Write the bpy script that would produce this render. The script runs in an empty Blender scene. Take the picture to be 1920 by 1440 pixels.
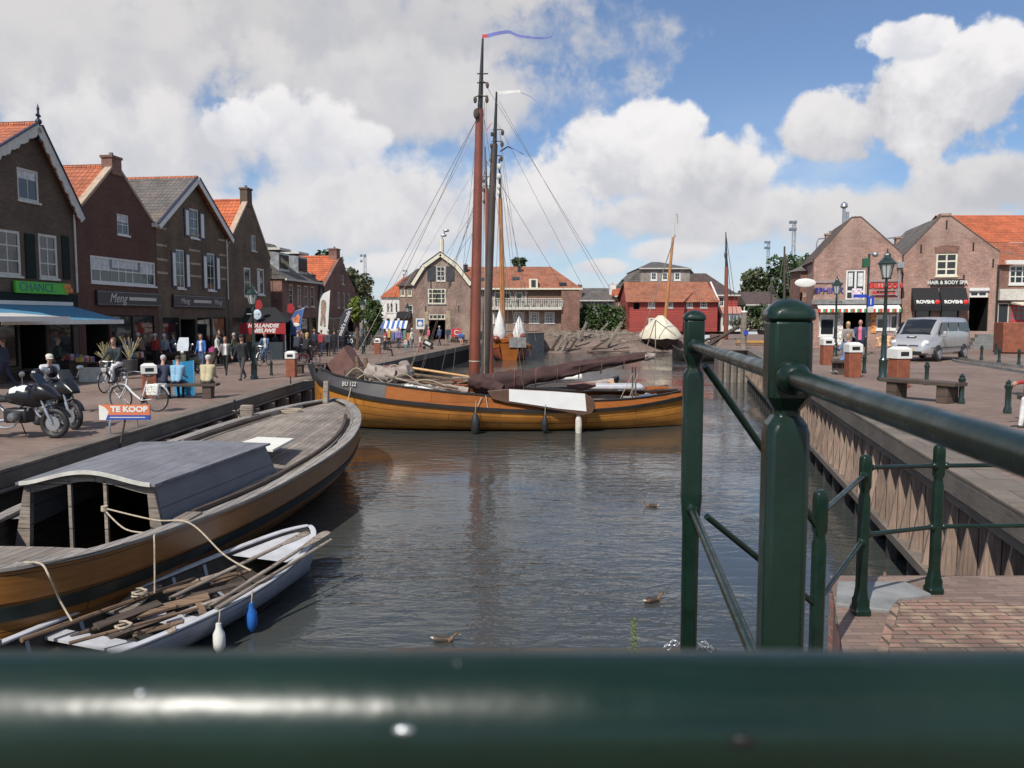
import bpy, bmesh, math, random
from math import radians as R, sin, cos, pi, atan2, sqrt
from mathutils import Vector as V, Matrix, noise
from mathutils.geometry import tessellate_polygon
random.seed(7)
SC = bpy.context.scene
COL = SC.collection
# ------------------------------------------------------------------ camera
CAMZ = 2.45; FPX = 1500.0; PITCH = math.atan((720-597)/FPX)
cam_d = bpy.data.cameras.new('camera'); cam = bpy.data.objects.new('camera', cam_d); COL.objects.link(cam)
cam.location = (0, 0, CAMZ); cam.rotation_euler = (pi/2-PITCH, 0, 0)
cam_d.sensor_width = 36; cam_d.lens = 36*FPX/1920; cam_d.clip_start = .02; cam_d.clip_end = 5000
cam_d.dof.use_dof = True; cam_d.dof.focus_distance = 7.0; cam_d.dof.aperture_fstop = 8.5
SC.camera = cam
# ------------------------------------------------------------------ world: sky with cumulus
SUN_EL = R(48); SUN_AZ = R(180+29)      # the sun stands behind the camera, to its left
S_DIR = V((sin(SUN_AZ)*cos(SUN_EL), cos(SUN_AZ)*cos(SUN_EL), sin(SUN_EL)))
W = bpy.data.worlds.new('World'); SC.world = W; W.use_nodes = True
def build_world():
    nt = W.node_tree; N = nt.nodes; L = nt.links
    N.clear()
    def nd(t, **k):
        n = N.new(t)
        for a, b in k.items(): setattr(n, a, b)
        return n
    def mth(op, a, b=None, c=None, clamp=False):
        n = nd('ShaderNodeMath', operation=op, use_clamp=clamp)
        for i, x in enumerate((a, b, c)):
            if x is None: continue
            if isinstance(x, (int, float)): n.inputs[i].default_value = x
            else: L.new(x, n.inputs[i])
        return n.outputs[0]
    def ss(x, lo, hi):
        n = nd('ShaderNodeMapRange', interpolation_type='SMOOTHSTEP')
        L.new(x, n.inputs[0]); n.inputs[1].default_value = lo; n.inputs[2].default_value = hi
        return n.outputs[0]
    def mixc(f, a, b):
        n = nd('ShaderNodeMix', data_type='RGBA')
        if isinstance(f, (int, float)): n.inputs[0].default_value = f
        else: L.new(f, n.inputs[0])
        for s, x in ((6, a), (7, b)):
            if isinstance(x, tuple): n.inputs[s].default_value = (*x, 1)
            else: L.new(x, n.inputs[s])
        return n.outputs[2]
    tc = nd('ShaderNodeTexCoord'); sep = nd('ShaderNodeSeparateXYZ'); L.new(tc.outputs['Generated'], sep.inputs[0])
    x, y, z = sep.outputs
    az = mth('MULTIPLY', mth('ARCTAN2', x, y), 57.2958); el = mth('MULTIPLY', mth('ARCSINE', z), 57.2958)
    sky = nd('ShaderNodeTexSky', sky_type='NISHITA'); sky.sun_disc = False
    sky.sun_elevation = SUN_EL; sky.sun_rotation = SUN_AZ; sky.air_density = 1.0; sky.dust_density = .6; sky.ozone_density = 2.5
    def nz(scale, det, dist=0, off=0, sq=1.0):
        mp = nd('ShaderNodeMapping'); L.new(tc.outputs['Generated'], mp.inputs[0]); mp.inputs[1].default_value = (off, off*.7, off*.3)
        mp.inputs[3].default_value = (1, 1, sq)
        n = nd('ShaderNodeTexNoise'); L.new(mp.outputs[0], n.inputs[0]); n.inputs['Scale'].default_value = scale
        n.inputs['Detail'].default_value = det; n.inputs['Roughness'].default_value = .55; n.inputs['Distortion'].default_value = dist
        return n.outputs[0]
    n1 = mth('SUBTRACT', nz(7, 8, .3), .5); n2 = mth('SUBTRACT', nz(24, 6, .2, 3), .5); n3 = nz(5, 7, .2, 9, 1.8)
    edge = mth('ADD', mth('MULTIPLY', n1, 1.5), mth('MULTIPLY', n2, .9))
    vor = nd('ShaderNodeTexVoronoi', feature='SMOOTH_F1'); L.new(tc.outputs['Generated'], vor.inputs[0]); vor.inputs['Scale'].default_value = 26
    puff = mth('SUBTRACT', .42, vor.outputs['Distance'])
    edge2 = mth('ADD', edge, mth('MULTIPLY', puff, .55))
    K = 10.0
    tint = nd('ShaderNodeVectorMath', operation='MULTIPLY'); L.new(sky.outputs[0], tint.inputs[0]); tint.inputs[1].default_value = (.86, 1.02, 1.22)
    col = mixc(.10, tint.outputs[0], (.55*K, .66*K, .82*K))
    # low haze band of thin cloud towards the horizon
    low = mth('MULTIPLY', ss(el, 17, 3), ss(n3, .34, .66))
    col = mixc(mth('MULTIPLY', low, .7), col, (.78*K, .83*K, .91*K))
    # (azimuth, elevation, half-width, half-height, softness, shade, underside grey)
    def P2A(px, py):
        u = (px-960)/FPX; w = (720-py)/FPX
        d = V((u, cos(PITCH)+w*sin(PITCH), -sin(PITCH)+w*cos(PITCH))).normalized()
        return math.degrees(atan2(d.x, d.y)), math.degrees(math.asin(d.z))
    blobs = [(1260, 468, 90, 30, .5, .86, .75), (1120, 500, 60, 18, .5, .84, .75), (300, 420, 420, 90, .5, .84, .7), (700, 380, 300, 110, .6, .86, .72), (1330, 400, 330, 62, .5, .85, .66), (1650, 520, 200, 40, .5, .8, .7), (780, 500, 120, 30, .5, .86, .76),
             (1700, 420, 300, 90, .6, .78, .66), (1180, 290, 190, 95, .3, .98, .70), (1340, 330, 150, 90, .35, .92, .66), (1000, 400, 170, 110, .5, .9, .7), (620, 60, 640, 190, .55, .70, .62),
             (120, 110, 420, 200, .5, .74, .66), (760, 170, 420, 120, .55, .76, .66), (300, 270, 330, 120, .5, .84, .70), (560, 250, 170, 90, .35, .94, .76), (440, 245, 90, 62, .3, .97, .78), 
             (1760, 180, 220, 130, .28, .98, .62), (1700, 70, 95, 50, .25, 1.0, .8), (1860, 130, 110, 110, .3, .97, .66), (1880, 340, 240, 70, .45, .8, .62), (1560, 240, 110, 70, .35, .88, .64)]
    for (px, py, hw, hh, soft, sh, gr) in blobs:
        a0, e0 = P2A(px, py); a1, _ = P2A(px+hw, py); _, e1 = P2A(px, py-hh)
        wa = max(.5, abs(a1-a0)); we = max(.5, abs(e1-e0))
        da = mth('DIVIDE', mth('SUBTRACT', az, a0), wa); de = mth('DIVIDE', mth('SUBTRACT', el, e0), we)
        dist = mth('SQRT', mth('ADD', mth('MULTIPLY', da, da), mth('MULTIPLY', de, de)))
        f = mth('ADD', mth('SUBTRACT', 1.0, dist), edge2 if soft < .4 else edge)
        a = ss(f, 0.0, soft*.8)
        # brighter towards the upper edge facing the sun, greyer underneath and where thick
        t = mth('ADD', mth('ADD', mth('MULTIPLY', de, .5), .45), mth('ADD', mth('MULTIPLY', n1, 2.3), mth('MULTIPLY', n2, 1.6)))
        t = ss(t, -.15, 1.0)
        c = mixc(t, (gr*.93*K, gr*.945*K, gr*1.02*K), (sh*1.0*K, sh*.98*K, sh*.985*K))
        col = mixc(a, col, c)
    # general broken cloud for the rest of the sky (behind and above the camera)
    g = ss(mth('ADD', n3, mth('MULTIPLY', n2, .3)), .5, .62)
    outside = mth('MAXIMUM', ss(mth('ABSOLUTE', az), 36, 50), ss(el, 27, 40))
    col = mixc(mth('MULTIPLY', g, outside), col, (.8*K, .82*K, .86*K))
    bg = nd('ShaderNodeBackground'); L.new(col, bg.inputs[0]); bg.inputs[1].default_value = .085
    out = nd('ShaderNodeOutputWorld'); L.new(bg.outputs[0], out.inputs[0])
build_world()
sun_d = bpy.data.lights.new('sun', 'SUN'); sun = bpy.data.objects.new('sun', sun_d); COL.objects.link(sun)
sun_d.energy = 4.4; sun_d.angle = R(.55); sun_d.color = (1, .95, .87)
sun.rotation_euler = (-S_DIR).to_track_quat('-Z', 'Y').to_euler()
SC.view_settings.view_transform = 'Standard'; SC.view_settings.look = 'None'; SC.view_settings.exposure = 0.14; SC.view_settings.gamma = 1
SC.cycles.max_bounces = 6; SC.cycles.transparent_max_bounces = 8; SC.cycles.sample_clamp_indirect = 6
# ------------------------------------------------------------------ picture measuring helpers (lens rays met with real planes)
def ray(px, py):
    u = (px-960)/FPX; w = (720-py)/FPX
    return V((u, cos(PITCH)+w*sin(PITCH), -sin(PITCH)+w*cos(PITCH)))
def A(px, py, Y):
    d = ray(px, py); return V((0, 0, CAMZ))+d*(Y/d.y)
def G(px, py, z=0.0):
    d = ray(px, py); return V((0, 0, CAMZ))+d*((z-CAMZ)/d.z)
def facade_px(loc, th):
    c, s = cos(th), sin(th); n = V((-s, c, 0)); o = V(loc)
    def f(px, py):
        d = ray(px, py); C = V((0, 0, CAMZ)); t = (o-C).dot(n)/d.dot(n); p = C+d*t-o
        return (p.x*c+p.y*s, p.z)
    return f
WZ = -1.25; RZ = .62; FZ = .9                      # water, right quay, far bank
# ------------------------------------------------------------------ materials
MATS = {}
def nmat(name):
    m = bpy.data.materials.new(name); m.use_nodes = True; nt = m.node_tree; nt.nodes.clear()
    o = nt.nodes.new('ShaderNodeOutputMaterial'); p = nt.nodes.new('ShaderNodeBsdfPrincipled'); nt.links.new(p.outputs[0], o.inputs[0])
    MATS[name] = m
    return m, nt, p
def N_(nt, t, ins=None, **k):
    n = nt.nodes.new(t)
    for a, b in k.items(): setattr(n, a, b)
    for a, b in (ins or {}).items():
        if isinstance(b, bpy.types.NodeSocket): nt.links.new(b, n.inputs[a])
        else: n.inputs[a].default_value = b
    return n
def mth(nt, op, a, b=0.0):
    return N_(nt, 'ShaderNodeMath', {0: a, 1: b}, operation=op).outputs[0]
def mixn(nt, f, a, b, mode='MIX'):
    n = N_(nt, 'ShaderNodeMix', {0: f}, data_type='RGBA', blend_type=mode)
    for i, x in ((6, a), (7, b)):
        if isinstance(x, bpy.types.NodeSocket): nt.links.new(x, n.inputs[i])
        else: n.inputs[i].default_value = (*x[:3], 1)
    return n.outputs[2]
def vary(nt, base, amt, scale, coord='Object', det=5, lo=.35, hi=.65):
    tc = N_(nt, 'ShaderNodeTexCoord'); nz = N_(nt, 'ShaderNodeTexNoise', {0: tc.outputs[coord], 'Scale': scale, 'Detail': det, 'Roughness': .6})
    mr = N_(nt, 'ShaderNodeMapRange', {0: nz.outputs[0], 1: lo, 2: hi, 3: 1-amt, 4: 1+amt*.8})
    v = N_(nt, 'ShaderNodeVectorMath', operation='SCALE')
    if isinstance(base, bpy.types.NodeSocket): nt.links.new(base, v.inputs[0])
    else: v.inputs[0].default_value = base[:3]
    nt.links.new(mr.outputs[0], v.inputs['Scale'])
    return v.outputs[0], nz.outputs[0]
def M(name, col, rough=.6, var=.15, scale=4.0, bump=0.0, metal=0.0, coat=0.0, spec=.5, bscale=None):
    if name in MATS: return MATS[name]
    m, nt, p = nmat(name)
    c, nz = vary(nt, col, var, scale)
    nt.links.new(c, p.inputs['Base Color']); p.inputs['Roughness'].default_value = rough; p.inputs['Metallic'].default_value = metal
    p.inputs['Coat Weight'].default_value = coat; p.inputs['Coat Roughness'].default_value = .08; p.inputs['Specular IOR Level'].default_value = spec
    if bump:
        tc = N_(nt, 'ShaderNodeTexCoord'); n2 = N_(nt, 'ShaderNodeTexNoise', {0: tc.outputs['Object'], 'Scale': bscale or scale*6, 'Detail': 5})
        b = N_(nt, 'ShaderNodeBump', {'Strength': bump, 'Distance': .02, 'Height': n2.outputs[0]}); nt.links.new(b.outputs[0], p.inputs['Normal'])
    return m
def brick_mat(name, c1, c2, mortar, bw=.22, bh=.065, ms=.008, var=.32, scale=.7, rough=.85, dirt=None, off=.5, bump=.4):
    m, nt, p = nmat(name)
    uv = N_(nt, 'ShaderNodeUVMap')
    br = N_(nt, 'ShaderNodeTexBrick', {0: uv.outputs[0], 'Color1': (*c1, 1), 'Color2': (*c2, 1), 'Mortar': (*mortar, 1), 'Scale': 1.0, 'Mortar Size': ms,
                                       'Mortar Smooth': .3, 'Bias': 0.0, 'Brick Width': bw, 'Row Height': bh}, offset=off)
    c, nz = vary(nt, br.outputs[0], var, scale)
    c, nz2 = vary(nt, c, var*.6, scale*9)
    if dirt:
        tc = N_(nt, 'ShaderNodeTexCoord'); n3 = N_(nt, 'ShaderNodeTexNoise', {0: tc.outputs['Object'], 'Scale': .35, 'Detail': 6})
        mr = N_(nt, 'ShaderNodeMapRange', {0: n3.outputs[0], 1: .48, 2: .72, 3: 0, 4: .7}); c = mixn(nt, mr.outputs[0], c, dirt)
    nt.links.new(c, p.inputs['Base Color']); p.inputs['Roughness'].default_value = rough
    b = N_(nt, 'ShaderNodeBump', {'Strength': bump, 'Distance': .01, 'Height': br.outputs['Fac']}, invert=True); nt.links.new(b.outputs[0], p.inputs['Normal'])
    return m
def tile_mat(name, c1, c2, joint, tw=.24, th=.33, moss=None, mossamt=.5, lo=.5):
    m, nt, p = nmat(name)
    uv = N_(nt, 'ShaderNodeUVMap'); sx = N_(nt, 'ShaderNodeSeparateXYZ', {0: uv.outputs[0]})
    br = N_(nt, 'ShaderNodeTexBrick', {0: uv.outputs[0], 'Color1': (*c1, 1), 'Color2': (*c2, 1), 'Mortar': (*joint, 1), 'Scale': 1.0, 'Mortar Size': .034,
                                       'Mortar Smooth': .6, 'Bias': -.1, 'Brick Width': tw, 'Row Height': th}, offset=0.0)
    c, nz = vary(nt, br.outputs[0], .22, .9); c, nz2 = vary(nt, c, .2, 9)
    if moss:
        tc = N_(nt, 'ShaderNodeTexCoord'); n3 = N_(nt, 'ShaderNodeTexNoise', {0: tc.outputs['Object'], 'Scale': 1.1, 'Detail': 8, 'Roughness': .7})
        mr = N_(nt, 'ShaderNodeMapRange', {0: n3.outputs[0], 1: lo, 2: lo+.14, 3: 0, 4: mossamt}); c = mixn(nt, mr.outputs[0], c, moss)
    nt.links.new(c, p.inputs['Base Color']); p.inputs['Roughness'].default_value = .75
    # pantile wave across, step at each course
    wv = mth(nt, 'SINE', mth(nt, 'MULTIPLY', sx.outputs[0], 2*pi/tw)); st = mth(nt, 'FRACT', mth(nt, 'DIVIDE', sx.outputs[1], th))
    h = mth(nt, 'ADD', mth(nt, 'MULTIPLY', wv, .5), mth(nt, 'MULTIPLY', mth(nt, 'SUBTRACT', 1.0, st), .8))
    b = N_(nt, 'ShaderNodeBump', {'Strength': .9, 'Distance': .05, 'Height': h}); nt.links.new(b.outputs[0], p.inputs['Normal'])
    return m
def wood_mat(name, c1, c2, plank=.14, rough=.7, axis='v', seam=(.02, .015, .01), ms=.006, grain=1.0, coat=0, length=3.0, bump=.3):
    m, nt, p = nmat(name)
    uv = N_(nt, 'ShaderNodeUVMap'); vec = uv.outputs[0]
    if axis == 'u': vec = N_(nt, 'ShaderNodeMapping', {0: vec, 2: (0, 0, pi/2)}).outputs[0]
    br = N_(nt, 'ShaderNodeTexBrick', {0: vec, 'Color1': (*c1, 1), 'Color2': (*c2, 1), 'Mortar': (*seam, 1), 'Scale': 1.0, 'Mortar Size': ms,
                                       'Mortar Smooth': .2, 'Bias': 0.0, 'Brick Width': length, 'Row Height': plank}, offset=.37)
    mp = N_(nt, 'ShaderNodeMapping', {0: vec, 3: (1.2, 22, 1)}); gn = N_(nt, 'ShaderNodeTexNoise', {0: mp.outputs[0], 'Scale': 2.2, 'Detail': 6, 'Roughness': .65})
    mr = N_(nt, 'ShaderNodeMapRange', {0: gn.outputs[0], 1: .3, 2: .7, 3: 1-.35*grain, 4: 1+.3*grain})
    v = N_(nt, 'ShaderNodeVectorMath', {0: br.outputs[0], 'Scale': mr.outputs[0]}, operation='SCALE')
    c, nz = vary(nt, v.outputs[0], .2*grain, 1.3)
    nt.links.new(c, p.inputs['Base Color']); p.inputs['Roughness'].default_value = rough; p.inputs['Coat Weight'].default_value = coat; p.inputs['Coat Roughness'].default_value = .2
    b = N_(nt, 'ShaderNodeBump', {'Strength': bump, 'Distance': .006, 'Height': gn.outputs[0]}); nt.links.new(b.outputs[0], p.inputs['Normal'])
    return m
def water_mat():
    m, nt, p = nmat('canal_water')
    tc = N_(nt, 'ShaderNodeTexCoord')
    mp = N_(nt, 'ShaderNodeMapping', {0: tc.outputs['Object'], 2: (0, 0, .35), 3: (.62, 1.5, 1)})
    n1 = N_(nt, 'ShaderNodeTexNoise', {0: mp.outputs[0], 'Scale': 2.2, 'Detail': 2, 'Roughness': .45, 'Distortion': .8})
    n2 = N_(nt, 'ShaderNodeTexNoise', {0: mp.outputs[0], 'Scale': 7.5, 'Detail': 2, 'Roughness': .5, 'Distortion': .9})
    n3 = N_(nt, 'ShaderNodeTexNoise', {0: tc.outputs['Object'], 'Scale': .16, 'Detail': 3})
    amp = N_(nt, 'ShaderNodeMapRange', {0: n3.outputs[0], 1: .40, 2: .62, 3: .12, 4: 1.0})
    h = mth(nt, 'MULTIPLY', mth(nt, 'ADD', n1.outputs[0], mth(nt, 'MULTIPLY', n2.outputs[0], .3)), amp.outputs[0])
    b = N_(nt, 'ShaderNodeBump', {'Strength': 1.0, 'Distance': .05, 'Height': h}); nt.links.new(b.outputs[0], p.inputs['Normal'])
    p.inputs['Base Color'].default_value = (.048, .052, .048, 1); p.inputs['Roughness'].default_value = .05; p.inputs['IOR'].default_value = 1.45
    return m
def glass_mat(name, col=(.015, .018, .02), rough=.05):
    m, nt, p = nmat(name)
    tc = N_(nt, 'ShaderNodeTexCoord'); n1 = N_(nt, 'ShaderNodeTexNoise', {0: tc.outputs['Object'], 'Scale': 1.2, 'Detail': 1})
    b = N_(nt, 'ShaderNodeBump', {'Strength': .25, 'Distance': .02, 'Height': n1.outputs[0]}); nt.links.new(b.outputs[0], p.inputs['Normal'])
    p.inputs['Base Color'].default_value = (*col, 1); p.inputs['Roughness'].default_value = rough; p.inputs['Specular IOR Level'].default_value = .8
    return m
def leaf_mat(name, c1, c2, sc=.5):
    m, nt, p = nmat(name)
    tc = N_(nt, 'ShaderNodeTexCoord'); n = N_(nt, 'ShaderNodeTexNoise', {0: tc.outputs['Object'], 'Scale': sc, 'Detail': 5, 'Roughness': .7})
    mr = N_(nt, 'ShaderNodeMapRange', {0: n.outputs[0], 1: .35, 2: .65}); oi = N_(nt, 'ShaderNodeObjectInfo')
    c = mixn(nt, mr.outputs[0], c1, c2); nt.links.new(c, p.inputs['Base Color']); p.inputs['Roughness'].default_value = .55
    p.inputs['Transmission Weight'].default_value = 0.0
    return m
# ------------------------------------------------------------------ mesh builder
class B:
    def __init__(s): s.v = []; s.f = []; s.m = []; s.T = None
    def add(s, vs, fs, mi=0):
        o = len(s.v)
        s.v += [tuple(s.T @ V(v)) if s.T else tuple(v) for v in vs]; s.f += [tuple(i+o for i in f) for f in fs]; s.m += [mi]*len(fs); return s
    def bx(s, x0, x1, y0, y1, z0, z1, mi=0):
        return s.add([(x0, y0, z0), (x1, y0, z0), (x1, y1, z0), (x0, y1, z0), (x0, y0, z1), (x1, y0, z1), (x1, y1, z1), (x0, y1, z1)],
                     [(3, 2, 1, 0), (4, 5, 6, 7), (0, 1, 5, 4), (1, 2, 6, 5), (2, 3, 7, 6), (3, 0, 4, 7)], mi)
    def box(s, c, d, rot=None, mi=0):
        mt = Matrix.Translation(c) @ (rot.to_4x4() if rot is not None else Matrix())
        x, y, z = d[0]/2, d[1]/2, d[2]/2
        return s.add([mt @ V(p) for p in [(-x, -y, -z), (x, -y, -z), (x, y, -z), (-x, y, -z), (-x, -y, z), (x, -y, z), (x, y, z), (-x, y, z)]],
                     [(3, 2, 1, 0), (4, 5, 6, 7), (0, 1, 5, 4), (1, 2, 6, 5), (2, 3, 7, 6), (3, 0, 4, 7)], mi)
    def beam(s, a, b, w, h, mi=0, up=(0, 0, 1)):
        a, b = V(a), V(b); d = (b-a); L = d.length; d.normalize(); sd = d.cross(V(up))
        if sd.length < 1e-4: sd = V((1, 0, 0))
        sd.normalize(); u = sd.cross(d)
        rot = Matrix((sd, d, u)).transposed(); return s.box((a+b)/2, (w, L, h), rot, mi)
    def tube(s, pts, r, n=8, mi=0, caps=True, closed=False):
        pts = [V(p) for p in pts]; k = len(pts); rr = [r]*k if isinstance(r, (int, float)) else list(r)
        vs = []; fs = []; prev = None
        for i, p in enumerate(pts):
            if closed: d = (pts[(i+1) % k]-pts[i-1])
            else: d = pts[min(i+1, k-1)]-pts[max(i-1, 0)]
            d = d.normalized() if d.length > 1e-9 else V((0, 0, 1))
            if prev is None: a = V((0, 0, 1)).cross(d); a = V((1, 0, 0)) if a.length < 1e-3 else a.normalized()
            else:
                a = prev-d*prev.dot(d); a = a.normalized() if a.length > 1e-6 else prev
            prev = a; b = d.cross(a)
            vs += [p+(a*cos(2*pi*j/n)+b*sin(2*pi*j/n))*rr[i] for j in range(n)]
        for i in range(k if closed else k-1):
            i2 = (i+1) % k
            for j in range(n): fs.append((i*n+j, i*n+(j+1) % n, i2*n+(j+1) % n, i2*n+j))
        if caps and not closed: fs.append(tuple(range(n-1, -1, -1))); fs.append(tuple((k-1)*n+j for j in range(n)))
        return s.add(vs, fs, mi)
    def lathe(s, prof, n=16, c=(0, 0, 0), mi=0, mt=None, sq=False):
        mt = mt or Matrix(); vs = []; fs = []; k = len(prof); c = V(c)
        for (r, z) in prof:
            for j in range(n):
                a = 2*pi*(j+.5)/n; q = r/cos(pi/n) if sq else r
                vs.append(c+(mt @ V((q*cos(a), q*sin(a), z))))
        for i in range(k-1):
            for j in range(n): fs.append((i*n+j, i*n+(j+1) % n, (i+1)*n+(j+1) % n, (i+1)*n+j))
        fs.append(tuple(range(n-1, -1, -1))); fs.append(tuple((k-1)*n+j for j in range(n)))
        return s.add(vs, fs, mi)
    def ell(s, c, r, nu=12, nv=8, mi=0, mt=None):
        if isinstance(r, (int, float)): r = (r, r, r)
        mt = mt or Matrix(); vs = [V((0, 0, -r[2]))]; fs = []
        for i in range(1, nv):
            a = -pi/2+pi*i/nv
            for j in range(nu): t = 2*pi*j/nu; vs.append(V((r[0]*cos(a)*cos(t), r[1]*cos(a)*sin(t), r[2]*sin(a))))
        vs.append(V((0, 0, r[2]))); c = V(c)
        for j in range(nu): fs.append((0, 1+(j+1) % nu, 1+j)); fs.append((len(vs)-1, 1+(nv-2)*nu+j, 1+(nv-2)*nu+(j+1) % nu))
        for i in range(nv-2):
            for j in range(nu): fs.append((1+i*nu+j, 1+i*nu+(j+1) % nu, 1+(i+1)*nu+(j+1) % nu, 1+(i+1)*nu+j))
        return s.add([c+(mt @ v) for v in vs], fs, mi)
    def prism(s, poly, a, b, plane='xz', mi=0):
        def p3(p, t): return (p[0], t, p[1]) if plane == 'xz' else ((p[0], p[1], t) if plane == 'xy' else (t, p[0], p[1]))
        n = len(poly); area = sum(poly[i][0]*poly[(i+1) % n][1]-poly[(i+1) % n][0]*poly[i][1] for i in range(n))
        if area < 0: poly = poly[::-1]
        if plane == 'xz': a, b = b, a
        vs = [p3(p, a) for p in poly]+[p3(p, b) for p in poly]
        fs = [tuple(range(n-1, -1, -1)), tuple(range(n, 2*n))]+[(i, (i+1) % n, n+(i+1) % n, n+i) for i in range(n)]
        return s.add(vs, fs, mi)
    def poly(s, pts, mi=0, two=False): return s.add(pts, [tuple(range(len(pts)))], mi)
    def loft(s, rings, closed=True, caps=True, mi=0):
        n = len(rings[0]); vs = [p for r in rings for p in r]; fs = []
        for i in range(len(rings)-1):
            for j in range(n if closed else n-1): fs.append((i*n+j, i*n+(j+1) % n, (i+1)*n+(j+1) % n, (i+1)*n+j))
        if caps and closed: fs.append(tuple(range(n-1, -1, -1))); fs.append(tuple((len(rings)-1)*n+j for j in range(n)))
        return s.add(vs, fs, mi)
    def flat(s, outer, holes, fn, mi=0):
        """polygon with holes in 2-D, mapped to 3-D by fn"""
        loops = [[V((p[0], p[1], 0)) for p in outer]]+[[V((p[0], p[1], 0)) for p in h] for h in holes]
        pts = [p for l in loops for p in l]; tris = tessellate_polygon(loops)
        fs = []
        for t in tris:
            a, b, c = [pts[i] for i in t]
            fs.append(tuple(t) if (b-a).cross(c-a).z > 0 else tuple(reversed(t)))
        return s.add([fn(p.x, p.y) for p in pts], fs, mi)
    def build(s, name, mats, parent=None, loc=(0, 0, 0), rot=(0, 0, 0), bevel=0, sharp=35, recalc=True, sol=0, sub=0, uvf=None):
        me = bpy.data.meshes.new(name); me.from_pydata(s.v, [], s.f)
        if not isinstance(mats, (list, tuple)): mats = [mats]
        for m in mats: me.materials.append(m)
        if len(mats) > 1: me.polygons.foreach_set('material_index', s.m)
        if recalc:
            bm = bmesh.new(); bm.from_mesh(me); bmesh.ops.recalc_face_normals(bm, faces=bm.faces); bm.to_mesh(me); bm.free()
        uvl = me.uv_layers.new(name='UVMap'); ud = uvl.data
        for p in me.polygons:
            n = p.normal
            t = V((0, 0, 1)).cross(n)
            if t.length < .05: t = V((1, 0, 0))
            t.normalize(); b = n.cross(t)
            if abs(n.z) >= .998: b = V((0, 1, 0))
            for li in p.loop_indices:
                co = me.vertices[me.loops[li].vertex_index].co; ud[li].uv = uvf(co) if uvf else (co.dot(t), co.dot(b))
        for p in me.polygons: p.use_smooth = True
        me.set_sharp_from_angle(angle=R(sharp)); me.update()
        o = bpy.data.objects.new(name, me); COL.objects.link(o); o.location = loc; o.rotation_euler = rot
        if parent: o.parent = parent
        if bevel:
            md = o.modifiers.new('bevel', 'BEVEL'); md.width = bevel; md.segments = 2; md.limit_method = 'ANGLE'; md.angle_limit = R(40); md.harden_normals = False
        if sub:
            md = o.modifiers.new('subd', 'SUBSURF'); md.levels = sub; md.render_levels = sub
        return o
def thing(name, label, cat, loc=(0, 0, 0), rz=0, group=None):
    o = bpy.data.objects.new(name, None); COL.objects.link(o); o.location = loc; o.rotation_euler = (0, 0, rz) if isinstance(rz, (int, float)) else rz
    o.empty_display_size = .3; o['label'] = label; o['category'] = cat
    if group: o['group'] = group
    return o
def tag(o, label, cat, group=None, kind=None):
    o['label'] = label; o['category'] = cat
    if group: o['group'] = group
    if kind: o['kind'] = kind
    return o
def struct(o): o['kind'] = 'structure'; return o
def cp(root, loc, rz=None, label=None, group=None):
    r = root.copy(); COL.objects.link(r); r.location = loc
    if rz is not None: r.rotation_euler = (0, 0, rz) if isinstance(rz, (int, float)) else rz
    if label: r['label'] = label
    if group: r['group'] = group
    for ch in [c for c in ALL_CH(root)]:
        c = ch.copy(); COL.objects.link(c); c.parent = r
        for g in ALL_CH(ch):
            d = g.copy(); COL.objects.link(d); d.parent = c
    return r
def ALL_CH(o): return [c for c in bpy.data.objects if c.parent == o]
def text(s, size, mat, parent, loc, rot=(pi/2, 0, 0), name='lettering', ext=.01, shear=0, align='CENTER', sx=1.0, bold=0):
    cu = bpy.data.curves.new(name, 'FONT'); cu.body = s; cu.size = size; cu.extrude = ext; cu.align_x = align; cu.align_y = 'CENTER'; cu.shear = shear; cu.offset = bold
    cu.resolution_u = 3
    t = bpy.data.objects.new(name, cu); COL.objects.link(t)
    bpy.context.view_layer.update(); dg = bpy.context.evaluated_depsgraph_get()
    me = bpy.data.meshes.new_from_object(t.evaluated_get(dg)); bpy.data.objects.remove(t); bpy.data.curves.remove(cu)
    me.materials.clear(); me.materials.append(mat); me.name = name
    o = bpy.data.objects.new(name, me); COL.objects.link(o); o.location = loc; o.rotation_euler = rot; o.scale = (sx, 1, 1)
    if parent: o.parent = parent
    return o
def catenary(a, b, sag, n=12):
    a, b = V(a), V(b); return [a.lerp(b, i/n)-V((0, 0, sag*4*(i/n)*(1-i/n))) for i in range(n+1)]
def spline(pts, n=6):
    pts = [V(p) for p in pts]; out = []
    for i in range(len(pts)-1):
        p0 = pts[max(i-1, 0)]; p1 = pts[i]; p2 = pts[i+1]; p3 = pts[min(i+2, len(pts)-1)]
        for k in range(n):
            t = k/n; out.append(.5*((2*p1)+(p2-p0)*t+(2*p0-5*p1+4*p2-p3)*t*t+(3*p1-p0-3*p2+p3)*t**3))
    return out+[pts[-1]]
def interp(tab, x):
    """smooth table lookup; tab = [(x, a, b, ...)]"""
    if x <= tab[0][0]: return tab[0][1:]
    if x >= tab[-1][0]: return tab[-1][1:]
    for i in range(len(tab)-1):
        if tab[i][0] <= x <= tab[i+1][0]:
            t = (x-tab[i][0])/(tab[i+1][0]-tab[i][0])
            p = [tab[max(i-1, 0)], tab[i], tab[i+1], tab[min(i+2, len(tab)-1)]]; out = []
            for k in range(1, len(tab[0])):
                a, b, c, d = [q[k] for q in p]
                m1 = (c-a)/max(1e-6, (p[2][0]-p[0][0]))*(p[2][0]-p[1][0]); m2 = (d-b)/max(1e-6, (p[3][0]-p[1][0]))*(p[2][0]-p[1][0])
                h = 2*t**3-3*t**2+1; out.append(h*b+(t**3-2*t**2+t)*m1+(-2*t**3+3*t**2)*c+(t**3-t**2)*m2)
            return tuple(out)
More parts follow.
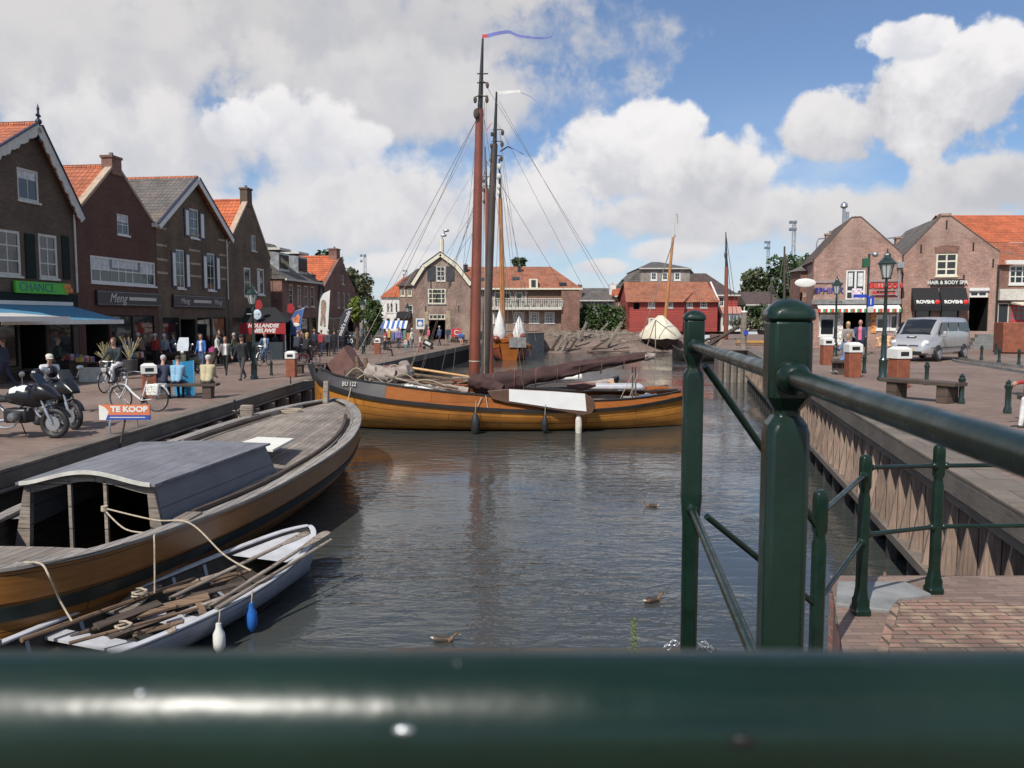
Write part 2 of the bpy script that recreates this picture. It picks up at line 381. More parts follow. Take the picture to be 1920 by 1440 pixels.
# ------------------------------------------------------------------ shared materials
mBrickDark = brick_mat('dark_brown_brick', (.125, .082, .054), (.085, .058, .040), (.10, .078, .06), var=.2)
mBrickRed = brick_mat('dark_red_brick', (.13, .052, .033), (.092, .039, .026), (.09, .05, .038), var=.18)
mBrickOchre = brick_mat('ochre_brown_brick', (.16, .105, .062), (.12, .078, .048), (.12, .095, .07))
mBrickPink = brick_mat('pinkish_brick', (.36, .20, .155), (.26, .135, .10), (.40, .33, .28), ms=.007, dirt=(.30, .22, .18))
mBrickWarm = brick_mat('warm_brown_brick', (.27, .165, .13), (.20, .12, .095), (.30, .25, .21), dirt=(.36, .29, .22))
mBrickBuff = brick_mat('buff_brick', (.42, .33, .22), (.34, .26, .17), (.4, .34, .26))
mBrickMid = brick_mat('mid_red_brick', (.24, .11, .08), (.17, .075, .055), (.2, .15, .12))
mTileRed = tile_mat('orange_pantiles', (.50, .15, .065), (.36, .10, .045), (.10, .035, .02), moss=(.14, .11, .08), mossamt=.7, lo=.53)
mTileBright = tile_mat('bright_orange_pantiles', (.58, .145, .05), (.48, .11, .04), (.17, .045, .02), tw=.26, moss=(.30, .12, .05), mossamt=.4, lo=.6)
mTileGrey = tile_mat('grey_pantiles', (.17, .15, .135), (.11, .10, .09), (.035, .03, .028), moss=(.22, .16, .11), mossamt=.5)
mTileDull = tile_mat('weathered_orange_pantiles', (.44, .16, .08), (.33, .115, .06), (.13, .05, .03), moss=(.26, .18, .12), mossamt=.6, lo=.52)
mTileBrown = tile_mat('brown_pantiles', (.13, .085, .07), (.09, .06, .05), (.03, .02, .02))
mWhite = M('white_paint', (.66, .65, .61), .45, .06, 3)
mCream = M('cream_paint', (.66, .62, .48), .5, .08, 3)
mOldWhite = M('weathered_white_paint', (.55, .53, .47), .6, .15, 6)
mDarkGreen = M('dark_green_trim', (.009, .018, .015), .7, .2, 4, spec=.2)
mBlack = M('black_paint', (.015, .015, .016), .4, .2, 4)
mBlackFab = M('black_canvas', (.010, .010, .012), .85, .2, 4, bump=.2)
mStone = M('grey_stone', (.20, .20, .195), .8, .3, 3, bump=.4)
mGlass = glass_mat('window_glass'); mGlassL = glass_mat('pale_window_glass', (.12, .14, .15), .08)
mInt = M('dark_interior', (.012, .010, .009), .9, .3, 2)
mCurtain = M('white_net_curtain', (.55, .56, .55), .8, .25, 6)
mLead = M('lead_sheet', (.38, .40, .42), .45, .35, 2.5, metal=.6)
mGreenMetal = M('glossy_green_lamp_paint', (.012, .026, .020), .3, .25, 8, coat=.5)
mSteel = M('galvanised_steel', (.45, .46, .47), .35, .15, 6, metal=.8)
mBlackRub = M('black_rubber', (.018, .018, .019), .6, .2, 10)
mQuayWood = wood_mat('weathered_quay_timber', (.27, .19, .145), (.18, .125, .095), plank=.2, rough=.85, axis='u', length=30, grain=1.2)
mQuayCap = wood_mat('grey_cap_timber', (.17, .14, .11), (.13, .105, .085), plank=.6, rough=.85, length=5, grain=1.0)
mGreyWood = wood_mat('silver_grey_planks', (.30, .27, .24), (.22, .20, .18), plank=.11, rough=.75, length=6, grain=.9)
mDarkWall = wood_mat('tarred_sheet_piling', (.03, .026, .022), (.045, .036, .03), plank=.3, axis='u', rough=.8, length=20)
mPave = brick_mat('clinker_paving', (.25, .168, .13), (.17, .112, .086), (.12, .095, .08), bw=.2, bh=.05, ms=.004, var=.22, scale=.35, rough=.8, dirt=(.20, .16, .13))
def foreground_paving():
    m, nt, p = nmat('quay_clinkers_close')
    uv = N_(nt, 'ShaderNodeUVMap'); nd = N_(nt, 'ShaderNodeTexNoise', {0: uv.outputs[0], 'Scale': 3, 'Detail': 2})
    wob = N_(nt, 'ShaderNodeMix', {0: .02, 4: uv.outputs[0], 5: nd.outputs['Color']}, data_type='VECTOR')
    br = N_(nt, 'ShaderNodeTexBrick', {0: wob.outputs[1], 'Color1': (.30, .165, .12, 1), 'Color2': (.19, .12, .095, 1), 'Mortar': (.07, .06, .045, 1), 'Scale': 1.0,
                                       'Mortar Size': .006, 'Mortar Smooth': .3, 'Bias': 0, 'Brick Width': .215, 'Row Height': .058}, offset=.5)
    wn = N_(nt, 'ShaderNodeTexNoise', {0: uv.outputs[0], 'Scale': 7, 'Detail': 6}); mr = N_(nt, 'ShaderNodeMapRange', {0: wn.outputs[0], 1: .5, 2: .62})
    c = mixn(nt, mr.outputs[0], br.outputs[0], (.34, .24, .16)); c = mixn(nt, br.outputs['Fac'], c, (.075, .065, .045)); c, z = vary(nt, c, .3, 1.2)
    nt.links.new(c, p.inputs['Base Color']); p.inputs['Roughness'].default_value = .8
    b = N_(nt, 'ShaderNodeBump', {'Strength': .7, 'Distance': .01, 'Height': br.outputs['Fac']}, invert=True); nt.links.new(b.outputs[0], p.inputs['Normal'])
    return m
mPaveClose = foreground_paving()
mGrass = M('bank_earth', (.10, .085, .055), .95, .35, .8, bump=.4)
mMud = M('slipway_mud', (.17, .12, .095), .9, .3, .5, bump=.5, bscale=4)
mAsphalt = M('grey_road', (.12, .12, .12), .85, .15, 1)
mWater = water_mat()
# ------------------------------------------------------------------ water and ground
struct(B().poly([(-60, -40, WZ), (70, -40, WZ), (70, 130, WZ), (-60, 130, WZ)]).build('water', mWater))
def RQ(Y): return 3.3+.227*Y                                     # right quay edge
LE = [(-8.2, -25), (-8.2, 13), (-8.1, 33.4), (-3.95, 73.5), (2.2, 84)]
left_poly = LE+[(3.4, 86), (3.4, 96), (3.4, 420), (-420, 420), (-420, -25)]
g = B(); g.flat(left_poly, [], lambda x, y: (x, y, 0.0 if y < 74 or x < -6 else min(.85, (y-74)*.085) if x > -1 else 0.0)); struct(g.build('quay_pavement', mPave))
g = B(); g.flat([(3.4, 96), (40, 93), (420, 93), (420, 420), (3.4, 420)], [], lambda x, y: (x, y, FZ)); struct(g.build('far_bank_ground', mGrass))
right_poly = [(RQ(5.58), 5.58), (RQ(45.6), 45.6), (12.0, 46.2), (12.4, 49), (21, 80), (23, 93), (420, 93), (420, -25), (1.0, -25), (1.0, .6), (1.25, 2.6), (2.27, 5.58)]
g = B(); g.flat(right_poly[:], [], lambda x, y: (x, y, RZ)); struct(g.build('right_quay_pavement', mPave))
# slipway
s = B(); nx, ny = 26, 8
vs = []; fs = []
for j in range(ny+1):
    for i in range(nx+1):
        x = 3.2+i/nx*19; t = j/ny; y = 86+t*10+ .8*noise.noise(V((x*.3, t, 0)))
        vs.append((x, y, WZ-.35+(FZ-WZ+.37)*min(1, t**.8)+.16*noise.noise(V((x*.8, y*.8, 3)))*(t < .98)))
for j in range(ny):
    for i in range(nx): a = j*(nx+1)+i; fs.append((a, a+1, a+nx+2, a+nx+1))
s.add(vs, fs); struct(s.build('slipway', mMud))
# close paving in front of the right railing: red field, stone slab, border course
p = B(); p.flat([tuple(G(1690, 1130, RZ).xy), tuple(G(1760, 1126, RZ).xy), tuple(G(1940, 1135, RZ).xy), (9, 1), (2.2, 1), tuple(G(1664, 1225, RZ).xy)], [], lambda x, y: (x, y, RZ+.008)); struct(p.build('clinker_field', mPaveClose, rot=(0, 0, 0)))
p = B(); p.flat([(x-2, -(y-5)) if False else (x, y) for x, y in [tuple(G(1672, 1131, RZ).xy), tuple(G(1689, 1131, RZ).xy), tuple(G(1663, 1230, RZ).xy), tuple(G(1643, 1230, RZ).xy)]], [], lambda x, y: (x, y, RZ+.012)); struct(p.build('border_course', mPaveClose, uvf=lambda c: (c.y, c.x*.5)))
slab = B().prism([tuple(G(*q, RZ).xy) for q in ((1569, 1095), (1697, 1095), (1747, 1119), (1684, 1127), (1668, 1150), (1567, 1137))], RZ-.12, RZ+.022, 'xy').build('kerb_slab', mStone, bevel=.01); struct(slab)
# platform edge walls
ew = B(); ew.prism([(2.27, 5.58), (RQ(5.58)-.05, 5.58), (RQ(5.58)-.05, 5.3), (2.3, 5.3)], WZ-1, RZ-.13, 'xy'); ew.prism([(2.27, 5.5), (1.25, 2.6), (1.0, .6), (1.5, .6), (2.6, 5.2)], WZ-1, RZ-.01, 'xy')
tag(ew.build('abutment_wall', mBrickMid), 'brick abutment wall under the corner of the right railing', 'wall')
# ------------------------------------------------------------------ quay walls
def quay_wall_left():
    t = thing('timber_quay_wall', 'long dark timber quay wall with grey cap beam along the left street', 'quay wall', (-8.2, 0, 0))
    for k in range(3 if True else 0):
        a, b = LE[k], LE[k+1]; d = V((b[0]-a[0], b[1]-a[1], 0)); n = d.normalized(); q = V((n.y, -n.x, 0)); L = d.length; off = V((8.2, 0, 0))
        a3 = V((a[0], a[1], 0))+off; b3 = V((b[0], b[1], 0))+off
        mt = Matrix.Translation(a3) @ Matrix((n, -q, V((0, 0, 1)))).transposed().to_4x4()
        c = B(); c.T = mt; c.bx(0, L, -.12, .28, -.24, .06); c.bx(0, L, -.20, .0, -.30, -.245)
        c.build('cap_beam', mQuayCap, t, bevel=.015)
        w = B(); w.T = mt; w.bx(0, L, 0.02, .3, WZ-1, -.25)
        if k == 2:
            for i in range(int(L/.45)): w.bx(i*.45, i*.45+.2, -.08, .02, WZ-1, -.31)
        w.build('sheet_piling', mDarkWall if k < 2 else mDarkWall, t)
        if k < 2:
            for i in range(int(L/1.6)):
                f = B(); f.T = mt; f.bx(i*1.6+.3, i*1.6+.55, -.3, .02, WZ-1, -.32); f.build('fender_pile', mQuayWood, t, bevel=.02)
    return t
quay_wall_left()
def quay_wall_right():
    t = thing('timber_quay_wall', 'sunlit timber quay wall of angled boards with cap beam along the right quay', 'quay wall', (RQ(0), 0, RZ), -math.atan(.227))
    # local y runs along the quay away from the camera, local -x faces the water
    c = 1/cos(math.atan(.227)); y0, y1 = 5.62*c, 45.6*c
    B().bx(-.22, .30, y0, y1, -.26, .05).build('cap_beam', mQuayCap, t, bevel=.02)
    B().bx(-.14, .1, y0, y1, -.40, -.265).build('upper_whaler', mQuayCap, t)
    B().bx(.06, .2, y0, y1, -1.60, -.30).build('plank_wall', mQuayWood, t)
    B().bx(-.30, .05, y0, y1, -1.50, -1.36).build('lower_whaler', mQuayCap, t, bevel=.015)
    n = int((y1-y0)/.62)
    for i in range(n):
        y = y0+.2+i*.62; b = B()
        b.add([(.06, y, -.405), (.06, y+.20, -.405), (-.12, y+.09, -.405), (-.12, y+.05, -.405), (.06, y-.02, -1.36), (.06, y+.26, -1.36), (-.27, y+.15, -1.36), (-.27, y+.08, -1.36)],
              [(0, 1, 2, 3), (7, 6, 5, 4), (0, 3, 7, 4), (3, 2, 6, 7), (2, 1, 5, 6), (1, 0, 4, 5)]); b.build('buttress_board', mQuayWood, t)
    for i in range(int((y1-y0)/1.25)):
        y = y0+.4+i*1.25; B().tube([(-.12, y, -1.5), (-.14, y, WZ-RZ-1)], .13, 10).build('pile', mDarkWall, t)
    B().bx(.2, .5, y0, y1, WZ-RZ-1, -.3).build('backing', mDarkWall, t)
quay_wall_right()
# corner of the right quay, facing the camera, and its return
t = thing('timber_quay_wall', 'short grey timber wall at the far corner of the right quay', 'quay wall', (12.0, 46.1, RZ))
B().bx(-.1, 1.75, -.12, .2, -.22, .04).build('cap_beam', mQuayCap, t)
B().bx(0, 1.7, 0.0, .25, WZ-RZ-1, -.225).build('plank_wall', mGreyWood, t)
for i in range(5): B().tube([(.05+i*.4, -.14, -.22), (.05+i*.4, -.14, WZ-RZ-1)], .1, 8).build('pile', mQuayCap, t)
t = thing('timber_quay_wall', 'timber quay wall running back from the corner beside the black ship', 'quay wall', (12.0, 46.2, RZ))
for a, b in (((0, 0), (.4, 2.8)), ((.4, 2.8), (9, 33.8)), ((9, 33.8), (11, 47))):
    B().prism([(a[0], a[1]), (b[0], b[1]), (b[0]+.3, b[1]), (a[0]+.3, a[1])], WZ-RZ-1, .02, 'xy').build('plank_wall', mQuayWood, t)
t = thing('dock_end_wall', 'grey concrete end wall of the dock beside the slipway', 'wall', (2.2, 84, 0))
B().prism([(-2.0, -3.5), (0, 0), (1.25, 2), (1.25, 6), (-.6, 2), (-2.4, -3.0)], WZ-1, .84, 'xy').build('concrete_wall', mStone, t)
B().prism([(-2.1, -3.6), (0.05, -.1), (1.32, 2), (.9, 2), (-2.4, -3.0)], .841, .93, 'xy').build('timber_coping', mQuayCap, t)
# ------------------------------------------------------------------ houses
class House:
    def __init__(s, name, label, loc, th, w, depth, prof, wall, group=None, cat='house'):
        s.root = thing(name, label, cat, loc, th, group); s.w = w; s.d = depth; s.prof = prof; s.wall = wall; s.F = facade_px(loc, th); s.holes = []; s.loc = loc; s.th = th
    def px(s, x0, y0, x1, y1):
        a = s.F(x0, y0); b = s.F(x1, y1); return a[0], b[1], b[0], a[1]
    def win(s, r, nx=2, nz=2, mat=None, rev=.1, fw=.08, glass=None, curtain=None, sill=True, bars=.035, frame_out=0.0, name='window', ypane=None):
        x0, z0, x1, z1 = r; mat = mat or mWhite; s.holes.append((x0, z0, x1, z1))
        b = B(); y0 = rev-.08-frame_out
        b.bx(x0, x1, y0, rev, z0, z0+fw); b.bx(x0, x1, y0, rev, z1-fw, z1); b.bx(x0, x0+fw, y0, rev, z0+fw, z1-fw); b.bx(x1-fw, x1, y0, rev, z0+fw, z1-fw)
        if isinstance(nx, int): nx = [i/nx for i in range(1, nx)]
        if isinstance(nz, int): nz = [i/nz for i in range(1, nz)]
        for t in nx:
            x = x0+(x1-x0)*t; b.bx(x-bars/2, x+bars/2, y0+.02, rev-.01, z0+fw, z1-fw)
        for t in nz:
            z = z0+(z1-z0)*t; b.bx(x0+fw, x1-fw, y0+.022, rev-.012, z-bars/2, z+bars/2)
        f = b.build(name, mat, s.root); B().bx(x0+fw*.5, x1-fw*.5, rev-.045, rev-.03, z0+fw*.5, z1-fw*.5).build('pane', glass or mGlass, f)
        if curtain:
            for (a, c_, d, e) in curtain:
                B().bx(x0+(x1-x0)*a, x0+(x1-x0)*c_, rev-.052, rev-.046, z0+(z1-z0)*d, z0+(z1-z0)*e).build('curtain', mCurtain, f)
        if sill: B().bx(x0-.05, x1+.05, -.07, .02, z0-.09, z0-.003).build('sill', mat if sill is True else sill, f)
        return f
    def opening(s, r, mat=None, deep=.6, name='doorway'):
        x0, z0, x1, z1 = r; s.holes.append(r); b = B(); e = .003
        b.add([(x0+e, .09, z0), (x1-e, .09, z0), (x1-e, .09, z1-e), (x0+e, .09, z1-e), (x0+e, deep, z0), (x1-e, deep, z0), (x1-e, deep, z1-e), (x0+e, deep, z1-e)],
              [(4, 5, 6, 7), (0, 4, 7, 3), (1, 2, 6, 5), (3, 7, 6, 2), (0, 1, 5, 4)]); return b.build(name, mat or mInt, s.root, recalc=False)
    def shut(s, x0, x1, z0, z1, mat, panel=None):
        f = B().bx(x0, x1, -.05, -.004, z0, z1).build('shutter', mat, s.root, bevel=.008)
        if panel: B().bx(x0+(x1-x0)*.22, x1-(x1-x0)*.22, -.066, -.051, z0+(z1-z0)*.06, z1-(z1-z0)*.06).build('shutter_panel', panel, f)
    def wallmesh(s, raise_=0.0, bottom=0.0, side=None):
        prof = [(x, z+raise_) for x, z in s.prof]; w = s.w; b = B()
        outer = [(0, bottom), (w, bottom)]+[p for p in reversed(prof)]
        hs = [[(a, c), (a, d), (e, d), (e, c)] for (a, c, e, d) in s.holes]
        b.flat(outer, hs, lambda x, z: (x, 0, z)); 
        for (x0, z0, x1, z1) in s.holes:
            b.add([(x0, 0, z0), (x1, 0, z0), (x1, 0, z1), (x0, 0, z1), (x0, .14, z0), (x1, .14, z0), (x1, .14, z1), (x0, .14, z1)], [(0, 4, 5, 1), (1, 5, 6, 2), (2, 6, 7, 3), (3, 7, 4, 0)])
        T = .28
        k = len(outer)
        b.flat(outer, hs, lambda x, z: (x, T, z))
        b.add([(x, 0, z) for x, z in outer]+[(x, T, z) for x, z in outer], [(i, (i+1) % k, k+(i+1) % k, k+i) for i in range(k)])
        b.build('front_wall', s.wall, s.root, recalc=True)
        eL = s.prof[0][1]; eR = s.prof[-1][1]; sb = B()
        D = s.d; o2 = [(0, bottom), (w, bottom)]+[p for p in reversed(s.prof)]
        sb.add([(0, T, bottom), (0, D, bottom), (0, D, eL-.05), (0, T, eL-.05)], [(0, 3, 2, 1)]); sb.add([(w, T, bottom), (w, D, bottom), (w, D, eR-.05), (w, T, eR-.05)], [(0, 1, 2, 3)])
        sb.flat(o2, [], lambda x, z: (x, D, z-.06)); sb.build('side_walls', side or s.wall, s.root, recalc=False)
    def roof(s, mats, oh=.25, ov=.2, th=.12, back=.2, y0=None):
        pr = s.prof; n = len(pr)
        if not isinstance(mats, list): mats = [mats]*(n-1)
        for i in range(n-1):
            (x0, z0), (x1, z1) = pr[i], pr[i+1]
            dx, dz = x1-x0, z1-z0; L = sqrt(dx*dx+dz*dz); ux, uz = dx/L, dz/L; nx_, nz_ = -uz, ux
            if i == 0 and z1 > z0+.05: x0 -= ux*ov; z0 -= uz*ov
            if i == n-2 and z0 > z1+.05: x1 += ux*ov; z1 += uz*ov
            ya = -oh if y0 is None else y0
            poly = [(x0+nx_*.01, z0+nz_*.01), (x1+nx_*.01, z1+nz_*.01), (x1+nx_*th, z1+nz_*th), (x0+nx_*th, z0+nz_*th)]
            B().prism(poly, ya, s.d+back, 'xz').build('roof', mats[i], s.root)
        # ridge tiles
        top = max(p[1] for p in pr); xs = [p[0] for p in pr if p[1] > top-.05]; xr = sum(xs)/len(xs)
        if len(xs) < 3: B().tube([(xr, (-oh if y0 is None else y0)+.02, top+th*.9), (xr, s.d+back-.02, top+th*.9)], .13, 8).build('ridge_tiles', mats[0], s.root)
    def coping(s, mat, hgt=.12, wid=.36, lift=.2, y=-.05):
        c = B()
        for i in range(len(s.prof)-1):
            (x0, z0), (x1, z1) = s.prof[i], s.prof[i+1]
            dx, dz = x1-x0, z1-z0; L = sqrt(dx*dx+dz*dz); nx_, nz_ = -dz/L, dx/L
            a = (x0, z0+lift+.004); b2 = (x1, z1+lift+.004)
            c.prism([a, b2, (b2[0]+nx_*hgt, b2[1]+nz_*hgt), (a[0]+nx_*hgt, a[1]+nz_*hgt)], y, y+wid, 'xz')
        c.build('coping', mat, s.root)
    def chimney(s, x, y, wx, wy, z0, z1, mat):
        c = B(); c.bx(x-wx/2, x+wx/2, y-wy/2, y+wy/2, z0, z1); c.bx(x-wx/2-.05, x+wx/2+.05, y-wy/2-.05, y+wy/2+.05, z1+.003, z1+.12); o = c.build('chimney', mat, s.root)
        B().tube([(x, y, z1+.1), (x, y, z1+.3)], .1, 8).build('chimney_pot', mStone, o)
TH = atan2(.992, .126)
def LF(px):
    r = (px-960)/FPX; Y = -24.0/(r-.127) if abs(r-.127) > 1e-6 else 0
    # column px meets the facade line X = -24 + .127 Y
    k = (px-960)/FPX/cos(PITCH); Y = -24.0/(k-.127); return V((-24+.127*Y, Y, 0))
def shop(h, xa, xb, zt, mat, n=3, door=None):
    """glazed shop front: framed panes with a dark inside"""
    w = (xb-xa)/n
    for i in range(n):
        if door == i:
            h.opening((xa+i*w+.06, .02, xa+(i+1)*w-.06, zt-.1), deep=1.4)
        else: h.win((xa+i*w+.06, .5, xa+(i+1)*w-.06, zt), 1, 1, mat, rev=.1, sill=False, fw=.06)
# ---- house 1: dark brick gable with carved bargeboards
a = LF(-100); b = LF(152); w1 = (b-a).length
h = House('gable_house', 'dark brick house with carved cream bargeboards and finial at the left edge', a, TH, w1, 10, None, mBrickDark)
e = h.F(152, 402)[1]; ap = h.F(60, 238)[1]; xm1 = h.F(60, 238)[0]; h.prof = [(0, e), (xm1, ap), (w1, e)]
h.win(h.px(31, 312, 74, 381), 2, 1, mOldWhite, curtain=[(.1, .9, .68, .95)], fw=.09)
h.win(h.px(-12, 427, 41, 518), 2, 3, mOldWhite, fw=.11, bars=.05); h.win(h.px(71, 437, 110, 523), 2, 3, mOldWhite, fw=.11, bars=.05)
x0, z0, x1, z1 = h.px(43, 437, 70, 523); h.shut(x0+.05, x1-.08, z0, z1, mDarkGreen); x0, z0, x1, z1 = h.px(112, 441, 131, 524); h.shut(x0+.06, x1, z0, z1, mDarkGreen)
shop(h, .3, w1-.3, 2.75, mDarkGreen, 4, door=2)
h.wallmesh(); h.roof(mTileRed, oh=.3, ov=.35)
B().bx(.1, w1-.1, -.1, -.003, 2.9, 3.5).build('fascia', mDarkGreen, h.root)
def barge(h, mat, wd=.28, oh=.3, ov=.35, carved=True, th=.05):
    pr = h.prof
    for i in range(len(pr)-1):
        (x0, z0), (x1, z1) = pr[i], pr[i+1]; L = sqrt((x1-x0)**2+(z1-z0)**2); ux, uz = (x1-x0)/L, (z1-z0)/L
        if i == 0: x0 -= ux*ov; z0 -= uz*ov; L += ov
        if i == len(pr)-2: L += ov
        nx_, nz_ = -uz, ux; up = []; lo = []; n = 60 if carved else 1
        for k in range(n+1):
            t = L*k/n; up.append((x0+ux*t+nx_*.14, z0+uz*t+nz_*.14))
            q = wd+(.09*abs(sin(t*5.2))+.05*abs(sin(t*10.4+.6)) if carved else 0)
            lo.append((x0+ux*t-nx_*(q-.14), z0+uz*t-nz_*(q-.14)))
        v = []; f = []
        for k in range(n+1):
            for (p, y) in ((up[k], -oh-th), (lo[k], -oh-th), (lo[k], -oh), (up[k], -oh)): v.append((p[0], y, p[1]))
        for k in range(n):
            for j in range(4): f.append((k*4+j, k*4+(j+1) % 4, k*4+4+(j+1) % 4, k*4+4+j))
        f += [(0, 1, 2, 3), (4*n+3, 4*n+2, 4*n+1, 4*n)]
        B().add(v, f).build('bargeboard', mat, h.root, sharp=20)
        B().prism([(up[0][0], up[0][1]), (up[-1][0], up[-1][1]), (up[-1][0]+nx_*.05, up[-1][1]+nz_*.05), (up[0][0]+nx_*.05, up[0][1]+nz_*.05)], -oh-.1, -oh+.06, 'xz').build('verge_trim', M('navy_trim', (.015, .018, .04), .5), h.root)
barge(h, mOldWhite)
f = B(); f.tube([(xm1, -.3, ap-.6), (xm1, -.3, ap+.75)], .045, 8); f.ell((xm1, -.3, ap+.2), .13); f.ell((xm1, -.3, ap+.45), (.16, .05, .07)); f.lathe([(.07, 0), (.03, .12), (.0, .25)], 8, (xm1, -.3, ap+.7)); f.build('finial', M('navy_trim', (0, 0, 0)), h.root)
H1 = h
# ---- house 2: dark red brick with chimney on the gable
a = LF(153); b = LF(301); w = (b-a).length
h = House('gable_house', 'dark red brick gable house with a chimney on its peak beside the carved bargeboards', a, TH, w, 9.5, None, mBrickRed)
eL = h.F(160, 416)[1]; ap = h.F(222, 318)[1]; eR = h.F(288, 432)[1]; xm = h.F(220, 400)[0]; h.prof = [(0, eL), (xm, ap), (w, eR)]
h.win(h.px(219, 400, 242, 442), 2, 2, mWhite, fw=.05, curtain=[(.08, .92, .62, .94)])
x0, z0, x1, z1 = h.px(169, 478, 292, 537); h.win((x0, z0, x1, z1), [.14, .3, .3, .41, .52, .63, .74, .74, .87], 2, mWhite, fw=.09, bars=.05, curtain=[(.02, .28, .5, .97), (.32, .72, .62, .97), (.76, .97, .5, .97)])
shop(h, .4, w-.3, 2.6, mDarkGreen, 3, door=0)
h.wallmesh(raise_=.2); h.roof(mTileRed, y0=.29, ov=.1); h.coping(M('sandstone', (.40, .30, .22), .8, .2, 4)); h.chimney(xm, .2, .75, .55, ap-.3, h.F(222, 300)[1], mBrickMid)
H2 = h
# ---- house 3: brown brick with white bargeboards and banded facade
a = LF(302); b = LF(432); w = (b-a).length
h = House('gable_house', 'brown banded brick gable house with plain white bargeboards and shuttered windows', a, TH, w, 9.5, None, mBrickOchre)
e = h.F(317, 424)[1]; ap = h.F(374, 342)[1]; eR = h.F(428, 447)[1]; e = (e+eR)/2; h.prof = [(0, e), (w/2, ap), (w, e)]
def shw(h, r, mat=mWhite, **k):
    x0, z0, x1, z1 = r; h.win(r, 2, 3, mat, fw=.07, **k)
    sw = (x1-x0)*.62
    h.shut(x0-sw-.06, x0-.06, z0, z1-.05*(z1-z0), M('navy_shutter', (.016, .018, .04), .4), mWhite); h.shut(x1+.06, x1+sw+.06, z0, z1-.05*(z1-z0), M('navy_shutter', (0, 0, 0)), mWhite)
shw(h, h.px(355, 390, 373, 448)); shw(h, h.px(330, 467, 347, 541)); shw(h, h.px(388, 474, 404, 545))
shop(h, .3, w-.3, 2.5, mDarkGreen, 4, door=1)
h.wallmesh(); h.roof([mTileRed, mTileRed], oh=.35, ov=.3)
# the front half of the near slope is laid with grey tiles
(x0, z0), (x1, z1) = h.prof[0], h.prof[1]; L = sqrt((x1-x0)**2+(z1-z0)**2); ux, uz = (x1-x0)/L, (z1-z0)/L; q = .135
B().prism([(x0-ux*.3-uz*q, z0-uz*.3+ux*q), (x1-uz*q, z1+ux*q), (x1-uz*(q+.02), z1+ux*(q+.02)), (x0-ux*.3-uz*(q+.02), z0-uz*.3+ux*(q+.02))], -.33, 4.2, 'xz').build('grey_tile_patch', mTileGrey, h.root)
barge(h, mWhite, wd=.3, oh=.35, ov=.3, carved=False)
B().bx(-.35, 0.02, -.32, 4, e-.22, e-.03).build('gutter', mWhite, h.root)
for zz in (e-.25, e-1.15, e-1.9, e-2.6):
    for (xa, xb) in ((0, w*.13), (w*.42, w*.58), (w*.87, w)): B().bx(xa, xb, -.02, -.003, zz, zz+.12).build('stone_band', mBrickBuff, h.root); H3 = h
# ---- house 4
a = LF(433); b = LF(512); w = (b-a).length
h = House('gable_house', 'ochre brick gable house with stone coping and tall chimney, behind the herring stall', a, TH, w, 9.5, None, mBrickOchre)
eL = h.F(436, 472)[1]; ap = h.F(469, 380)[1]; eR = h.F(508, 492)[1]; xm = h.F(468, 420)[0]; h.prof = [(0, eL), (xm, ap), (w, eR)]
h.win(h.px(471, 440, 480, 471), 1, 2, mOldWhite, fw=.07); h.win(h.px(457, 501, 471, 556), 1, 2, mWhite, fw=.1); h.win(h.px(482, 503, 496, 553), 1, 2, mWhite, fw=.1, curtain=[(.1, .5, .1, .9)])
shop(h, .4, w-.4, 2.5, mDarkGreen, 3, door=2)
h.wallmesh(raise_=.2); h.roof(mTileBright, y0=.29, ov=.1); h.coping(M('sandstone', (0, 0, 0))); h.chimney(xm, .2, .7, .5, ap-.3, h.F(468, 357)[1], mBrickDark)
B().tube([(w*.8, 2, ap-2), (w*.8, 2, ap-.2)], .025, 5).tube([(w*.8-.4, 2, ap-.3), (w*.8+.4, 2, ap-.3)], .015, 4).build('roof_aerial', mSteel, h.root); H4 = h
# ---- house 5: low eaves house with dormers
a = LF(533); b = LF(599); w = (b-a).length
h = House('terrace_house', 'low brick terrace house with grey roof and two lead-clad dormers', a, TH, w, 8, None, mBrickMid)
e = h.F(533, 523)[1]; h.prof = [(0, e), (w, e)]
for x0 in (542, 557, 570, 582): h.win(h.px(x0, 533+(x0-542)*.1, x0+8, 575), 1, 2, mOldWhite, fw=.08)
shop(h, .4, w-.4, 2.5, mDarkGreen, 4, door=1)
h.wallmesh()
hw = 3.6
B().add([(-.1, -.3, e-.02), (w+.1, -.3, e-.02), (w+.1, hw, e+3.1), (-.1, hw, e+3.1), (-.1, 8.2, e-.1), (w+.1, 8.2, e-.1)], [(0, 1, 2, 3), (3, 2, 5, 4), (0, 3, 4), (1, 5, 2)]).build('roof', mTileGrey, h.root)
B().bx(-.1, w+.1, -.42, -.28, e-.12, e+.03).build('gutter', mOldWhite, h.root)
for x0 in (.7, 4.3):
    d = B(); d.prism([(.5, e+.55), (.5, e+1.95), (3.0, e+2.15), (3.0, e+2.2), (2.9, e+2.5)], x0, x0+1.9, 'yz'); o = d.build('dormer', mLead, h.root)
    B().bx(x0-.08, x0+1.98, .38, 3.2, e+2.13, e+2.3).build('dormer_roof', mOldWhite, o); B().bx(x0+.2, x0+1.7, .44, .49, e+.8, e+1.8).build('dormer_window', mGlass, o)
B().prism([(0, e-.03), (hw*1.03, e+2.95), (8, e-.05)], -.02, .12, 'yz').build('end_gable', mBrickMid, h.root)
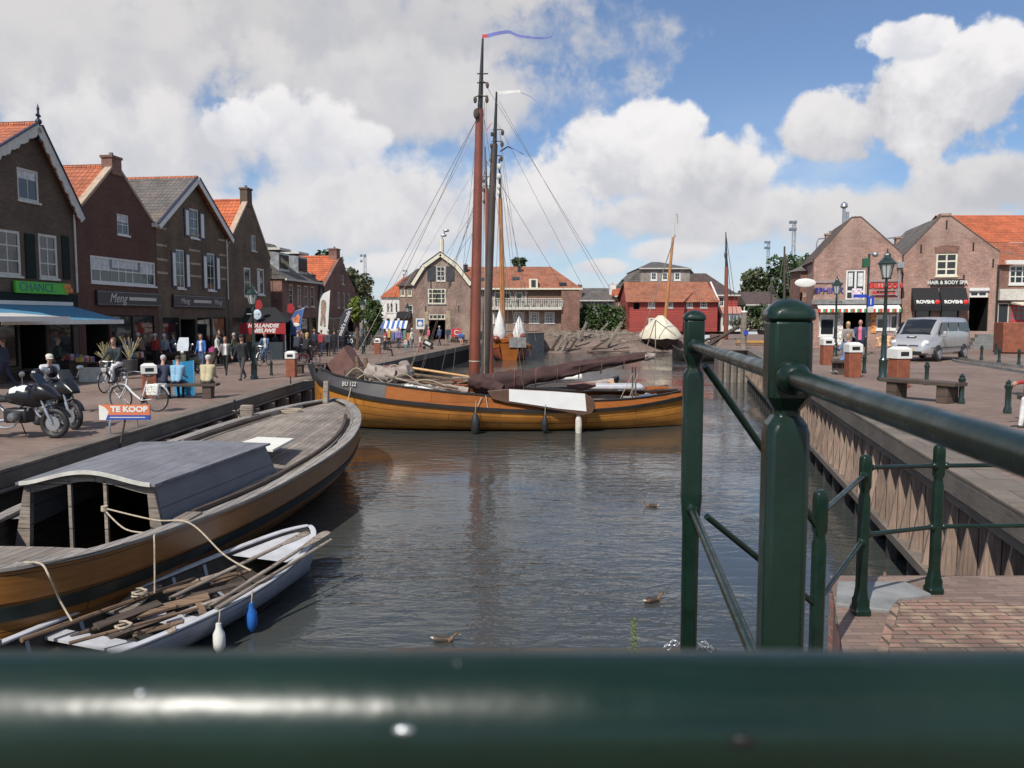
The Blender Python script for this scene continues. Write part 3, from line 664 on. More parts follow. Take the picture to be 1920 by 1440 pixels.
# ---- house 6
a = LF(611); b = LF(669); w = (b-a).length
h = House('gable_house', 'brick gable house with bright orange roof and two chimneys beyond the terrace', a, TH, w, 11, None, mBrickMid)
e = h.F(615, 541)[1]; ap = h.F(642, 485)[1]; h.prof = [(0, e), (w/2, ap), (w, e)]
for (x0, y0, x1, y1) in ((641, 516, 645, 533), (633, 548, 637, 577), (643, 549, 647, 577), (652, 550, 656, 577)): h.win(h.px(x0, y0, x1, y1), 1, 2, mOldWhite, fw=.09)
shop(h, .5, w-.5, 2.5, mOldWhite, 4, door=3)
h.wallmesh(raise_=.1); h.roof(mTileBright, y0=.29); h.chimney(w/2, .5, .9, .7, ap-.3, ap+.7, mBrickMid); h.chimney(w/2-.2, 7.5, .9, .7, ap-.3, ap+.6, mBrickMid)
# small gable of the passage house in front of it
h = House('passage_house', 'narrow grey gable house squeezed between the terrace and the orange roofed house', LF(600), TH, (LF(611)-LF(600)).length, 7, None, mStone)
w = h.w; e = h.F(604, 560)[1]; ap = h.F(606, 532)[1]; h.prof = [(0, e), (w/2, ap), (w, e)]; h.win((.5, .6, w-.5, 2.4), 1, 1, mOldWhite); h.wallmesh(); h.roof(mTileBrown, oh=.15); h.chimney(w/2, .8, .5, .5, ap-.3, ap+.6, mBrickMid)
# drainpipes
for (hh, x, lab) in ((H1, w1-.08, 0), (H3, H3.w-.1, 0)): B().tube([(x, -.08, 3.6), (x, -.08, hh.prof[-1][1]-.1)], .045, 8).build('drainpipe', mOldWhite, hh.root)
# ------------------------------------------------------------------ far side of the harbour
def frontal(name, label, x0, x1, Y, zb, prof_px, depth, wall, th=0.0, group=None, cat='house'):
    a = A(x0, 600, Y); b = A(x1, 600, Y); loc = V((a.x, a.y, zb)); w = (b.x-a.x)/cos(th)
    h = House(name, label, loc, th, w, depth, None, wall, group, cat); w = h.F(x1, 600)[0]; h.prof = [h.F(*p) for p in prof_px]; h.prof[0] = (0, h.prof[0][1]); h.w = w; h.prof[-1] = (w, h.prof[-1][1]); return h
# warehouse with curved gambrel gable
h = frontal('warehouse', 'brick warehouse with curved cream edged gable at the far end of the left quay', 774, 883, 76, 0, [(774, 532), (794, 499), (826, 476), (856, 498), (883, 532)], 14, mBrickWarm, cat='building')
r = h.px(818, 499, 835, 527); h.win(r, 2, 3, mOldWhite, fw=.1, bars=.06); h.shut(r[0]-.85, r[0]-.08, r[1], r[3], M('dark_grey_shutter', (.04, .04, .045), .5)); h.shut(r[2]+.08, r[2]+.85, r[1], r[3], M('dark_grey_shutter', (0, 0, 0)))
r = h.px(802, 541, 836, 570); h.win(r, [.25, .5, .5, .75], [.35, .68], mCream, fw=.12, bars=.07, sill=mStone)
r = h.px(804, 589, 835, 599); h.win(r, [.25, .5, .75], 1, mCream, fw=.1, bars=.06, sill=False)
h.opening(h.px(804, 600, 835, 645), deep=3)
h.wallmesh(); h.roof([mTileBrown, mTileBrown, mTileDull, mTileDull], oh=.2, ov=.15); barge(h, mCream, wd=.36, oh=.2, ov=.1, carved=False)
# sandy brick patches round the door, iron anchors
an = B()
for (x, y) in ((808, 532), (845, 528), (798, 577), (860, 577), (842, 532)): q = h.F(x, y); an.bx(q[0]-.04, q[0]+.04, -.05, -.003, q[1]-.4, q[1]+.2)
an.build('wall_anchor', mBlack, h.root)
q0 = h.px(796, 583, 803, 645); B().bx(q0[0], q0[2], -.03, -.003, .02, q0[3]).build('sandy_pier', mBrickBuff, h.root); q0 = h.px(836, 583, 845, 645); B().bx(q0[0], q0[2], -.03, -.003, .02, q0[3]).build('sandy_pier', mBrickBuff, h.root)
st = B(); ax = h.w/2; az = max(p[1] for p in h.prof)
st.tube([(ax, .3, az), (ax, .3, az+1.4)], .22, 8); st.build('roof_lantern', mCream, h.root); B().tube([(ax, .3, az+1.4), (ax+.3, .3, az+2.1)], .07, 6).ell((ax+.2, .3, az+1.75), (.3, .1, .15)).ell((ax+.45, .3, az+2.2), (.3, .1, .15)).build('weather_vane', mSteel, h.root)
WH = h
# long orange roofed building
h = frontal('harbour_building', 'long brick harbour building with big orange hipped roof and balcony', 870, 1085, 97, FZ, [(870, 541), (1085, 541)], 12, mBrickWarm, cat='building')
e = h.prof[0][1]; w = h.w
h.prof = [(0, e), (w, e)]
for x0 in (924, 963, 992, 1021): h.win(h.px(x0, 585, x0+19, 606), 4, 4, mWhite, fw=.16, bars=.09)
for x0 in (926, 944, 966, 985): h.win(h.px(x0, 548, x0+14, 576), 1, 1, mOldWhite, fw=.12)
h.wallmesh(side=mBrickWarm)
rh = h.F(1000, 494)[1]; hx = h.F(1037, 494)[0]
B().add([(-.2, -.5, e), (w+.3, -.5, e), (hx, 6, rh), (-.2, 6, rh), (w+.3, 12.5, e), (-.2, 12.5, e)], [(0, 1, 2, 3), (1, 4, 2), (3, 2, 4, 5), (0, 3, 5)]).build('roof', mTileDull, h.root)
B().bx(-.3, w+.4, -.62, -.45, e-.15, e+.05).build('gutter', mCream, h.root)
r = h.px(922, 576, 1052, 581); B().bx(r[0], r[2], -1.3, -.003, r[1], r[3]).build('balcony_slab', mOldWhite, h.root)
bl = B(); x = r[0]
while x < r[2]: bl.bx(x, x+.05, -1.27, -1.22, r[3], r[3]+.95); x += .22
bl.bx(r[0], r[2], -1.29, -1.2, r[3]+.96, r[3]+1.04); bl.build('balcony_rail', mOldWhite, h.root)
for i in range(9): x = r[0]+.6+i*(r[2]-r[0]-1)/8; B().bx(x, x+.62, -.95, -.4, r[3]+.002, r[3]+.8).build('balcony_chest', M('balcony_clutter', (.35, .33, .30), .7, .5, 1), h.root)
r2 = h.px(1052, 541, 1085, 620); B().bx(r2[0], r2[2], -.9, -.003, 0, r2[3]-.3).build('dark_bay', mBrickMid, h.root)
r2 = h.px(990, 541, 1052, 562); B().bx(r2[0], r2[2], -.03, -.003, r2[1], r2[3]-.2).build('weatherboard', M('brown_boards', (.16, .09, .06), .7), h.root)
r3 = h.px(992, 523, 1008, 541); d = B().bx(r3[0], r3[2], -.45, 2, e, r3[3]).build('roof_dormer', mCream, h.root); B().bx(r3[0]+.25, r3[2]-.25, -.5, -.452, e+.15, r3[3]-.15).build('dormer_window', mGlass, d)
for (px_, py_) in ((869, 503), (975, 505)): q = h.F(px_, py_); h.chimney(q[0], 4.5, .5, .5, q[1]-1.2, q[1]+.6, mBlack)
for (px_, py_) in ((905, 523), (967, 521), (1056, 533)):
    q = h.F(px_, py_); yy = (q[1]-e)/(rh-e)*6.5-.5; B().box((q[0], yy-.05, q[1]), (.9, .9, .12), Matrix.Rotation(atan2(rh-e, 6.5), 3, 'X')).build('roof_light', mGlass, h.root)
# white and brown houses left of the warehouse
h = frontal('white_house', 'white rendered house with orange roof beyond the round trees', 716, 754, 104, 0, [(716, 558), (754, 522), (790, 558)][:2]+[(754, 522)], 9, mWhite)
wdt = h.w; zz = h.F(716, 557)[1]; zt = h.F(748, 524)[1]; h.prof = [(0, zz), (wdt, zz)]
for x0 in (725, 732, 741): h.win(h.px(x0, 568, x0+5, 586), 1, 1, mOldWhite, fw=.08)
h.win(h.px(724, 596, 732, 612), 1, 1, mOldWhite); h.win(h.px(738, 596, 746, 612), 1, 1, mOldWhite)
h.wallmesh(); B().add([(-.2, -.3, zz), (wdt+.2, -.3, zz), (wdt+.2, 4.5, zt+.6), (wdt*.9, 4.5, zt+.6), (wdt+.2, 9.3, zz), (-.2, 9.3, zz)], [(0, 1, 2, 3), (3, 2, 4, 5), (0, 3, 5), (1, 4, 2)]).build('roof', mTileBright, h.root)
h = frontal('brick_house', 'brown brick house with grey roof joined to the left of the warehouse', 749, 776, 86, 0, [(749, 536), (776, 536)], 9, mBrickWarm)
wdt = h.w; zz = h.prof[0][1]; zt = h.F(776, 506)[1]
for x0 in (751, 764): h.win(h.px(x0, 541, x0+8, 555), 2, 1, mCream, fw=.09)
h.win(h.px(765, 572, 774, 592), 1, 2, mWhite); h.opening(h.px(752, 600, 761, 640)); h.wallmesh()
B().add([(-.3, -.3, zz), (wdt+.2, -.3, zz), (wdt+.2, 4.5, zt+.4), (wdt*.9, 4.5, zt+.4), (wdt+.2, 9.3, zz), (-.3, 9.3, zz)], [(0, 1, 2, 3), (3, 2, 4, 5), (0, 3, 5), (1, 4, 2)]).build('roof', mTileBrown, h.root)
q = h.px(745, 584, 772, 597); B().prism([(0, q[1]), (0, q[3]), (-1.4, q[1])], q[0], q[2], 'yz').build('awning', mBlackFab, h.root)
mBrickPaleGrey = brick_mat('pale_grey_brick', (.30, .25, .22), (.24, .20, .18), (.3, .28, .25))
# small houses right of the long building
def simple(name, label, x0, x1, Y, zb, yeave, yridge, wall, roof, wins=(), ridge=(0, 1), depth=8, cat='house', wm=None, hipd=.5, nx=2, nz=2, fw=.09):
    h = frontal(name, label, x0, x1, Y, zb, [(x0, yeave), (x1, yeave)], depth, wall, cat=cat); w = h.w; e = h.prof[0][1]; rz = h.F((x0+x1)/2, yridge)[1]; rz = e+(rz-e)*(1+depth*.5/Y)
    for r in wins: h.win(h.px(*r), nx, nz, wm or mWhite, fw=fw)
    h.wallmesh(); m = depth*hipd
    B().add([(-.2, -.3, e), (w+.2, -.3, e), (w*ridge[1], m, rz), (w*ridge[0], m, rz), (w+.2, depth+.3, e), (-.2, depth+.3, e)], [(0, 1, 2, 3), (3, 2, 4, 5), (0, 3, 5), (1, 4, 2)]).build('roof', roof, h.root)
    B().bx(-.25, w+.25, -.42, -.28, e-.14, e+.02).build('gutter', mOldWhite, h.root)
    return h, e, w, rz
h, e, w, rz = simple('small_house', 'low grey house with slate roof and white chimney behind the hedge', 1090, 1153, 112, FZ, 563, 539, mStone, mTileGrey, [(1112, 565, 1122, 575), (1128, 566, 1140, 576)])
h.chimney(w*.97, 2, .9, .9, e-1, rz+.4, mWhite); h.chimney(-.3, 1, .8, .8, e-1, rz+.2, mBrickMid)
simple('small_house', 'low house with orange roof between the slate roofed house and the red shed', 1154, 1182, 110, FZ, 555, 539, mBrickMid, mTileBright, [(1160, 560, 1168, 575)])
h, e, w, rz = simple('mansion', 'tall brick house with grey mansard roof and three white windows behind the red shed', 1200, 1292, 118, FZ, 503, 486, mBrickPaleGrey, mTileGrey, [(1220, 510, 1232, 526), (1241, 510, 1253, 526), (1264, 510, 1276, 526)], ridge=(.38, .55), depth=14, cat='building', fw=.2)
B().prism([(0, 0), (0, e), (-2.2, e-2.2), (-2.6, 0)], 0.1, 12, 'xz').build('mansard_side', mTileGrey, h.root)
B().prism([(w, 0), (w, e), (w+1.4, e-1.6), (w+1.8, 0)], 0.1, 12, 'xz').build('mansard_side', mTileGrey, h.root)
h, e, w, rz = simple('mansion', 'brick house with grey hipped roof behind the right end of the red shed', 1300, 1378, 112, FZ, 552, 510, mBrickMid, mTileBrown, [(1350, 555, 1358, 572)], ridge=(.25, .55), depth=13, cat='building')
# red shed
h = frontal('red_shed', 'long red boarded boat shed with orange tiled roof and small white windows', 1180, 1345, 95, .5, [(1180, 564), (1345, 564)], 9, wood_mat('red_boards', (.37, .06, .046), (.30, .048, .038), plank=.22, seam=(.08, .01, .01), ms=.02, length=50, grain=.4), cat='building')
w = h.w; e = h.prof[0][1]
for r in ((1215, 567, 1228, 577), (1250, 567, 1262, 577), (1287, 566, 1299, 577), (1313, 565, 1326, 577), (1216, 596, 1228, 606)): h.win(h.px(*r), 3, 2, mWhite, fw=.14, bars=.07)
h.opening(h.px(1188, 568, 1199, 580))
h.wallmesh(); rz = h.F(1260, 527)[1]; rz = e+(rz-e)*1.04
B().add([(-.5, -.5, e-.15), (w+.2, -.5, e-.15), (w-.4, 4, rz), (-.2, 4, rz), (w+.2, 9.4, e), (-.5, 9.4, e)], [(0, 1, 2, 3), (3, 2, 4, 5)]).build('roof', mTileDull, h.root)
B().prism([(0, e), (4, rz-.1), (9, e)], -.02, .1, 'yz').build('end_gable', h.wall, h.root); B().prism([(0, e), (4, rz-.1), (9, e)], w-.1, w+.02, 'yz').build('end_gable', h.wall, h.root)
B().prism([(-.5, e-.2), (4, rz+.03), (4, rz-.25), (-.4, e-.45)], w+.02, w+.2, 'yz').build('verge_board', mWhite, h.root)
RS = h
h, e, w, rz = simple('bay_house', 'red house end with white bay window and pale pink bay roof beside the red shed', 1346, 1382, 97, .5, 553, 540, RS.wall, mTileBrown, [(1347, 556, 1358, 575)], cat='house', fw=.14)
r = h.px(1348, 588, 1384, 618); b_ = B().bx(r[0], r[2], -1.2, -.003, 0, r[3]).build('bay_window', mWhite, h.root)
for i in range(5): ww = (r[2]-r[0]-.2)/5; B().bx(r[0]+.15+i*ww, r[0]+.05+(i+1)*ww, -1.23, -1.202, r[1]+.5, r[3]-.25).build('pane', mGlassL, b_)
B().prism([(-1.4, r[3]), (-.01, r[3]), (-.01, r[3]+.85)], r[0]-.2, r[2]+.2, 'yz').build('bay_roof', M('pink_tiles', (.42, .20, .16), .8, .2, 6), h.root)
simple('dark_roofed_house', 'distant house with dark brown roof and a band of white windows above the hedge', 1400, 1462, 112, FZ, 571, 546, mOldWhite, mTileBrown, [(1402, 572, 1432, 583)], depth=9, nx=4, nz=1)
# ------------------------------------------------------------------ right quay buildings
h = frontal('grill_restaurant', 'pinkish brick gable building with grill room lettering and striped awning on the right quay', 1523, 1687, 50, RZ, [(1527, 487), (1597, 412), (1614, 411), (1683, 480)], 6.0, mBrickPink, th=-R(13), cat='building')
h.prof = [(0, h.prof[0][1]-.1)]+h.prof[1:3]+[(h.w, h.prof[-1][1])]
r = h.px(1587, 506, 1621, 562); h.win(r, [.5], [.28], mWhite, fw=.09, bars=.12, curtain=[(.12, .36, .45, .9), (.62, .9, .45, .9)])
h.win(h.px(1537, 590, 1565, 630), 1, 1, mWhite, fw=.1, curtain=[(.1, .9, .78, .95)]); h.opening(h.px(1581, 579, 1625, 651), deep=3)
h.win(h.px(1643, 590, 1667, 618), 1, 1, mWhite, fw=.1, curtain=[(.1, .9, .7, .95)]); h.win(h.px(1669, 590, 1683, 618), 1, 1, mWhite, fw=.1)
h.wallmesh(raise_=.12); h.roof(mTileBrown, y0=.29, ov=.1); h.coping(M('dark_coping', (.10, .08, .07), .8), hgt=.06, lift=.12, y=-.03, wid=.33)
w = h.w
r = h.px(1527, 565, 1687, 570); B().bx(-.1, w, -.25, -.003, r[1], r[3]+.1).build('fascia', mStone, h.root)
q = B(); n = 36
q.prism([(-.02, r[1]-.02), (-.75, r[1]-.28), (-.75, r[1]-.31), (-.02, r[1]-.06)], .25, w-.1, 'yz', 0)
for i in range(n):
    xa = .25+(w-.35)*i/n; xb = .25+(w-.35)*(i+1)/n
    q.bx(xa, xb-.004, -.77, -.752, r[1]-.50, r[1]-.28, (1, 0, 2)[i % 3])
q.build('awning', [M('awning_white', (.75, .74, .7), .8, .05), M('awning_red', (.55, .03, .03), .8, .1), M('awning_green', (.05, .28, .10), .8, .1)], h.root)
mBlueL = M('blue_letters', (.03, .04, .32), .5); mRedL = M('red_letters', (.62, .03, .03), .4)
f = h.F
q = f(1554, 545); text('SPHINX', .48, mBlueL, h.root, (q[0], -.04, q[1]), ext=.03, sx=1.0, bold=.01)
q = f(1658, 536); text('GRILLROOM', .42, mRedL, h.root, (q[0], -.04, q[1]), ext=.03, sx=.86, bold=.012)
q = f(1657, 551); text('PIZZERIA', .42, mRedL, h.root, (q[0], -.04, q[1]), ext=.03, sx=.78, bold=.012)
for (xa, ya, xb, yb) in ((1527, 527, 1580, 527.6), (1630, 525, 1684, 525.6), (1630, 551.6, 1684, 552.2)): u = h.px(xa, ya, xb, yb+.5); B().bx(u[0], u[2], -.14, -.1, u[1], u[3]).build('sign_rail', mSteel, h.root)
for (xa, ya, xb, yb, c) in ((1633, 586, 1642, 602, (.55, .22, .06)), (1633, 604, 1642, 624, (.6, .42, .3)), (1571, 582, 1579, 648, (.6, .55, .5))):
    u = h.px(xa, ya, xb, yb); B().bx(u[0], u[2], -.06, -.004, u[1], u[3]).build('menu_poster', M('poster_%d' % xa, c, .6, .7, 6), h.root)
u = h.px(1597, 541, 1615, 563); B().bx(u[0], u[2], -.06, -.02, u[1], u[3]).build('paper_notice', M('notice_white_red', (.6, .5, .55), .6, .5, 8), h.root)
for (xa, xb) in ((1537, 1570), (1643, 1680)): u = h.px(xa, 630, xb, 650); B().bx(u[0], u[2], -.05, -.004, u[1], u[3]).build('menu_board', M('food_pictures', (.55, .33, .2), .5, .85, 5), h.root)
for dx in (0, .22): B().tube([(w*.43+dx, 3.2, 6), (w*.43+dx, 3.2, h.F(1590, 378)[1]-dx)], .1, 10).build('flue_pipe', mSteel, h.root)
B().lathe([(.12, 0), (.24, .1), (.2, .3), (.05, .42)], 12, (w*.43, 3.2, h.F(1590, 378)[1])).build('flue_cowl', mSteel, h.root)
h.chimney(1.7, 5.4, .6, .6, 5, h.F(1566, 436)[1]+.35, mBrickPink)
B().tube([(w-.15, -.1, 0), (w-.15, -.1, h.F(1686, 505)[1])], .06, 8).build('drainpipe', mSteel, h.root); q = h.F(1687, 497); B().box((q[0], -.15, q[1]), (.35, .3, .35)).build('hopper_head', mSteel, h.root)
q = h.F(1508, 531); B().ell((q[0], -.5, q[1]), (.62, .05, .27), 20, 10).tube([(q[0]+.5, -.45, q[1]), (0, -.02, q[1])], .03).build('oval_sign', mWhite, h.root)
GR = h
# annex to the left
h = frontal('side_annex', 'low dark brick annex on the left side of the grill building', 1499, 1522.6, 53, RZ, [(1499, 508), (1522.6, 508)], 2, mBrickMid, cat='building')
w = h.w; e = h.prof[0][1]
for x0 in (1500, 1506, 1512): h.win(h.px(x0, 548, x0+4, 556), 1, 1, mOldWhite, fw=.04, sill=False)
h.wallmesh(); B().add([(-.2, -.2, e), (w, -.2, e), (w, 2.2, e+.5), (-.2, 2.2, e)], [(0, 1, 2, 3)]).build('roof', mTileGrey, h.root)
# spa
h = frontal('spa_building', 'pinkish brick gable building with black awnings and a hair and body spa sign', 1690, 1868, 50, RZ, [(1690, 482), (1765, 409), (1783, 409), (1866, 476)], 8, mBrickPink, th=-R(13), cat='building')
r = h.px(1756, 475, 1794, 517); h.win(r, [.5], [.3, .65], mCream, fw=.1, bars=.09)
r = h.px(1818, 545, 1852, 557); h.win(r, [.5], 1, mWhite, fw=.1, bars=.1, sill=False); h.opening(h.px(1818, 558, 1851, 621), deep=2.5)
h.win(h.px(1716, 570, 1744, 604), 1, 1, mDarkGreen); h.win(h.px(1764, 570, 1797, 604), 1, 1, mDarkGreen)
h.wallmesh(raise_=.1); h.roof([mTileGrey, mTileGrey, mTileDull], y0=.29, ov=.1); h.coping(M('dark_coping', (0, 0, 0)), hgt=.06, lift=.1, y=-.03, wid=.33)
w = h.w
u = h.px(1764, 400, 1784, 409); B().bx(u[0], u[2], 0, .6, u[1]+.05, u[3]).build('chimney', mBrickPink, h.root)
u = h.px(1690, 434, 1716, 440); h.chimney(1.6, 7.2, 1.1, .7, 6, u[3]+.2, mBrickPink)
sg = h.px(1744, 524, 1807, 536); o = B().bx(sg[0], sg[2], -.12, -.004, sg[1], sg[3]).build('sign_board', mBlack, h.root); text('HAIR & BODY SPA', .3, mWhite, o, ((sg[0]+sg[2])/2, -.13, (sg[1]+sg[3])/2), name='sign_lettering', sx=.93, bold=.008)
for (xa, xb) in ((1709, 1757), (1761, 1809)):
    u = h.px(xa, 540, xb, 582)
    o = B().prism([(-.02, u[3]), (-.8, u[1]+.3), (-.8, u[1]-.02), (-.02, u[1]+.15)], u[0], u[2], 'yz').build('awning', mBlackFab, h.root)
    sl = atan2(.78, u[3]-u[1]-.3); c_ = (u[0]+u[2])/2
    text('ROVSHI', .34, mWhite, o, (c_-.12, -.74, u[1]+.5), rot=(pi/2-sl, 0, 0), name='awning_lettering', bold=.012, sx=.85); B().ell((c_+.56, -.76, u[1]+.5), (.15, .03, .14), 14, 8).build('red_dot', mRedL, o)
u = h.px(1817, 540, 1854, 545); B().bx(u[0], u[2], -.12, -.004, u[1], u[3]).build('door_lintel', mWhite, h.root)
u = h.px(1754, 463, 1796, 474); B().prism([(u[0], u[1]), (u[0]-.08, u[3]), ((u[0]+u[2])/2, u[3]+.1), (u[2]+.08, u[3]), (u[2], u[1])], -.03, -.003, 'xz').build('brick_arch', mBrickMid, h.root)
an = B()
for (x, y) in ((1727, 463), (1825, 459), (1775, 418), (1807, 520), (1862, 490)): q = h.F(x, y); an.bx(q[0]-.04, q[0]+.04, -.05, -.003, q[1]-.35, q[1]+.15)
an.build('wall_anchor', mBlack, h.root)
for k in range(4): u = h.px(1828-k*1, 618, 1870, 645); B().bx(u[0]-.2*k, u[2], -1.6+(3-k)*.38-.0, -.003-.0, .22*(3-k)+.002, .22*(4-k)).build('front_step', M('step_stone', (.17, .17, .165), .85, .25, 3), h.root)
B().tube([(w-.05, -.1, 0), (w-.05, -.1, h.F(1866, 497)[1])], .06, 8).build('drainpipe', mBlack, h.root)
SP = h
# big orange roofed house behind the spa, and the shop on the right edge
h = frontal('tall_house', 'tall house with bright orange roof rising behind the spa building', 1812, 2010, 58, RZ, [(1812, 455), (2010, 455)], 9, mWhite)
w = h.w; e = h.prof[0][1]; h.wallmesh(); rz = h.F(1860, 403)[1]*1.06
B().add([(-.2, -.3, e), (w, -.3, e), (w, 4.5, rz), (-.2, 4.5, rz), (w, 9.3, e), (-.2, 9.3, e)], [(0, 1, 2, 3), (3, 2, 4, 5)]).build('roof', mTileBright, h.root); B().prism([(0, e), (4.5, rz-.1), (9, e)], -.05, .1, 'yz').build('white_end_gable', mWhite, h.root)
h = frontal('corner_shop', 'shop with weathered orange roof, ornate white window and pale fascia at the right edge', 1870, 2010, 51, RZ, [(1870, 497), (2010, 497)], 7, mBrickMid)
w = h.w; e = h.prof[0][1]
h.win(h.px(1893, 497, 1930, 533), [.33, .66], [.4, .7], mWhite, fw=.12, bars=.07); h.win(h.px(1897, 572, 1935, 602), 4, 3, M('red_frames', (.5, .05, .06), .5), fw=.1, bars=.06, glass=mGlassL); h.win(h.px(1872, 568, 1890, 618), 1, 1, mWhite, fw=.05)
h.wallmesh(); rz = h.F(1880, 455)[1]*1.05
B().add([(-.1, -.3, e), (w, -.3, e), (w, 3.5, rz), (-.1, 3.5, rz), (w, 7.3, e), (-.1, 7.3, e)], [(0, 1, 2, 3), (3, 2, 4, 5), (0, 3, 5)]).build('roof', mTileRed, h.root)
u = h.px(1870, 542, 2010, 563); B().bx(u[0], u[2], -.3, -.003, u[1], u[3]).build('fascia', mOldWhite, h.root)
u = h.px(1884, 488, 2000, 496); B().bx(u[0], u[2], -.2, -.003, u[1], u[3]).build('window_hood', mWhite, h.root)
u = h.px(1893, 565, 1940, 572); B().prism([(-.02, u[3]), (-1.2, u[1]), (-1.2, u[1]-.05), (-.02, u[3]-.15)], u[0], u[2]+3, 'yz').build('awning', M('cream_canvas', (.6, .52, .42), .8), h.root)
# ------------------------------------------------------------------ green painted railings
def rail_paint():
    m, nt, p = nmat('dark_green_gloss_paint')
    tc = N_(nt, 'ShaderNodeTexCoord'); n1 = N_(nt, 'ShaderNodeTexNoise', {0: tc.outputs['Object'], 'Scale': 38, 'Detail': 6, 'Roughness': .65})
    mr = N_(nt, 'ShaderNodeMapRange', {0: n1.outputs[0], 1: .72, 2: .74}); c, z = vary(nt, (.0045, .0175, .011), .3, 5)
    n3 = N_(nt, 'ShaderNodeTexNoise', {0: tc.outputs['Object'], 'Scale': 3.0, 'Detail': 6, 'Roughness': .7}); m3 = N_(nt, 'ShaderNodeMapRange', {0: n3.outputs[0], 1: .55, 2: .75, 3: 0, 4: .35})
    c = mixn(nt, m3.outputs[0], c, (.014, .022, .015))
    c = mixn(nt, mr.outputs[0], c, (.45, .44, .40)); nt.links.new(c, p.inputs['Base Color'])
    n2 = N_(nt, 'ShaderNodeTexNoise', {0: tc.outputs['Object'], 'Scale': 14, 'Detail': 4}); r = N_(nt, 'ShaderNodeMapRange', {0: n2.outputs[0], 1: .3, 2: .7, 3: .2, 4: .42}); nt.links.new(r.outputs[0], p.inputs['Roughness'])
    n4 = N_(nt, 'ShaderNodeTexNoise', {0: tc.outputs['Object'], 'Scale': 70, 'Detail': 3}); b = N_(nt, 'ShaderNodeBump', {'Strength': .28, 'Distance': .0015, 'Height': n4.outputs[0]}); nt.links.new(b.outputs[0], p.inputs['Normal'])
    p.inputs['Specular IOR Level'].default_value = .42
    return m
mRail = rail_paint()
mGalv = M('bright_chain_steel', (.6, .61, .62), .3, .2, 20, metal=.8)
def csq(z, s, ch): return [(s, -s+ch, z), (s, s-ch, z), (s-ch, s, z), (-s+ch, s, z), (-s, s-ch, z), (-s, -s+ch, z), (-s+ch, -s, z), (s-ch, -s, z)]
def post(name, parent, loc, rz, rows, par=None):
    b = B(); b.loft([csq(*r) for r in rows]); return b.build(name, mRail, parent, loc, (0, 0, rz), bevel=.004, sharp=25)
HT = .12        # handrail height below the lens
br = thing('bridge_railing', 'thick dark green handrail tube of the bridge crossing the very front', 'railing', (0, .23, CAMZ-HT-1.03))
B().tube([(-2.5, 0, 1.03), (-.8, 0, 1.03), (.8, 0, 1.03), (2.6, 0, 1.03)], .0205, 40).build('handrail', mRail, br)
B().tube([(-2.5, 0, .5), (2.6, 0, .5)], .016, 16).build('lower_rail', mRail, br)
for (px_, py_, sx, sz) in ((757, 1369, .003, .0011), (265, 1302, .0016, .0012), (1392, 1392, .004, .0025)):
    d = ray(px_, py_).normalized(); ax = V((0, .23, -HT)); a_ = d.y**2+d.z**2; b_ = -2*(d.y*ax.y+d.z*ax.z); c_ = ax.y**2+ax.z**2-.0205**2; k_ = (-b_-sqrt(b_*b_-4*a_*c_))/(2*a_); q = V((0, 0, CAMZ))+d*k_
    B().ell(q-V(br.location), (sx, .0012, sz), 9, 6, mt=Matrix.Rotation(.5, 3, 'X')).build('paint_chip', mGalv if px_ != 1392 else mBlack, br)
for x in (-1.9, -.0, 1.9): post('post', br, (x, 0, 0), 0, [(0, .04, .01), (.85, .04, .01), (.88, .03, .01), (.95, .03, .01), (.985, .02, .008)])
dk = struct(B().bx(-14, 1.0, -9, .42, 1.12, 1.30).build('bridge_deck', mPave)); dk = struct(B().bx(1.0, 14, -9, .42, RZ+.01, 1.30).build('bridge_ramp', mPave))
P1 = V((.565, 1.64, 0)); P2 = V((.795, 3.5, 0)); az = -atan2(P2.x-P1.x, P2.y-P1.y)
t = thing('bridge_side_railing', 'dark green railing with two heavy square posts and a tube running past the lens', 'railing', (P1.x, P1.y, .84), az)
q = CAMZ-.84; s = .043; L = (P2-P1).length
def zz(row, Y): return A(960, row, Y).z-.84
rows1 = [(0, s, .012), (zz(815, 1.6), s, .012), (zz(800, 1.6), s-.003, .016), (zz(782, 1.6), .026, .01), (zz(772, 1.6), .026, .01), (zz(746, 1.6), s, .012), (zz(604, 1.6), s, .012), (zz(602, 1.6), s-.004, .012)]
post('post', t, (0, 0, 0), 0, rows1)
def cap(z, loc): B().lathe([(s+.003, 0), (s+.005, .008), (s+.003, .02), (s-.008, .033), (s-.026, .042), (.004, .046)], 4, (0, 0, 0), sq=True).build('post_cap', mRail, t, (loc[0], loc[1], z), bevel=.009, sharp=80)
def rnd_cap(z, loc):
    b = B(); R_ = [(0, s+.002, .010), (.006, s+.005, .014), (.018, s+.004, .018), (.030, s-.004, .02), (.039, s-.016, .018), (.044, s-.03, .009)]; b.loft([csq(*r) for r in R_]); b.build('post_cap', mRail, t, (loc[0], loc[1], z), bevel=.005, sharp=75)
rnd_cap(zz(602, 1.6), (0, 0))
rows2 = [(-.0, .034, .012), (zz(985, 3.45), .036, .014), (zz(932, 3.45), .045, .01), (zz(925, 3.45), s, .01), (zz(712, 3.45), s, .01), (zz(700, 3.45), s-.003, .014), (zz(692, 3.45), .028, .01), (zz(684, 3.45), .028, .01), (zz(668, 3.45), s, .012), (zz(601, 3.45), s, .012)]
rows2 = sorted(rows2); post('post', t, (0, L, 0), 0, rows2); rnd_cap(zz(601, 3.45), (0, L))
hz = CAMZ-.118-.84; r = .0195
B().tube([(-.0, -.05, hz), (-.002, -.9, hz), (0, -1.4, hz)], r, 24).build('handrail', mRail, t); B().ell((-.0, -.06, hz), .034, 20, 14).build('rail_ball', mRail, t)
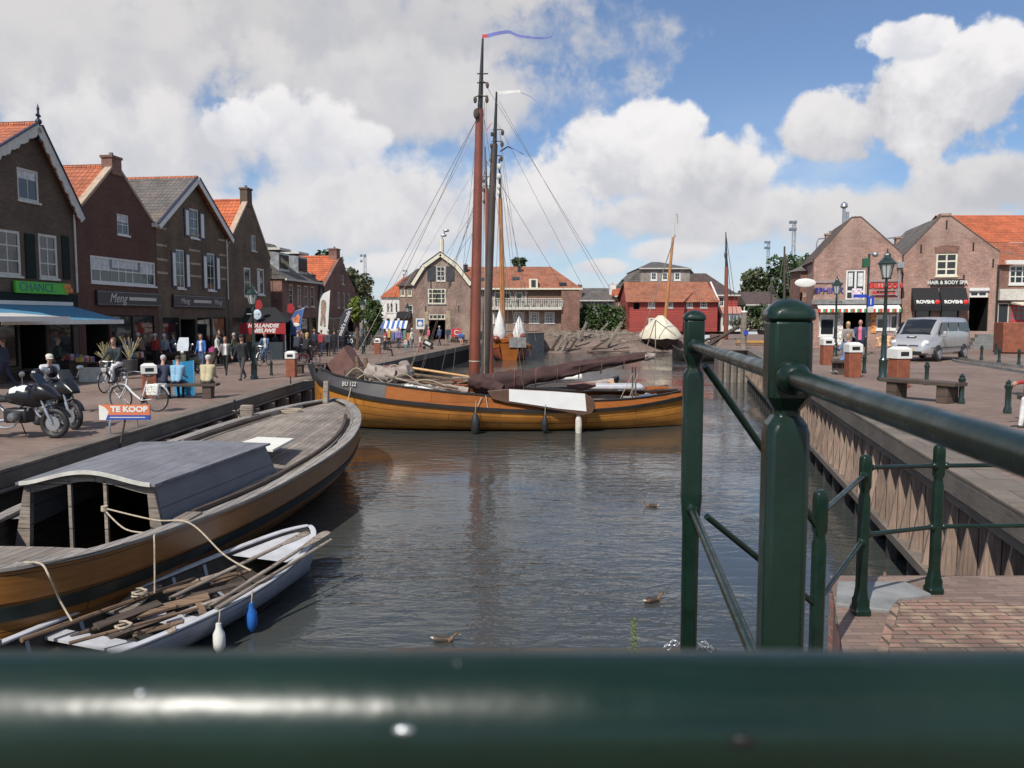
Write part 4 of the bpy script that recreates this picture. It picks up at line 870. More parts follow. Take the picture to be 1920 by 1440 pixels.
B().tube([(0, .03, hz), (0, L-.04, hz)], r, 24).build('handrail', mRail, t); B().ell((0, L-.05, hz), .032, 20, 14).build('rail_ball', mRail, t)
lz = A(1303, 958, 3.42).z-.84
B().tube([(0, .03, lz), (0, L-.04, lz)], .016, 20).build('lower_rail', mRail, t); B().ell((0, L-.05, lz), .025, 16, 12).build('rail_ball', mRail, t)
B().bx(-.14, .14, -1.3, L+.15, -.35, -.002).build('beam', mDarkGreen, t)
for sx in (-1, 1):
    for k in range(5):
        c = V((sx*(.05+.013*k), L-.04, zz(1209, 3.45)+.012*((k % 3)-.5)-.005*k)); mt = Matrix.Rotation(.9*sx, 3, 'Y') @ Matrix.Rotation(pi/2*(k % 2), 3, 'X')
        B().tube([c+mt @ V((.014*cos(a), .008*sin(a), 0)) for a in [i*pi/5 for i in range(10)]], .003, 6, closed=True).build('chain_link', mGalv, t)
# street railing on the right corner
Q0 = V((1.50, 3.83, RZ)); Q1 = G(1613, 1151, RZ); Q2 = G(1750, 1111, RZ); Q3 = Q2+V((1.25, .05, 0)); Q4 = Q3+V((1.3, -.1, 0))
t2 = thing('street_railing', 'slim dark green railing with five posts standing on the brick corner by the water', 'railing', Q1)
def spost(p, h, k=1.0):
    b = B(); R_ = [(0, .048, .008), (.03, .05, .008), (.05, .042, .008), (.09, .042, .008), (.11, .036, .01), (.17, .030, .01), (h-.27, .030, .01), (h-.24, .024, .008), (h-.22, .024, .008), (h-.20, .031, .008), (h-.035, .031, .008), (h-.012, .027, .008), (h, .014, .005)]
    b.loft([csq(z, s_*k, c*k) for z, s_, c in R_]); b.build('post', mRail, t2, p-Q1, bevel=.003, sharp=25)
for p in (Q0, Q1, Q2, Q3, Q4): spost(p, 1.0)
def srail(a, b, r=.0145, balls=True):
    a = a-Q1; b = b-Q1; B().tube([a, b], r, 16).build('rail', mRail, t2)
    if balls:
        d = (b-a).normalized(); B().ell(a+d*.05, .024, 14, 10).build('rail_ball', mRail, t2); B().ell(b-d*.05, .024, 14, 10).build('rail_ball', mRail, t2)
U = V((0, 0, .88)); D = V((0, 0, .47))
srail(Q0+U, Q1+U); srail(Q0+D-V((0, 0, .03)), Q1+D); srail(Q1+U+V((0, 0, .04)), Q2+U-V((0, 0, .02))); srail(Q1+D+V((0, 0, .03)), Q2+D-V((0, 0, .02))); srail(Q2+U-V((0, 0, .02)), Q3+U-V((0, 0, .02))); srail(Q2+D-V((0, 0, .02)), Q3+D-V((0, 0, .02))); srail(Q3+U, Q4+U); srail(Q3+D, Q4+D)
# sloping rails stepping down from the bridge post to the street railing
t3 = thing('stair_railing', 'pair of sloping green rails stepping down from the bridge post to the street railing', 'railing', (P2.x, P2.y, .95))
o = V((P2.x, P2.y, .95)); a = A(1322, 686, 3.52); b = Q0+V((0, 0, .80)); B().tube([a-o, b-o], .017, 16).build('upper_rail', mRail, t3)
a = A(1325, 968, 3.52); b = Q0+V((0, 0, .42)); B().tube([a-o, b-o], .015, 16).build('lower_rail', mRail, t3)
# ------------------------------------------------------------------ boats
mHullGold = wood_mat('varnished_golden_oak', (.54, .225, .040), (.36, .140, .024), plank=.24, rough=.35, coat=.3, seam=(.05, .02, .008), ms=.008, length=4.5, grain=.8)
mHullBrown = wood_mat('brown_varnished_planks', (.25, .105, .022), (.20, .082, .018), plank=.3, rough=.4, coat=.15, seam=(.03, .015, .008), ms=.006, length=6, grain=.7)
mOrangeWood = wood_mat('orange_varnish', (.27, .085, .018), (.22, .068, .014), plank=.5, rough=.5, coat=.1, length=6, grain=.6)
mTar = M('black_tar_paint', (.02, .019, .018), .45, .3, 3, bump=.2); mTarGreen = M('dark_green_rubbing_strake', (.006, .013, .013), .45, .3, 3)
mOrangeWood.node_tree.nodes['Principled BSDF'].inputs['Specular IOR Level'].default_value = .12; mOrangeWood.node_tree.nodes['Principled BSDF'].inputs['Roughness'].default_value = .7
mMastRed = wood_mat('red_brown_mast', (.23, .065, .035), (.19, .05, .028), plank=5, rough=.35, axis='u', length=50, grain=.8, coat=.4)
mMastDark = wood_mat('dark_mast', (.07, .055, .045), (.06, .045, .04), plank=5, rough=.5, axis='u', length=50, grain=.8)
mMastOrange = wood_mat('orange_mast', (.46, .20, .07), (.40, .17, .06), plank=5, rough=.4, axis='u', length=50, grain=.7)
mSpar = wood_mat('yellow_spar', (.50, .27, .08), (.44, .23, .07), plank=5, rough=.4, length=50, grain=.6)
mRope = M('pale_rope', (.42, .35, .26), .9, .25, 30); mRopeD = M('dark_rigging', (.14, .12, .10), .9, .2, 30)
mSailBrown = M('brown_sailcloth', (.055, .027, .024), .9, .25, 3, bump=.5, bscale=7); mSailMauve = M('faded_red_canvas', (.17, .085, .07), .9, .2, 3, bump=.4, bscale=6)
mCanvasGrey = M('grey_canvas', (.30, .25, .22), .9, .25, 4, bump=.6, bscale=9); mCanvasWhite = M('white_canvas', (.66, .65, .62), .85, .12, 4, bump=.5, bscale=8); mTarp = M('cream_tarpaulin', (.62, .57, .44), .85, .12, 2, bump=.5, bscale=5)
mOldWood = wood_mat('old_brown_wood', (.19, .12, .075), (.15, .095, .06), plank=.16, rough=.85, length=3, grain=1.2)
mDarkWood = wood_mat('dark_old_wood', (.09, .06, .045), (.06, .045, .035), plank=.16, rough=.85, length=3, grain=1.2)
mGreyRough = wood_mat('bleached_timber', (.27, .22, .18), (.20, .165, .135), plank=.3, rough=.9, length=4, grain=1.5)
def sec(u, k): return (1-(1-u)**k)
class Hull:
    def __init__(s, st, zk=-.5, k=2.4, n=46, stem=0):
        s.st = st; s.k = k; s.zk = zk; s.x0 = st[0][0]; s.x1 = st[-1][0]; s.n = n
        s.xs = [s.x0+(s.x1-s.x0)*(.5-.5*cos(pi*i/n)) for i in range(n+1)]
    def hw(s, x): return max(.004, interp(s.st, x)[0])
    def zs(s, x): return interp(s.st, x)[1]
    def pt(s, x, u, sg, off=0):
        h = s.hw(x); z = s.zk+(s.zs(x)-s.zk)*u; y = h*sec(u, s.k)
        e = .02; t = (s.hw(min(x+e, s.x1))-s.hw(max(x-e, s.x0)))/(min(x+e, s.x1)-max(x-e, s.x0)); l = sqrt(1+t*t)
        return V((x-off*t/l, sg*(y+off/l), z))
    def uvh(s, c): return (c.x, (c.z-s.zk)/(s.zs(c.x)-s.zk)*1.55)
    def skin(s, name, mat, par, u0, u1, off=0, nu=10, thick=0, sides=(-1, 1), xr=None):
        b = B(); xs = [x for x in s.xs if xr is None or xr[0] <= x <= xr[1]]
        if xr: xs = [xr[0]]+xs+[xr[1]]
        for sg in sides:
            if thick:
                b.loft([[s.pt(x, u0, sg, off), s.pt(x, u1, sg, off), s.pt(x, u1, sg, off-thick), s.pt(x, u0, sg, off-thick)] for x in xs])
            else:
                b.loft([[s.pt(x, u0+(u1-u0)*j/nu, sg, off) for j in range(nu+1)] for x in xs], closed=False)
        return b.build(name, mat, par, uvf=s.uvh)
    def shell(s, name, mat, par, u0=0, u1=1, nu=12, off=0):
        b = B(); us = [u0+(u1-u0)*j/nu for j in range(nu+1)]
        b.loft([[s.pt(x, u, -1, off) for u in reversed(us)]+[s.pt(x, u, 1, off) for u in (us[1:] if u0 == 0 else us)] for x in s.xs], closed=False)
        return b.build(name, mat, par, uvf=s.uvh)
    def rim(s, name, mat, par, w, h, dz=0, out=.03, xr=None):
        b = B(); xs = [x for x in s.xs if xr is None or xr[0] <= x <= xr[1]]
        for sg in (-1, 1):
            rings = []
            for x in xs:
                a = s.pt(x, 1, sg, out); c = s.pt(x, 1, sg, 0); q = s.hw(x); y = max(0, q-w)*sg; z = s.zs(x)+dz
                rings.append([(a.x, a.y, z), (c.x, y, z), (c.x, y, z+h), (a.x, a.y, z+h)])
            b.loft(rings)
        return b.build(name, mat, par, bevel=.008)
    def deck(s, name, mat, par, xa, xb, dz=-.12, inset=.05, camber=.05, n=24, hole=None):
        b = B(); rings = []
        for i in range(n+1):
            x = xa+(xb-xa)*i/n; q = max(.01, s.hw(x)-inset); z = s.zs(x)+dz
            rings.append([(x, q*t, z+camber*(1-t*t)) for t in (-1, -.66, -.33, 0, .33, .66, 1)])
        return b.loft(rings, closed=False).build(name, mat, par, uvf=lambda c: (c.x, c.y))
def pole(name, a, b, r0, r1, mat, par, n=12, mid=None):
    a = V(a); b = V(b); k = 8; pts = [a.lerp(b, i/k) for i in range(k+1)]; rr = [r0+(r1-r0)*(i/k)**1.3 for i in range(k+1)]
    return B().tube(pts, rr, n).build(name, mat, par)
def rope(name, pts, r=.012, mat=None, par=None, n=5): return B().tube(pts, r, n).build(name, mat or mRope, par)
def fender(par_loc, label, r, h, mat, group=None, top=.5, sx=1):
    t = thing('fender', label, 'fender', par_loc, 0, group)
    B().lathe([(.02, -h/2-.03), (r*.55, -h/2), (r*.95, -h*.3), (r, 0), (r*.92, h*.28), (r*.5, h/2), (.03, h/2+.06)], 16).build('body', mat, t)
    rope('hanging_rope', [(0, 0, h/2), (0.02*sx, .0, h/2+top)], .011, par=t); return t
# ---------------- barge in front
mDeckWood = wood_mat('weathered_deck_planks', (.27, .225, .185), (.19, .16, .135), plank=.12, rough=.8, length=5, grain=1.5, ms=.005)
Yb = 14.8; rzb = atan2(1, .06)
barge_t = thing('cabin_barge', 'wide brown wooden barge with grey cabin roof and planked deck moored by the left quay', 'boat', (-4.85-.06*7, Yb, WZ), rzb)
H = Hull([(-6.9, .02, 1.12), (-6.8, .35, 1.11), (-6.5, .65, 1.09), (-5.9, .98, 1.06), (-4.8, 1.26, 1.03), (-3.8, 1.47, 1.02), (-2.3, 1.68, 1.03), (-.3, 1.82, 1.09), (1.5, 1.82, 1.16), (3.0, 1.64, 1.24), (4.1, 1.42, 1.30), (5.0, 1.16, 1.36), (6.0, .76, 1.42), (6.7, .34, 1.46), (7.0, .02, 1.48)], zk=-.45, k=2.6, n=60)
H.shell('hull', mHullBrown, barge_t); H.skin('rubbing_strake', mTarGreen, barge_t, .66, .755, off=.035, thick=.05); H.skin('top_strake', mHullBrown, barge_t, .78, .995, off=.02, thick=.03)
H.skin('inner_lining', mDarkWood, barge_t, .45, 1, off=-.07)
H.rim('gunwale', mGreyWood, barge_t, .15, .05, 0, .045)
H.deck('fore_deck', mDeckWood, barge_t, -1.3, 6.95, -.10, .08, .10); H.deck('aft_deck', mDeckWood, barge_t, -6.85, -5.75, .0, .1, .02); H.deck('cockpit_floor', mInt, barge_t, -6.8, -1.2, -.95, .3, 0)
for sg in (-1, 1): B().loft([[(x, sg*(H.hw(x)-.06), H.zs(x)-.02), (x, sg*min(1.02+.06*(x+4.3), H.hw(x)-.08), H.zs(x)-.0)] for x in [-4.3+i*.3 for i in range(11)]], closed=False).build('side_deck', mGreyWood, barge_t)
# inner bulwark at the bow, curved coaming pole on the deck edge
for sg in (-1, 1):
    b = B(); b.loft([[(x, sg*(H.hw(x)-.16), H.zs(x)-.12), (x, sg*(H.hw(x)-.16), H.zs(x)+.045), (x, sg*(H.hw(x)-.20), H.zs(x)+.045), (x, sg*(H.hw(x)-.20), H.zs(x)-.12)] for x in [1.5+i*.25 for i in range(19)]]); b.build('bulwark', mGreyWood, barge_t)
    B().tube(spline([(x, sg*(H.hw(x)-.34), H.zs(x)+.02) for x in (-3.9, -2.4, -1, .6, 2.2, 3.6, 4.6)], 5), .045, 8).build('deck_spar', mDarkWood, barge_t)
c = B()
xa, xb = -4.3, -1.1
def cab(x, t):   # t -1..1 across the roof
    f = (x-xa)/(xb-xa); w = .90+.20*f; o_ = .09*(1-f); z = 1.50+.02*f+.155*(cos(t*pi/2)**1.6 if abs(t) < 1 else 0)*(1-.78*f); return (x, w*t+o_, z)
nT = 16
roofb = B(); top = [[V(cab(x, -1.06+2.12*i/nT if False else (-1+2*i/nT)*1.0)) for i in range(nT+1)] for x in (xa-.12, (xa+xb)/2, xb+.05)]
rings = []
for ring in top:
    up = [p+V((0, (p.y/abs(p.y) if abs(p.y-.05) > .8 else 0)*.06, .035)) for p in ring]; lo = [p+V((0, (p.y/abs(p.y) if abs(p.y-.05) > .8 else 0)*.06, 0)) for p in reversed(ring)]; rings.append(up+lo)
mRoofGrey = wood_mat('blue_grey_felt_roof', (.20, .20, .215), (.165, .165, .18), plank=.22, rough=.7, seam=(.10, .10, .11), ms=.008, length=20, grain=1.0)
mRoofGrey2 = wood_mat('blue_grey_side', (.15, .155, .175), (.14, .145, .165), plank=.9, rough=.6, length=20, grain=.5)
roofb.loft(rings).build('cabin_roof', mRoofGrey, barge_t, uvf=lambda c: (c.x, c.y))
# light front trim of the roof and arched header
tr = B(); tr.loft([[cab(xa-.14, t), V(cab(xa-.14, t))+V((0, 0, .05)), V(cab(xa-.11, t))+V((0, 0, .05)), cab(xa-.11, t)] for t in [-1+2*i/nT for i in range(nT+1)]]); tr.build('roof_trim', mOldWhite, barge_t)
hd = B(); hd.loft([[V(cab(xa, t))+V((-.04, 0, -.11-.02*abs(t))), V(cab(xa, t))+V((-.04, 0, -.004)), V(cab(xa, t))+V((.02, 0, -.004)), V(cab(xa, t))+V((.02, 0, -.11-.02*abs(t)))] for t in [-1+2*i/nT for i in range(nT+1)]]); hd.build('arched_header', mGreyRough, barge_t)
for sg in (-1, 1):
    nr = (.985 if sg > 0 else .80); w = B(); w.add([(xa, sg*nr, 1.5), (xb, sg*1.09, 1.515), (xb+.18, sg*1.22, 1.0), (xa-.0, sg*(nr+.13), .86), (xa, sg*(nr-.04), 1.5), (xb, sg*1.05, 1.515), (xb+.18, sg*1.17, 1.0), (xa, sg*(nr+.08), .86)], [(0, 1, 2, 3), (7, 6, 5, 4), (0, 4, 5, 1), (2, 6, 7, 3), (1, 5, 6, 2), (0, 3, 7, 4)]); w.build('cabin_side', mRoofGrey2, barge_t)
    cp_ = B(); cp_.add([(xa-.05, sg*nr, 1.44), (xa-.05, sg*(nr-.09), 1.44), (xa-.05, sg*(nr-.03), .35), (xa-.05, sg*(nr+.22), .35), (xa+.03, sg*nr, 1.44), (xa+.03, sg*(nr-.09), 1.44), (xa+.03, sg*(nr-.03), .35), (xa+.03, sg*(nr+.22), .35)], [(0, 1, 2, 3), (7, 6, 5, 4), (0, 4, 5, 1), (2, 6, 7, 3), (1, 5, 6, 2), (0, 3, 7, 4)]); cp_.build('corner_post', mGreyRough, barge_t)
for y in (-.13, .36): B().bx(xa-.04, xa+.0, y-.022, y+.022, .3, 1.56).build('opening_post', mGreyRough, barge_t)
fw = B(); fw.prism([(-1.18, 1.0), (1.18, 1.0), (1.06, 1.505)]+[(cab(xb, t)[1]*.98, cab(xb, t)[2]-.002) for t in (.8, .6, .4, .2, 0, -.2, -.4, -.6, -.8)]+[(-1.06, 1.505)], xb+.0, xb+.04, 'yz'); fw.build('front_bulkhead', mRoofGrey2, barge_t)
B().bx(xa+.04, xb-.02, -.9, .9, .08, .12).build('cabin_floor', mInt, barge_t)
B().box((6.55, .1, 1.72), (.16, .14, .62), Matrix.Rotation(.2, 3, 'Y')).build('stem_post', mGreyRough, barge_t, bevel=.02)
B().box((4.3, 1.38, 1.47), (.16, .3, .3), Matrix.Rotation(.2, 3, 'Z')).build('bollard_block', mGreyRough, barge_t, bevel=.03)
B().box((-2.1, 1.5, 1.2), (.3, .12, .34)).build('bollard_block', mDarkWood, barge_t, bevel=.02); B().bx(-4.5, -4.1, -1.34, -1.12, 1.03, 1.10).build('deck_block', mGreyRough, barge_t, bevel=.01)
o = B().prism([tuple(G(*p, WZ+1.42).xy) for p in ((438, 829), (483, 814), (551, 817), (511, 838))], WZ+1.33, WZ+1.37, 'xy').build('white_board', M('white_panel', (.72, .70, .62), .5, .05)); tag(o, 'flat white panel lying on the grey deck of the barge', 'board')
o = rope('coiled_rope', spline([V((-5.55+.22*cos(a)*(1+.1*i/9), 20.0+.2*sin(a), WZ+1.345+.004*i)) for i, a in enumerate([k*.75 for k in range(22)])], 3), .014); tag(o, 'small coil of rope lying on the bow deck of the barge', 'rope')
# ---------------- rowing boat
rb = V((1.75, 4.7, 0)); rzr = atan2(rb.y, rb.x); rbo = V((-3.93, 9.2, WZ))
rowb = thing('rowing_boat', 'pale blue grey wooden rowing boat filled with timber and oars beside the barge', 'boat', rbo, rzr)
Hr = Hull([(-2.5, .50, .50), (-1.6, .65, .44), (-.4, .74, .41), (.6, .71, .42), (1.4, .60, .47), (2.0, .44, .53), (2.35, .28, .58), (2.55, .12, .61), (2.62, .02, .62)], zk=-.15, k=2.3, n=36)
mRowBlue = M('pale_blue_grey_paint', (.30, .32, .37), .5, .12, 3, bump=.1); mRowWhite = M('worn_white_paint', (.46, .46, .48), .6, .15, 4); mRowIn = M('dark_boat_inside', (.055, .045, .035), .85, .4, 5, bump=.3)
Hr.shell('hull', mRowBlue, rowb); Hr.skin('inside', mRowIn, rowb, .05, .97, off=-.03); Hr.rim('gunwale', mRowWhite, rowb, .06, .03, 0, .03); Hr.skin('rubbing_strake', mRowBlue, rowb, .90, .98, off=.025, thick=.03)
for u in (.45, .6, .75): Hr.skin('plank_lap', mRowBlue, rowb, u-.012, u+.012, off=.012, thick=.015)
B().add([(-2.5, y, z) for y, z in ((-.49, .5), (.49, .5), (.30, .05), (-.30, .05))]+[(-2.46, y, z) for y, z in ((-.49, .5), (.49, .5), (.30, .05), (-.30, .05))], [(0, 1, 2, 3), (7, 6, 5, 4), (0, 4, 5, 1), (1, 5, 6, 2), (2, 6, 7, 3), (3, 7, 4, 0)]).build('transom', mRowBlue, rowb)
Hr.deck('bow_seat', mRowWhite, rowb, 1.55, 2.5, -.05, .04, 0, 10); Hr.deck('floor', mRowIn, rowb, -2.4, 2.2, -.42, .2, 0)
for (xa_, xb_) in ((-.42, -.18), (-1.25, -1.0)): B().loft([[(x, y, Hr.zs(x)-.10) for y in (-Hr.hw(x)+.04, Hr.hw(x)-.04)]+[(x, y, Hr.zs(x)-.13) for y in (Hr.hw(x)-.04, -Hr.hw(x)+.04)] for x in (xa_, xb_)]).build('thwart', mRowWhite, rowb)
for x in (-1.5, -.8, .6, 1.1): 
    for sg in (-1, 1): B().loft([[Hr.pt(x+d, u, sg, -.035)+V((0, 0, 0)) for u in (.15, .4, .7, .95)] for d in (0, .05)], closed=False).build('rib', mRowBlue, rowb)
for (x, y) in ((.75, -.66), (-1.9, .54)): B().box((x, y, Hr.zs(x)+.05), (.18, .05, .07)).build('rowlock', mGreyRough, rowb, bevel=.01)
def RB(px, py, dz=.5): return G(px, py, WZ+dz)
def oar(a, b, label, blade_at_b=True, name='oar'):
    t = thing(name, label, 'oar', a, 0, 'oars in the rowing boat'); d = b-a; L = d.length; dn = d.normalized()
    B().tube([V((0, 0, 0)), d*.3, d*.8], [.022, .026, .022], 10).build('shaft', mGreyRough, t)
    sdv = dn.cross(V((0, 0, 1))).normalized(); up = sdv.cross(dn); R_ = []
    for f, w in ((.74, .022), (.8, .045), (.88, .075), (.97, .078), (1.0, .055)): p = d*f; R_.append([p+sdv*w+up*.004, p+up*.014, p-sdv*w+up*.004, p-sdv*w-up*.006, p-up*.01, p+sdv*w-up*.006])
    B().loft(R_).build('blade', mGreyRough, t); return t
oar(RB(318, 1122, .42), RB(577, 998, .78), 'weathered oar reaching over the bow, farthest from the lens'); oar(RB(392, 1138, .42), RB(614, 997, .80), 'weathered oar lying between the other two over the bow')
o = pole('boat_pole', RB(405, 1142, .45), RB(621, 1012, .74), .026, .02, mGreyRough, None, 8); tag(o, 'round pole lying nearest the lens over the bow of the rowing boat', 'pole')
o = pole('boat_pole', RB(40, 1200, .45), RB(365, 1085, .40), .03, .024, mOldWood, None, 8); tag(o, 'reddish round pole lying along the far side of the rowing boat', 'pole')
o = pole('boat_pole', RB(130, 1206, .5), RB(372, 1140, .5), .02, .016, mOldWood, None, 8); tag(o, 'thin brown stick lying across the thwarts of the rowing boat', 'pole')
pl = [((225, 1148), (285, 1098), .26, 'wide worn plank end leaning in the middle of the rowing boat', mGreyRough), ((303, 1140), (392, 1118), .16, 'reddish brown plank across the rowing boat', mOldWood), ((305, 1110), (445, 1075), .10, 'dark brown plank lying towards the bow of the rowing boat', mOldWood), ((330, 1125), (460, 1092), .10, 'second dark plank beside the one towards the bow', mDarkWood), ((365, 1112), (385, 1160), .08, 'short upright batten leaning on the near gunwale of the rowing boat', mOldWood),
      ((180, 1175), (300, 1130), .12, 'brown plank lying in the stern half of the rowing boat', mDarkWood), ((250, 1190), (345, 1165), .10, 'rough plank by the near side thwart of the rowing boat', mOldWood), ((290, 1200), (330, 1178), .09, 'pale short plank under the near thwart', mGreyRough)]
for i, (a, b, w, lab, m) in enumerate(pl):
    p = RB(*a, .36+.02*(i % 3)); q = RB(*b, .40+.025*(i % 4)); o = B().beam(p, q, w, .025, up=(.3*(i % 2), 0, 1)).build('plank', m, bevel=.004); tag(o, lab, 'plank', 'loose timber in the rowing boat')
def sidept(H_, root_loc, rz, x, sg, z, off): p = H_.pt(x, 1, sg, off); c, s_ = cos(rz), sin(rz); return V((root_loc[0]+p.x*c-p.y*s_, root_loc[1]+p.x*s_+p.y*c, root_loc[2]+z))
f1 = fender(sidept(Hr, rbo, rzr, -.30, -1, .14, .09), 'white plastic fender hanging on the side of the rowing boat', .07, .26, M('white_plastic', (.68, .68, .64), .4, .1), top=.2); f2 = fender(sidept(Hr, rbo, rzr, .26, -1, .18, .09), 'blue plastic fender hanging on the side of the rowing boat', .07, .26, M('blue_plastic', (.02, .12, .42), .35, .15), top=.2)
# mooring ropes between the two
knot = A(196, 953, 10.42)
for pts, lab in (([knot, A(290, 975, 10.2), A(356, 981, 10.05), RB(420, 1040, .75), RB(470, 1070, .58)], 'rope led from the cabin post over the gunwale to the bow of the rowing boat'), ([knot+V((0, 0, -.03)), A(235, 992, 10.15), A(284, 1001, 9.72), A(289, 1010, 9.45), A(290, 1060, 9.4), RB(290, 1112, .42)], 'rope hanging from the cabin post over the gunwale down into the rowing boat'),
                 ([A(30, 1056, 8.3), A(74, 1056, 8.12), A(92, 1080, 7.98), RB(112, 1125, .75), RB(135, 1165, .55)], 'rope dropping from the barge stern to the stern of the rowing boat')):
    o = rope('mooring_rope', spline(pts, 8), .0105, n=8); tag(o, lab, 'rope')
o = B(); [o.tube([knot+V((.035*cos(a), .035*sin(a), k*.018-.03)) for a in [j*pi/6 for j in range(12)]], .011, 6, closed=True) for k in range(4)]; o.build('rope_knot', mRope); tag(bpy.context.scene.objects['rope_knot'], 'rope turns knotted round the cabin opening post of the barge', 'rope')
# ---------------- botter (big sailing barge)
ob = V((-.35, 28.0, WZ))
bt = thing('sailing_barge', 'big varnished wooden sailing barge with golden hull, red brown mast and brown furled sail', 'boat', ob, R(-1))
Hb = Hull([(-6.6, .03, 1.98), (-6.45, .45, 1.80), (-6.1, 1.05, 1.60), (-5.3, 1.62, 1.38), (-4.2, 2.06, 1.18), (-2.8, 2.30, 1.02), (-1.0, 2.36, .87), (.8, 2.28, .77), (2.4, 2.05, .74), (4.0, 1.6, .79), (5.3, 1.05, .92), (6.2, .5, 1.05), (6.55, .04, 1.12)], zk=-.5, k=2.9, n=64)
Hb.shell('hull', mHullGold, bt); tw = B(); [tw.loft([[Hb.pt(x, max(.01, (z-Hb.zk)/(Hb.zs(x)-Hb.zk)), sg, .012) for z in (-.3, -.1, .03)] for x in Hb.xs], closed=False) for sg in (-1, 1)]; tw.build('waterline_tar', mTar, bt); Hb.skin('wale', mTar, bt, .925, 1.0, off=.07, thick=.10)
def boeisel(xa_, xb_, mat, h0, h1, name):
    n_ = 20
    for sg in (-1, 1):
        b = B(); rings = []
        for i in range(n_+1):
            x = xa_+(xb_-xa_)*i/n_; h = h0+(h1-h0)*i/n_; a = Hb.pt(x, 1, sg, -.01); c_ = Hb.pt(x, 1, sg, -.16); a.z = Hb.zs(x)+.0; c_.z = a.z+h
            d = V((0, -sg*.05, 0)); rings.append([a, c_, c_+d, a+d])
        b.loft(rings).build(name, mat, bt, uvf=lambda c: (c.x, c.z))
boeisel(-6.42, -3.75, M('grey_black_bulwark', (.04, .036, .036), .5, .25, 3), .30, .46, 'bow_bulwark'); boeisel(-3.745, -.75, mOrangeWood, .40, .36, 'bulwark'); boeisel(-.745, 6.3, mOrangeWood, .36, .12, 'bulwark')
Hb.deck('deck', mOldWood, bt, -6.4, -.8, .05, .25, .12); Hb.deck('cockpit_floor', mDarkWood, bt, -.8, 6.3, -.25, .2, 0)
tp = B()
for sg in (-1, 1):
    tp.loft([[V((x, sg*(Hb.hw(x)-.13), Hb.zs(x)+h)), V((x, sg*(Hb.hw(x)-.27), Hb.zs(x)+h)), V((x, sg*(Hb.hw(x)-.27), Hb.zs(x)+h+.05)), V((x, sg*(Hb.hw(x)-.13), Hb.zs(x)+h+.05))] for x, h in [(-6.2+i*.62, (.32+.10*min(1, i/4.)) if i < 5 else (.40-.04*(i-5)/4. if i < 9 else .36-.24*(i-9)/11.)) for i in range(21)]])
tp.build('rail_cap', mTar, bt)
B().box((-6.60, 0, 1.66), (.2, .16, 1.0), Matrix.Rotation(-.32, 3, 'Y')).build('stem', mTar, bt, bevel=.03)
B().add([(6.35, -.04, 1.25), (6.35, .04, 1.25), (6.95, .04, 1.1), (6.95, -.04, 1.1), (6.45, -.04, -.3), (6.45, .04, -.3), (7.0, .04, -.3), (7.0, -.04, -.3)], [(0, 1, 2, 3), (7, 6, 5, 4), (0, 4, 5, 1), (1, 5, 6, 2), (2, 6, 7, 3), (3, 7, 4, 0)]).build('rudder', mTar, bt)
text('BU 122', .2, mOldWhite, bt, tuple(Hb.pt(-5.0, 1, -1, .0)+V((0, .02, .22))), rot=(R(80), 0, R(-21)), name='registration_number', sx=.9)
def L_(px, py, Y): return A(px, py, Y)-ob
# mast, topmast, vane
mb = L_(889, 712, 28.2); mt_ = L_(899, 205, 28.1); mtop = L_(905, 72, 28.1)
m_ = pole('mast', mb, mt_, .20, .135, mMastRed, bt, 16); B().tube([mb.lerp(mt_, .07), mb.lerp(mt_, .073)], .205, 16).build('mast_band', mOldWhite, m_)
pole('topmast', mt_-V((0, 0, .5)), mtop, .10, .035, mTar, bt, 10)
def vane(par, p, pts, mat, w0, w1, name):
    b = B(); R_ = []
    for i, q in enumerate(pts): w = w0+(w1-w0)*i/(len(pts)-1); q = V(q); R_.append([q+V((0, .004, w)), q+V((0, .004, -w)), q+V((0, -.004, -w)), q+V((0, -.004, w))])
    return b.loft(R_).build(name, mat, par)
P = lambda l, Y: [L_(x, y, Y) for x, y in l]
vane(bt, mtop, P([(904, 68), (914, 67)], 28.1), M('vane_red', (.5, .05, .06), .7), .06, .055, 'vane_pennant'); vane(bt, mtop, spline(P([(914, 67), (935, 62), (955, 60), (968, 66), (990, 70), (1015, 72), (1032, 70), (1037, 63)], 28.1), 3), M('vane_blue', (.14, .16, .42), .7), .065, .02, 'vane_pennant')
for (x, y, r, dx) in ((914, 160, .08, .18), (891, 187, .09, -.12), (913, 187, .09, .16), (893, 213, .14, -.1)):
    q = L_(x, y, 27.9); B().ell(q, (r*.7, r*.5, r*1.3), 10, 8).tube([q+V((0, 0, r)), V((L_(900, y, 28.1).x, 0, q.z+r+.1))], .02, 5).build('block', mDarkWood, bt)
for y in (155, 180, 138): q = L_(901, y, 28.05); B().tube([q-V((.12, 0, 0)), q+V((.26, 0, 0))], .022, 6).build('crosstree', mTar, bt)
# boom and furled brown sail
bo = L_(886, 722, 27.6); be = L_(1226, 668, 26.6)
pole('boom', bo, be, .09, .07, mSpar, bt, 10)
def sail_roll(name, mat, par, a, b, rad, n=40, seg=20, seed=1, sag=.0):
    a = V(a); b = V(b); d = (b-a).normalized(); s1 = d.cross(V((0, 0, 1))).normalized(); u1 = s1.cross(d); R_ = []
    for i in range(n+1):
        t = i/n; ry, rz = rad(t); c_ = a.lerp(b, t)-V((0, 0, sag*4*t*(1-t))); ring = []
        for j in range(seg):
            an = 2*pi*j/seg; f = 1+.34*noise.noise(V((t*13+seed*5, cos(an)*2.2, sin(an)*2.2)))+.10*sin(an*5+t*14+seed)+.16*noise.noise(V((t*30+seed, an*2, 3)))
            ring.append(c_+s1*cos(an)*ry*f+u1*(sin(an)*rz*f-(rz*.5)))
        R_.append(ring)
    return B().loft(R_).build(name, mat, par, sharp=60)
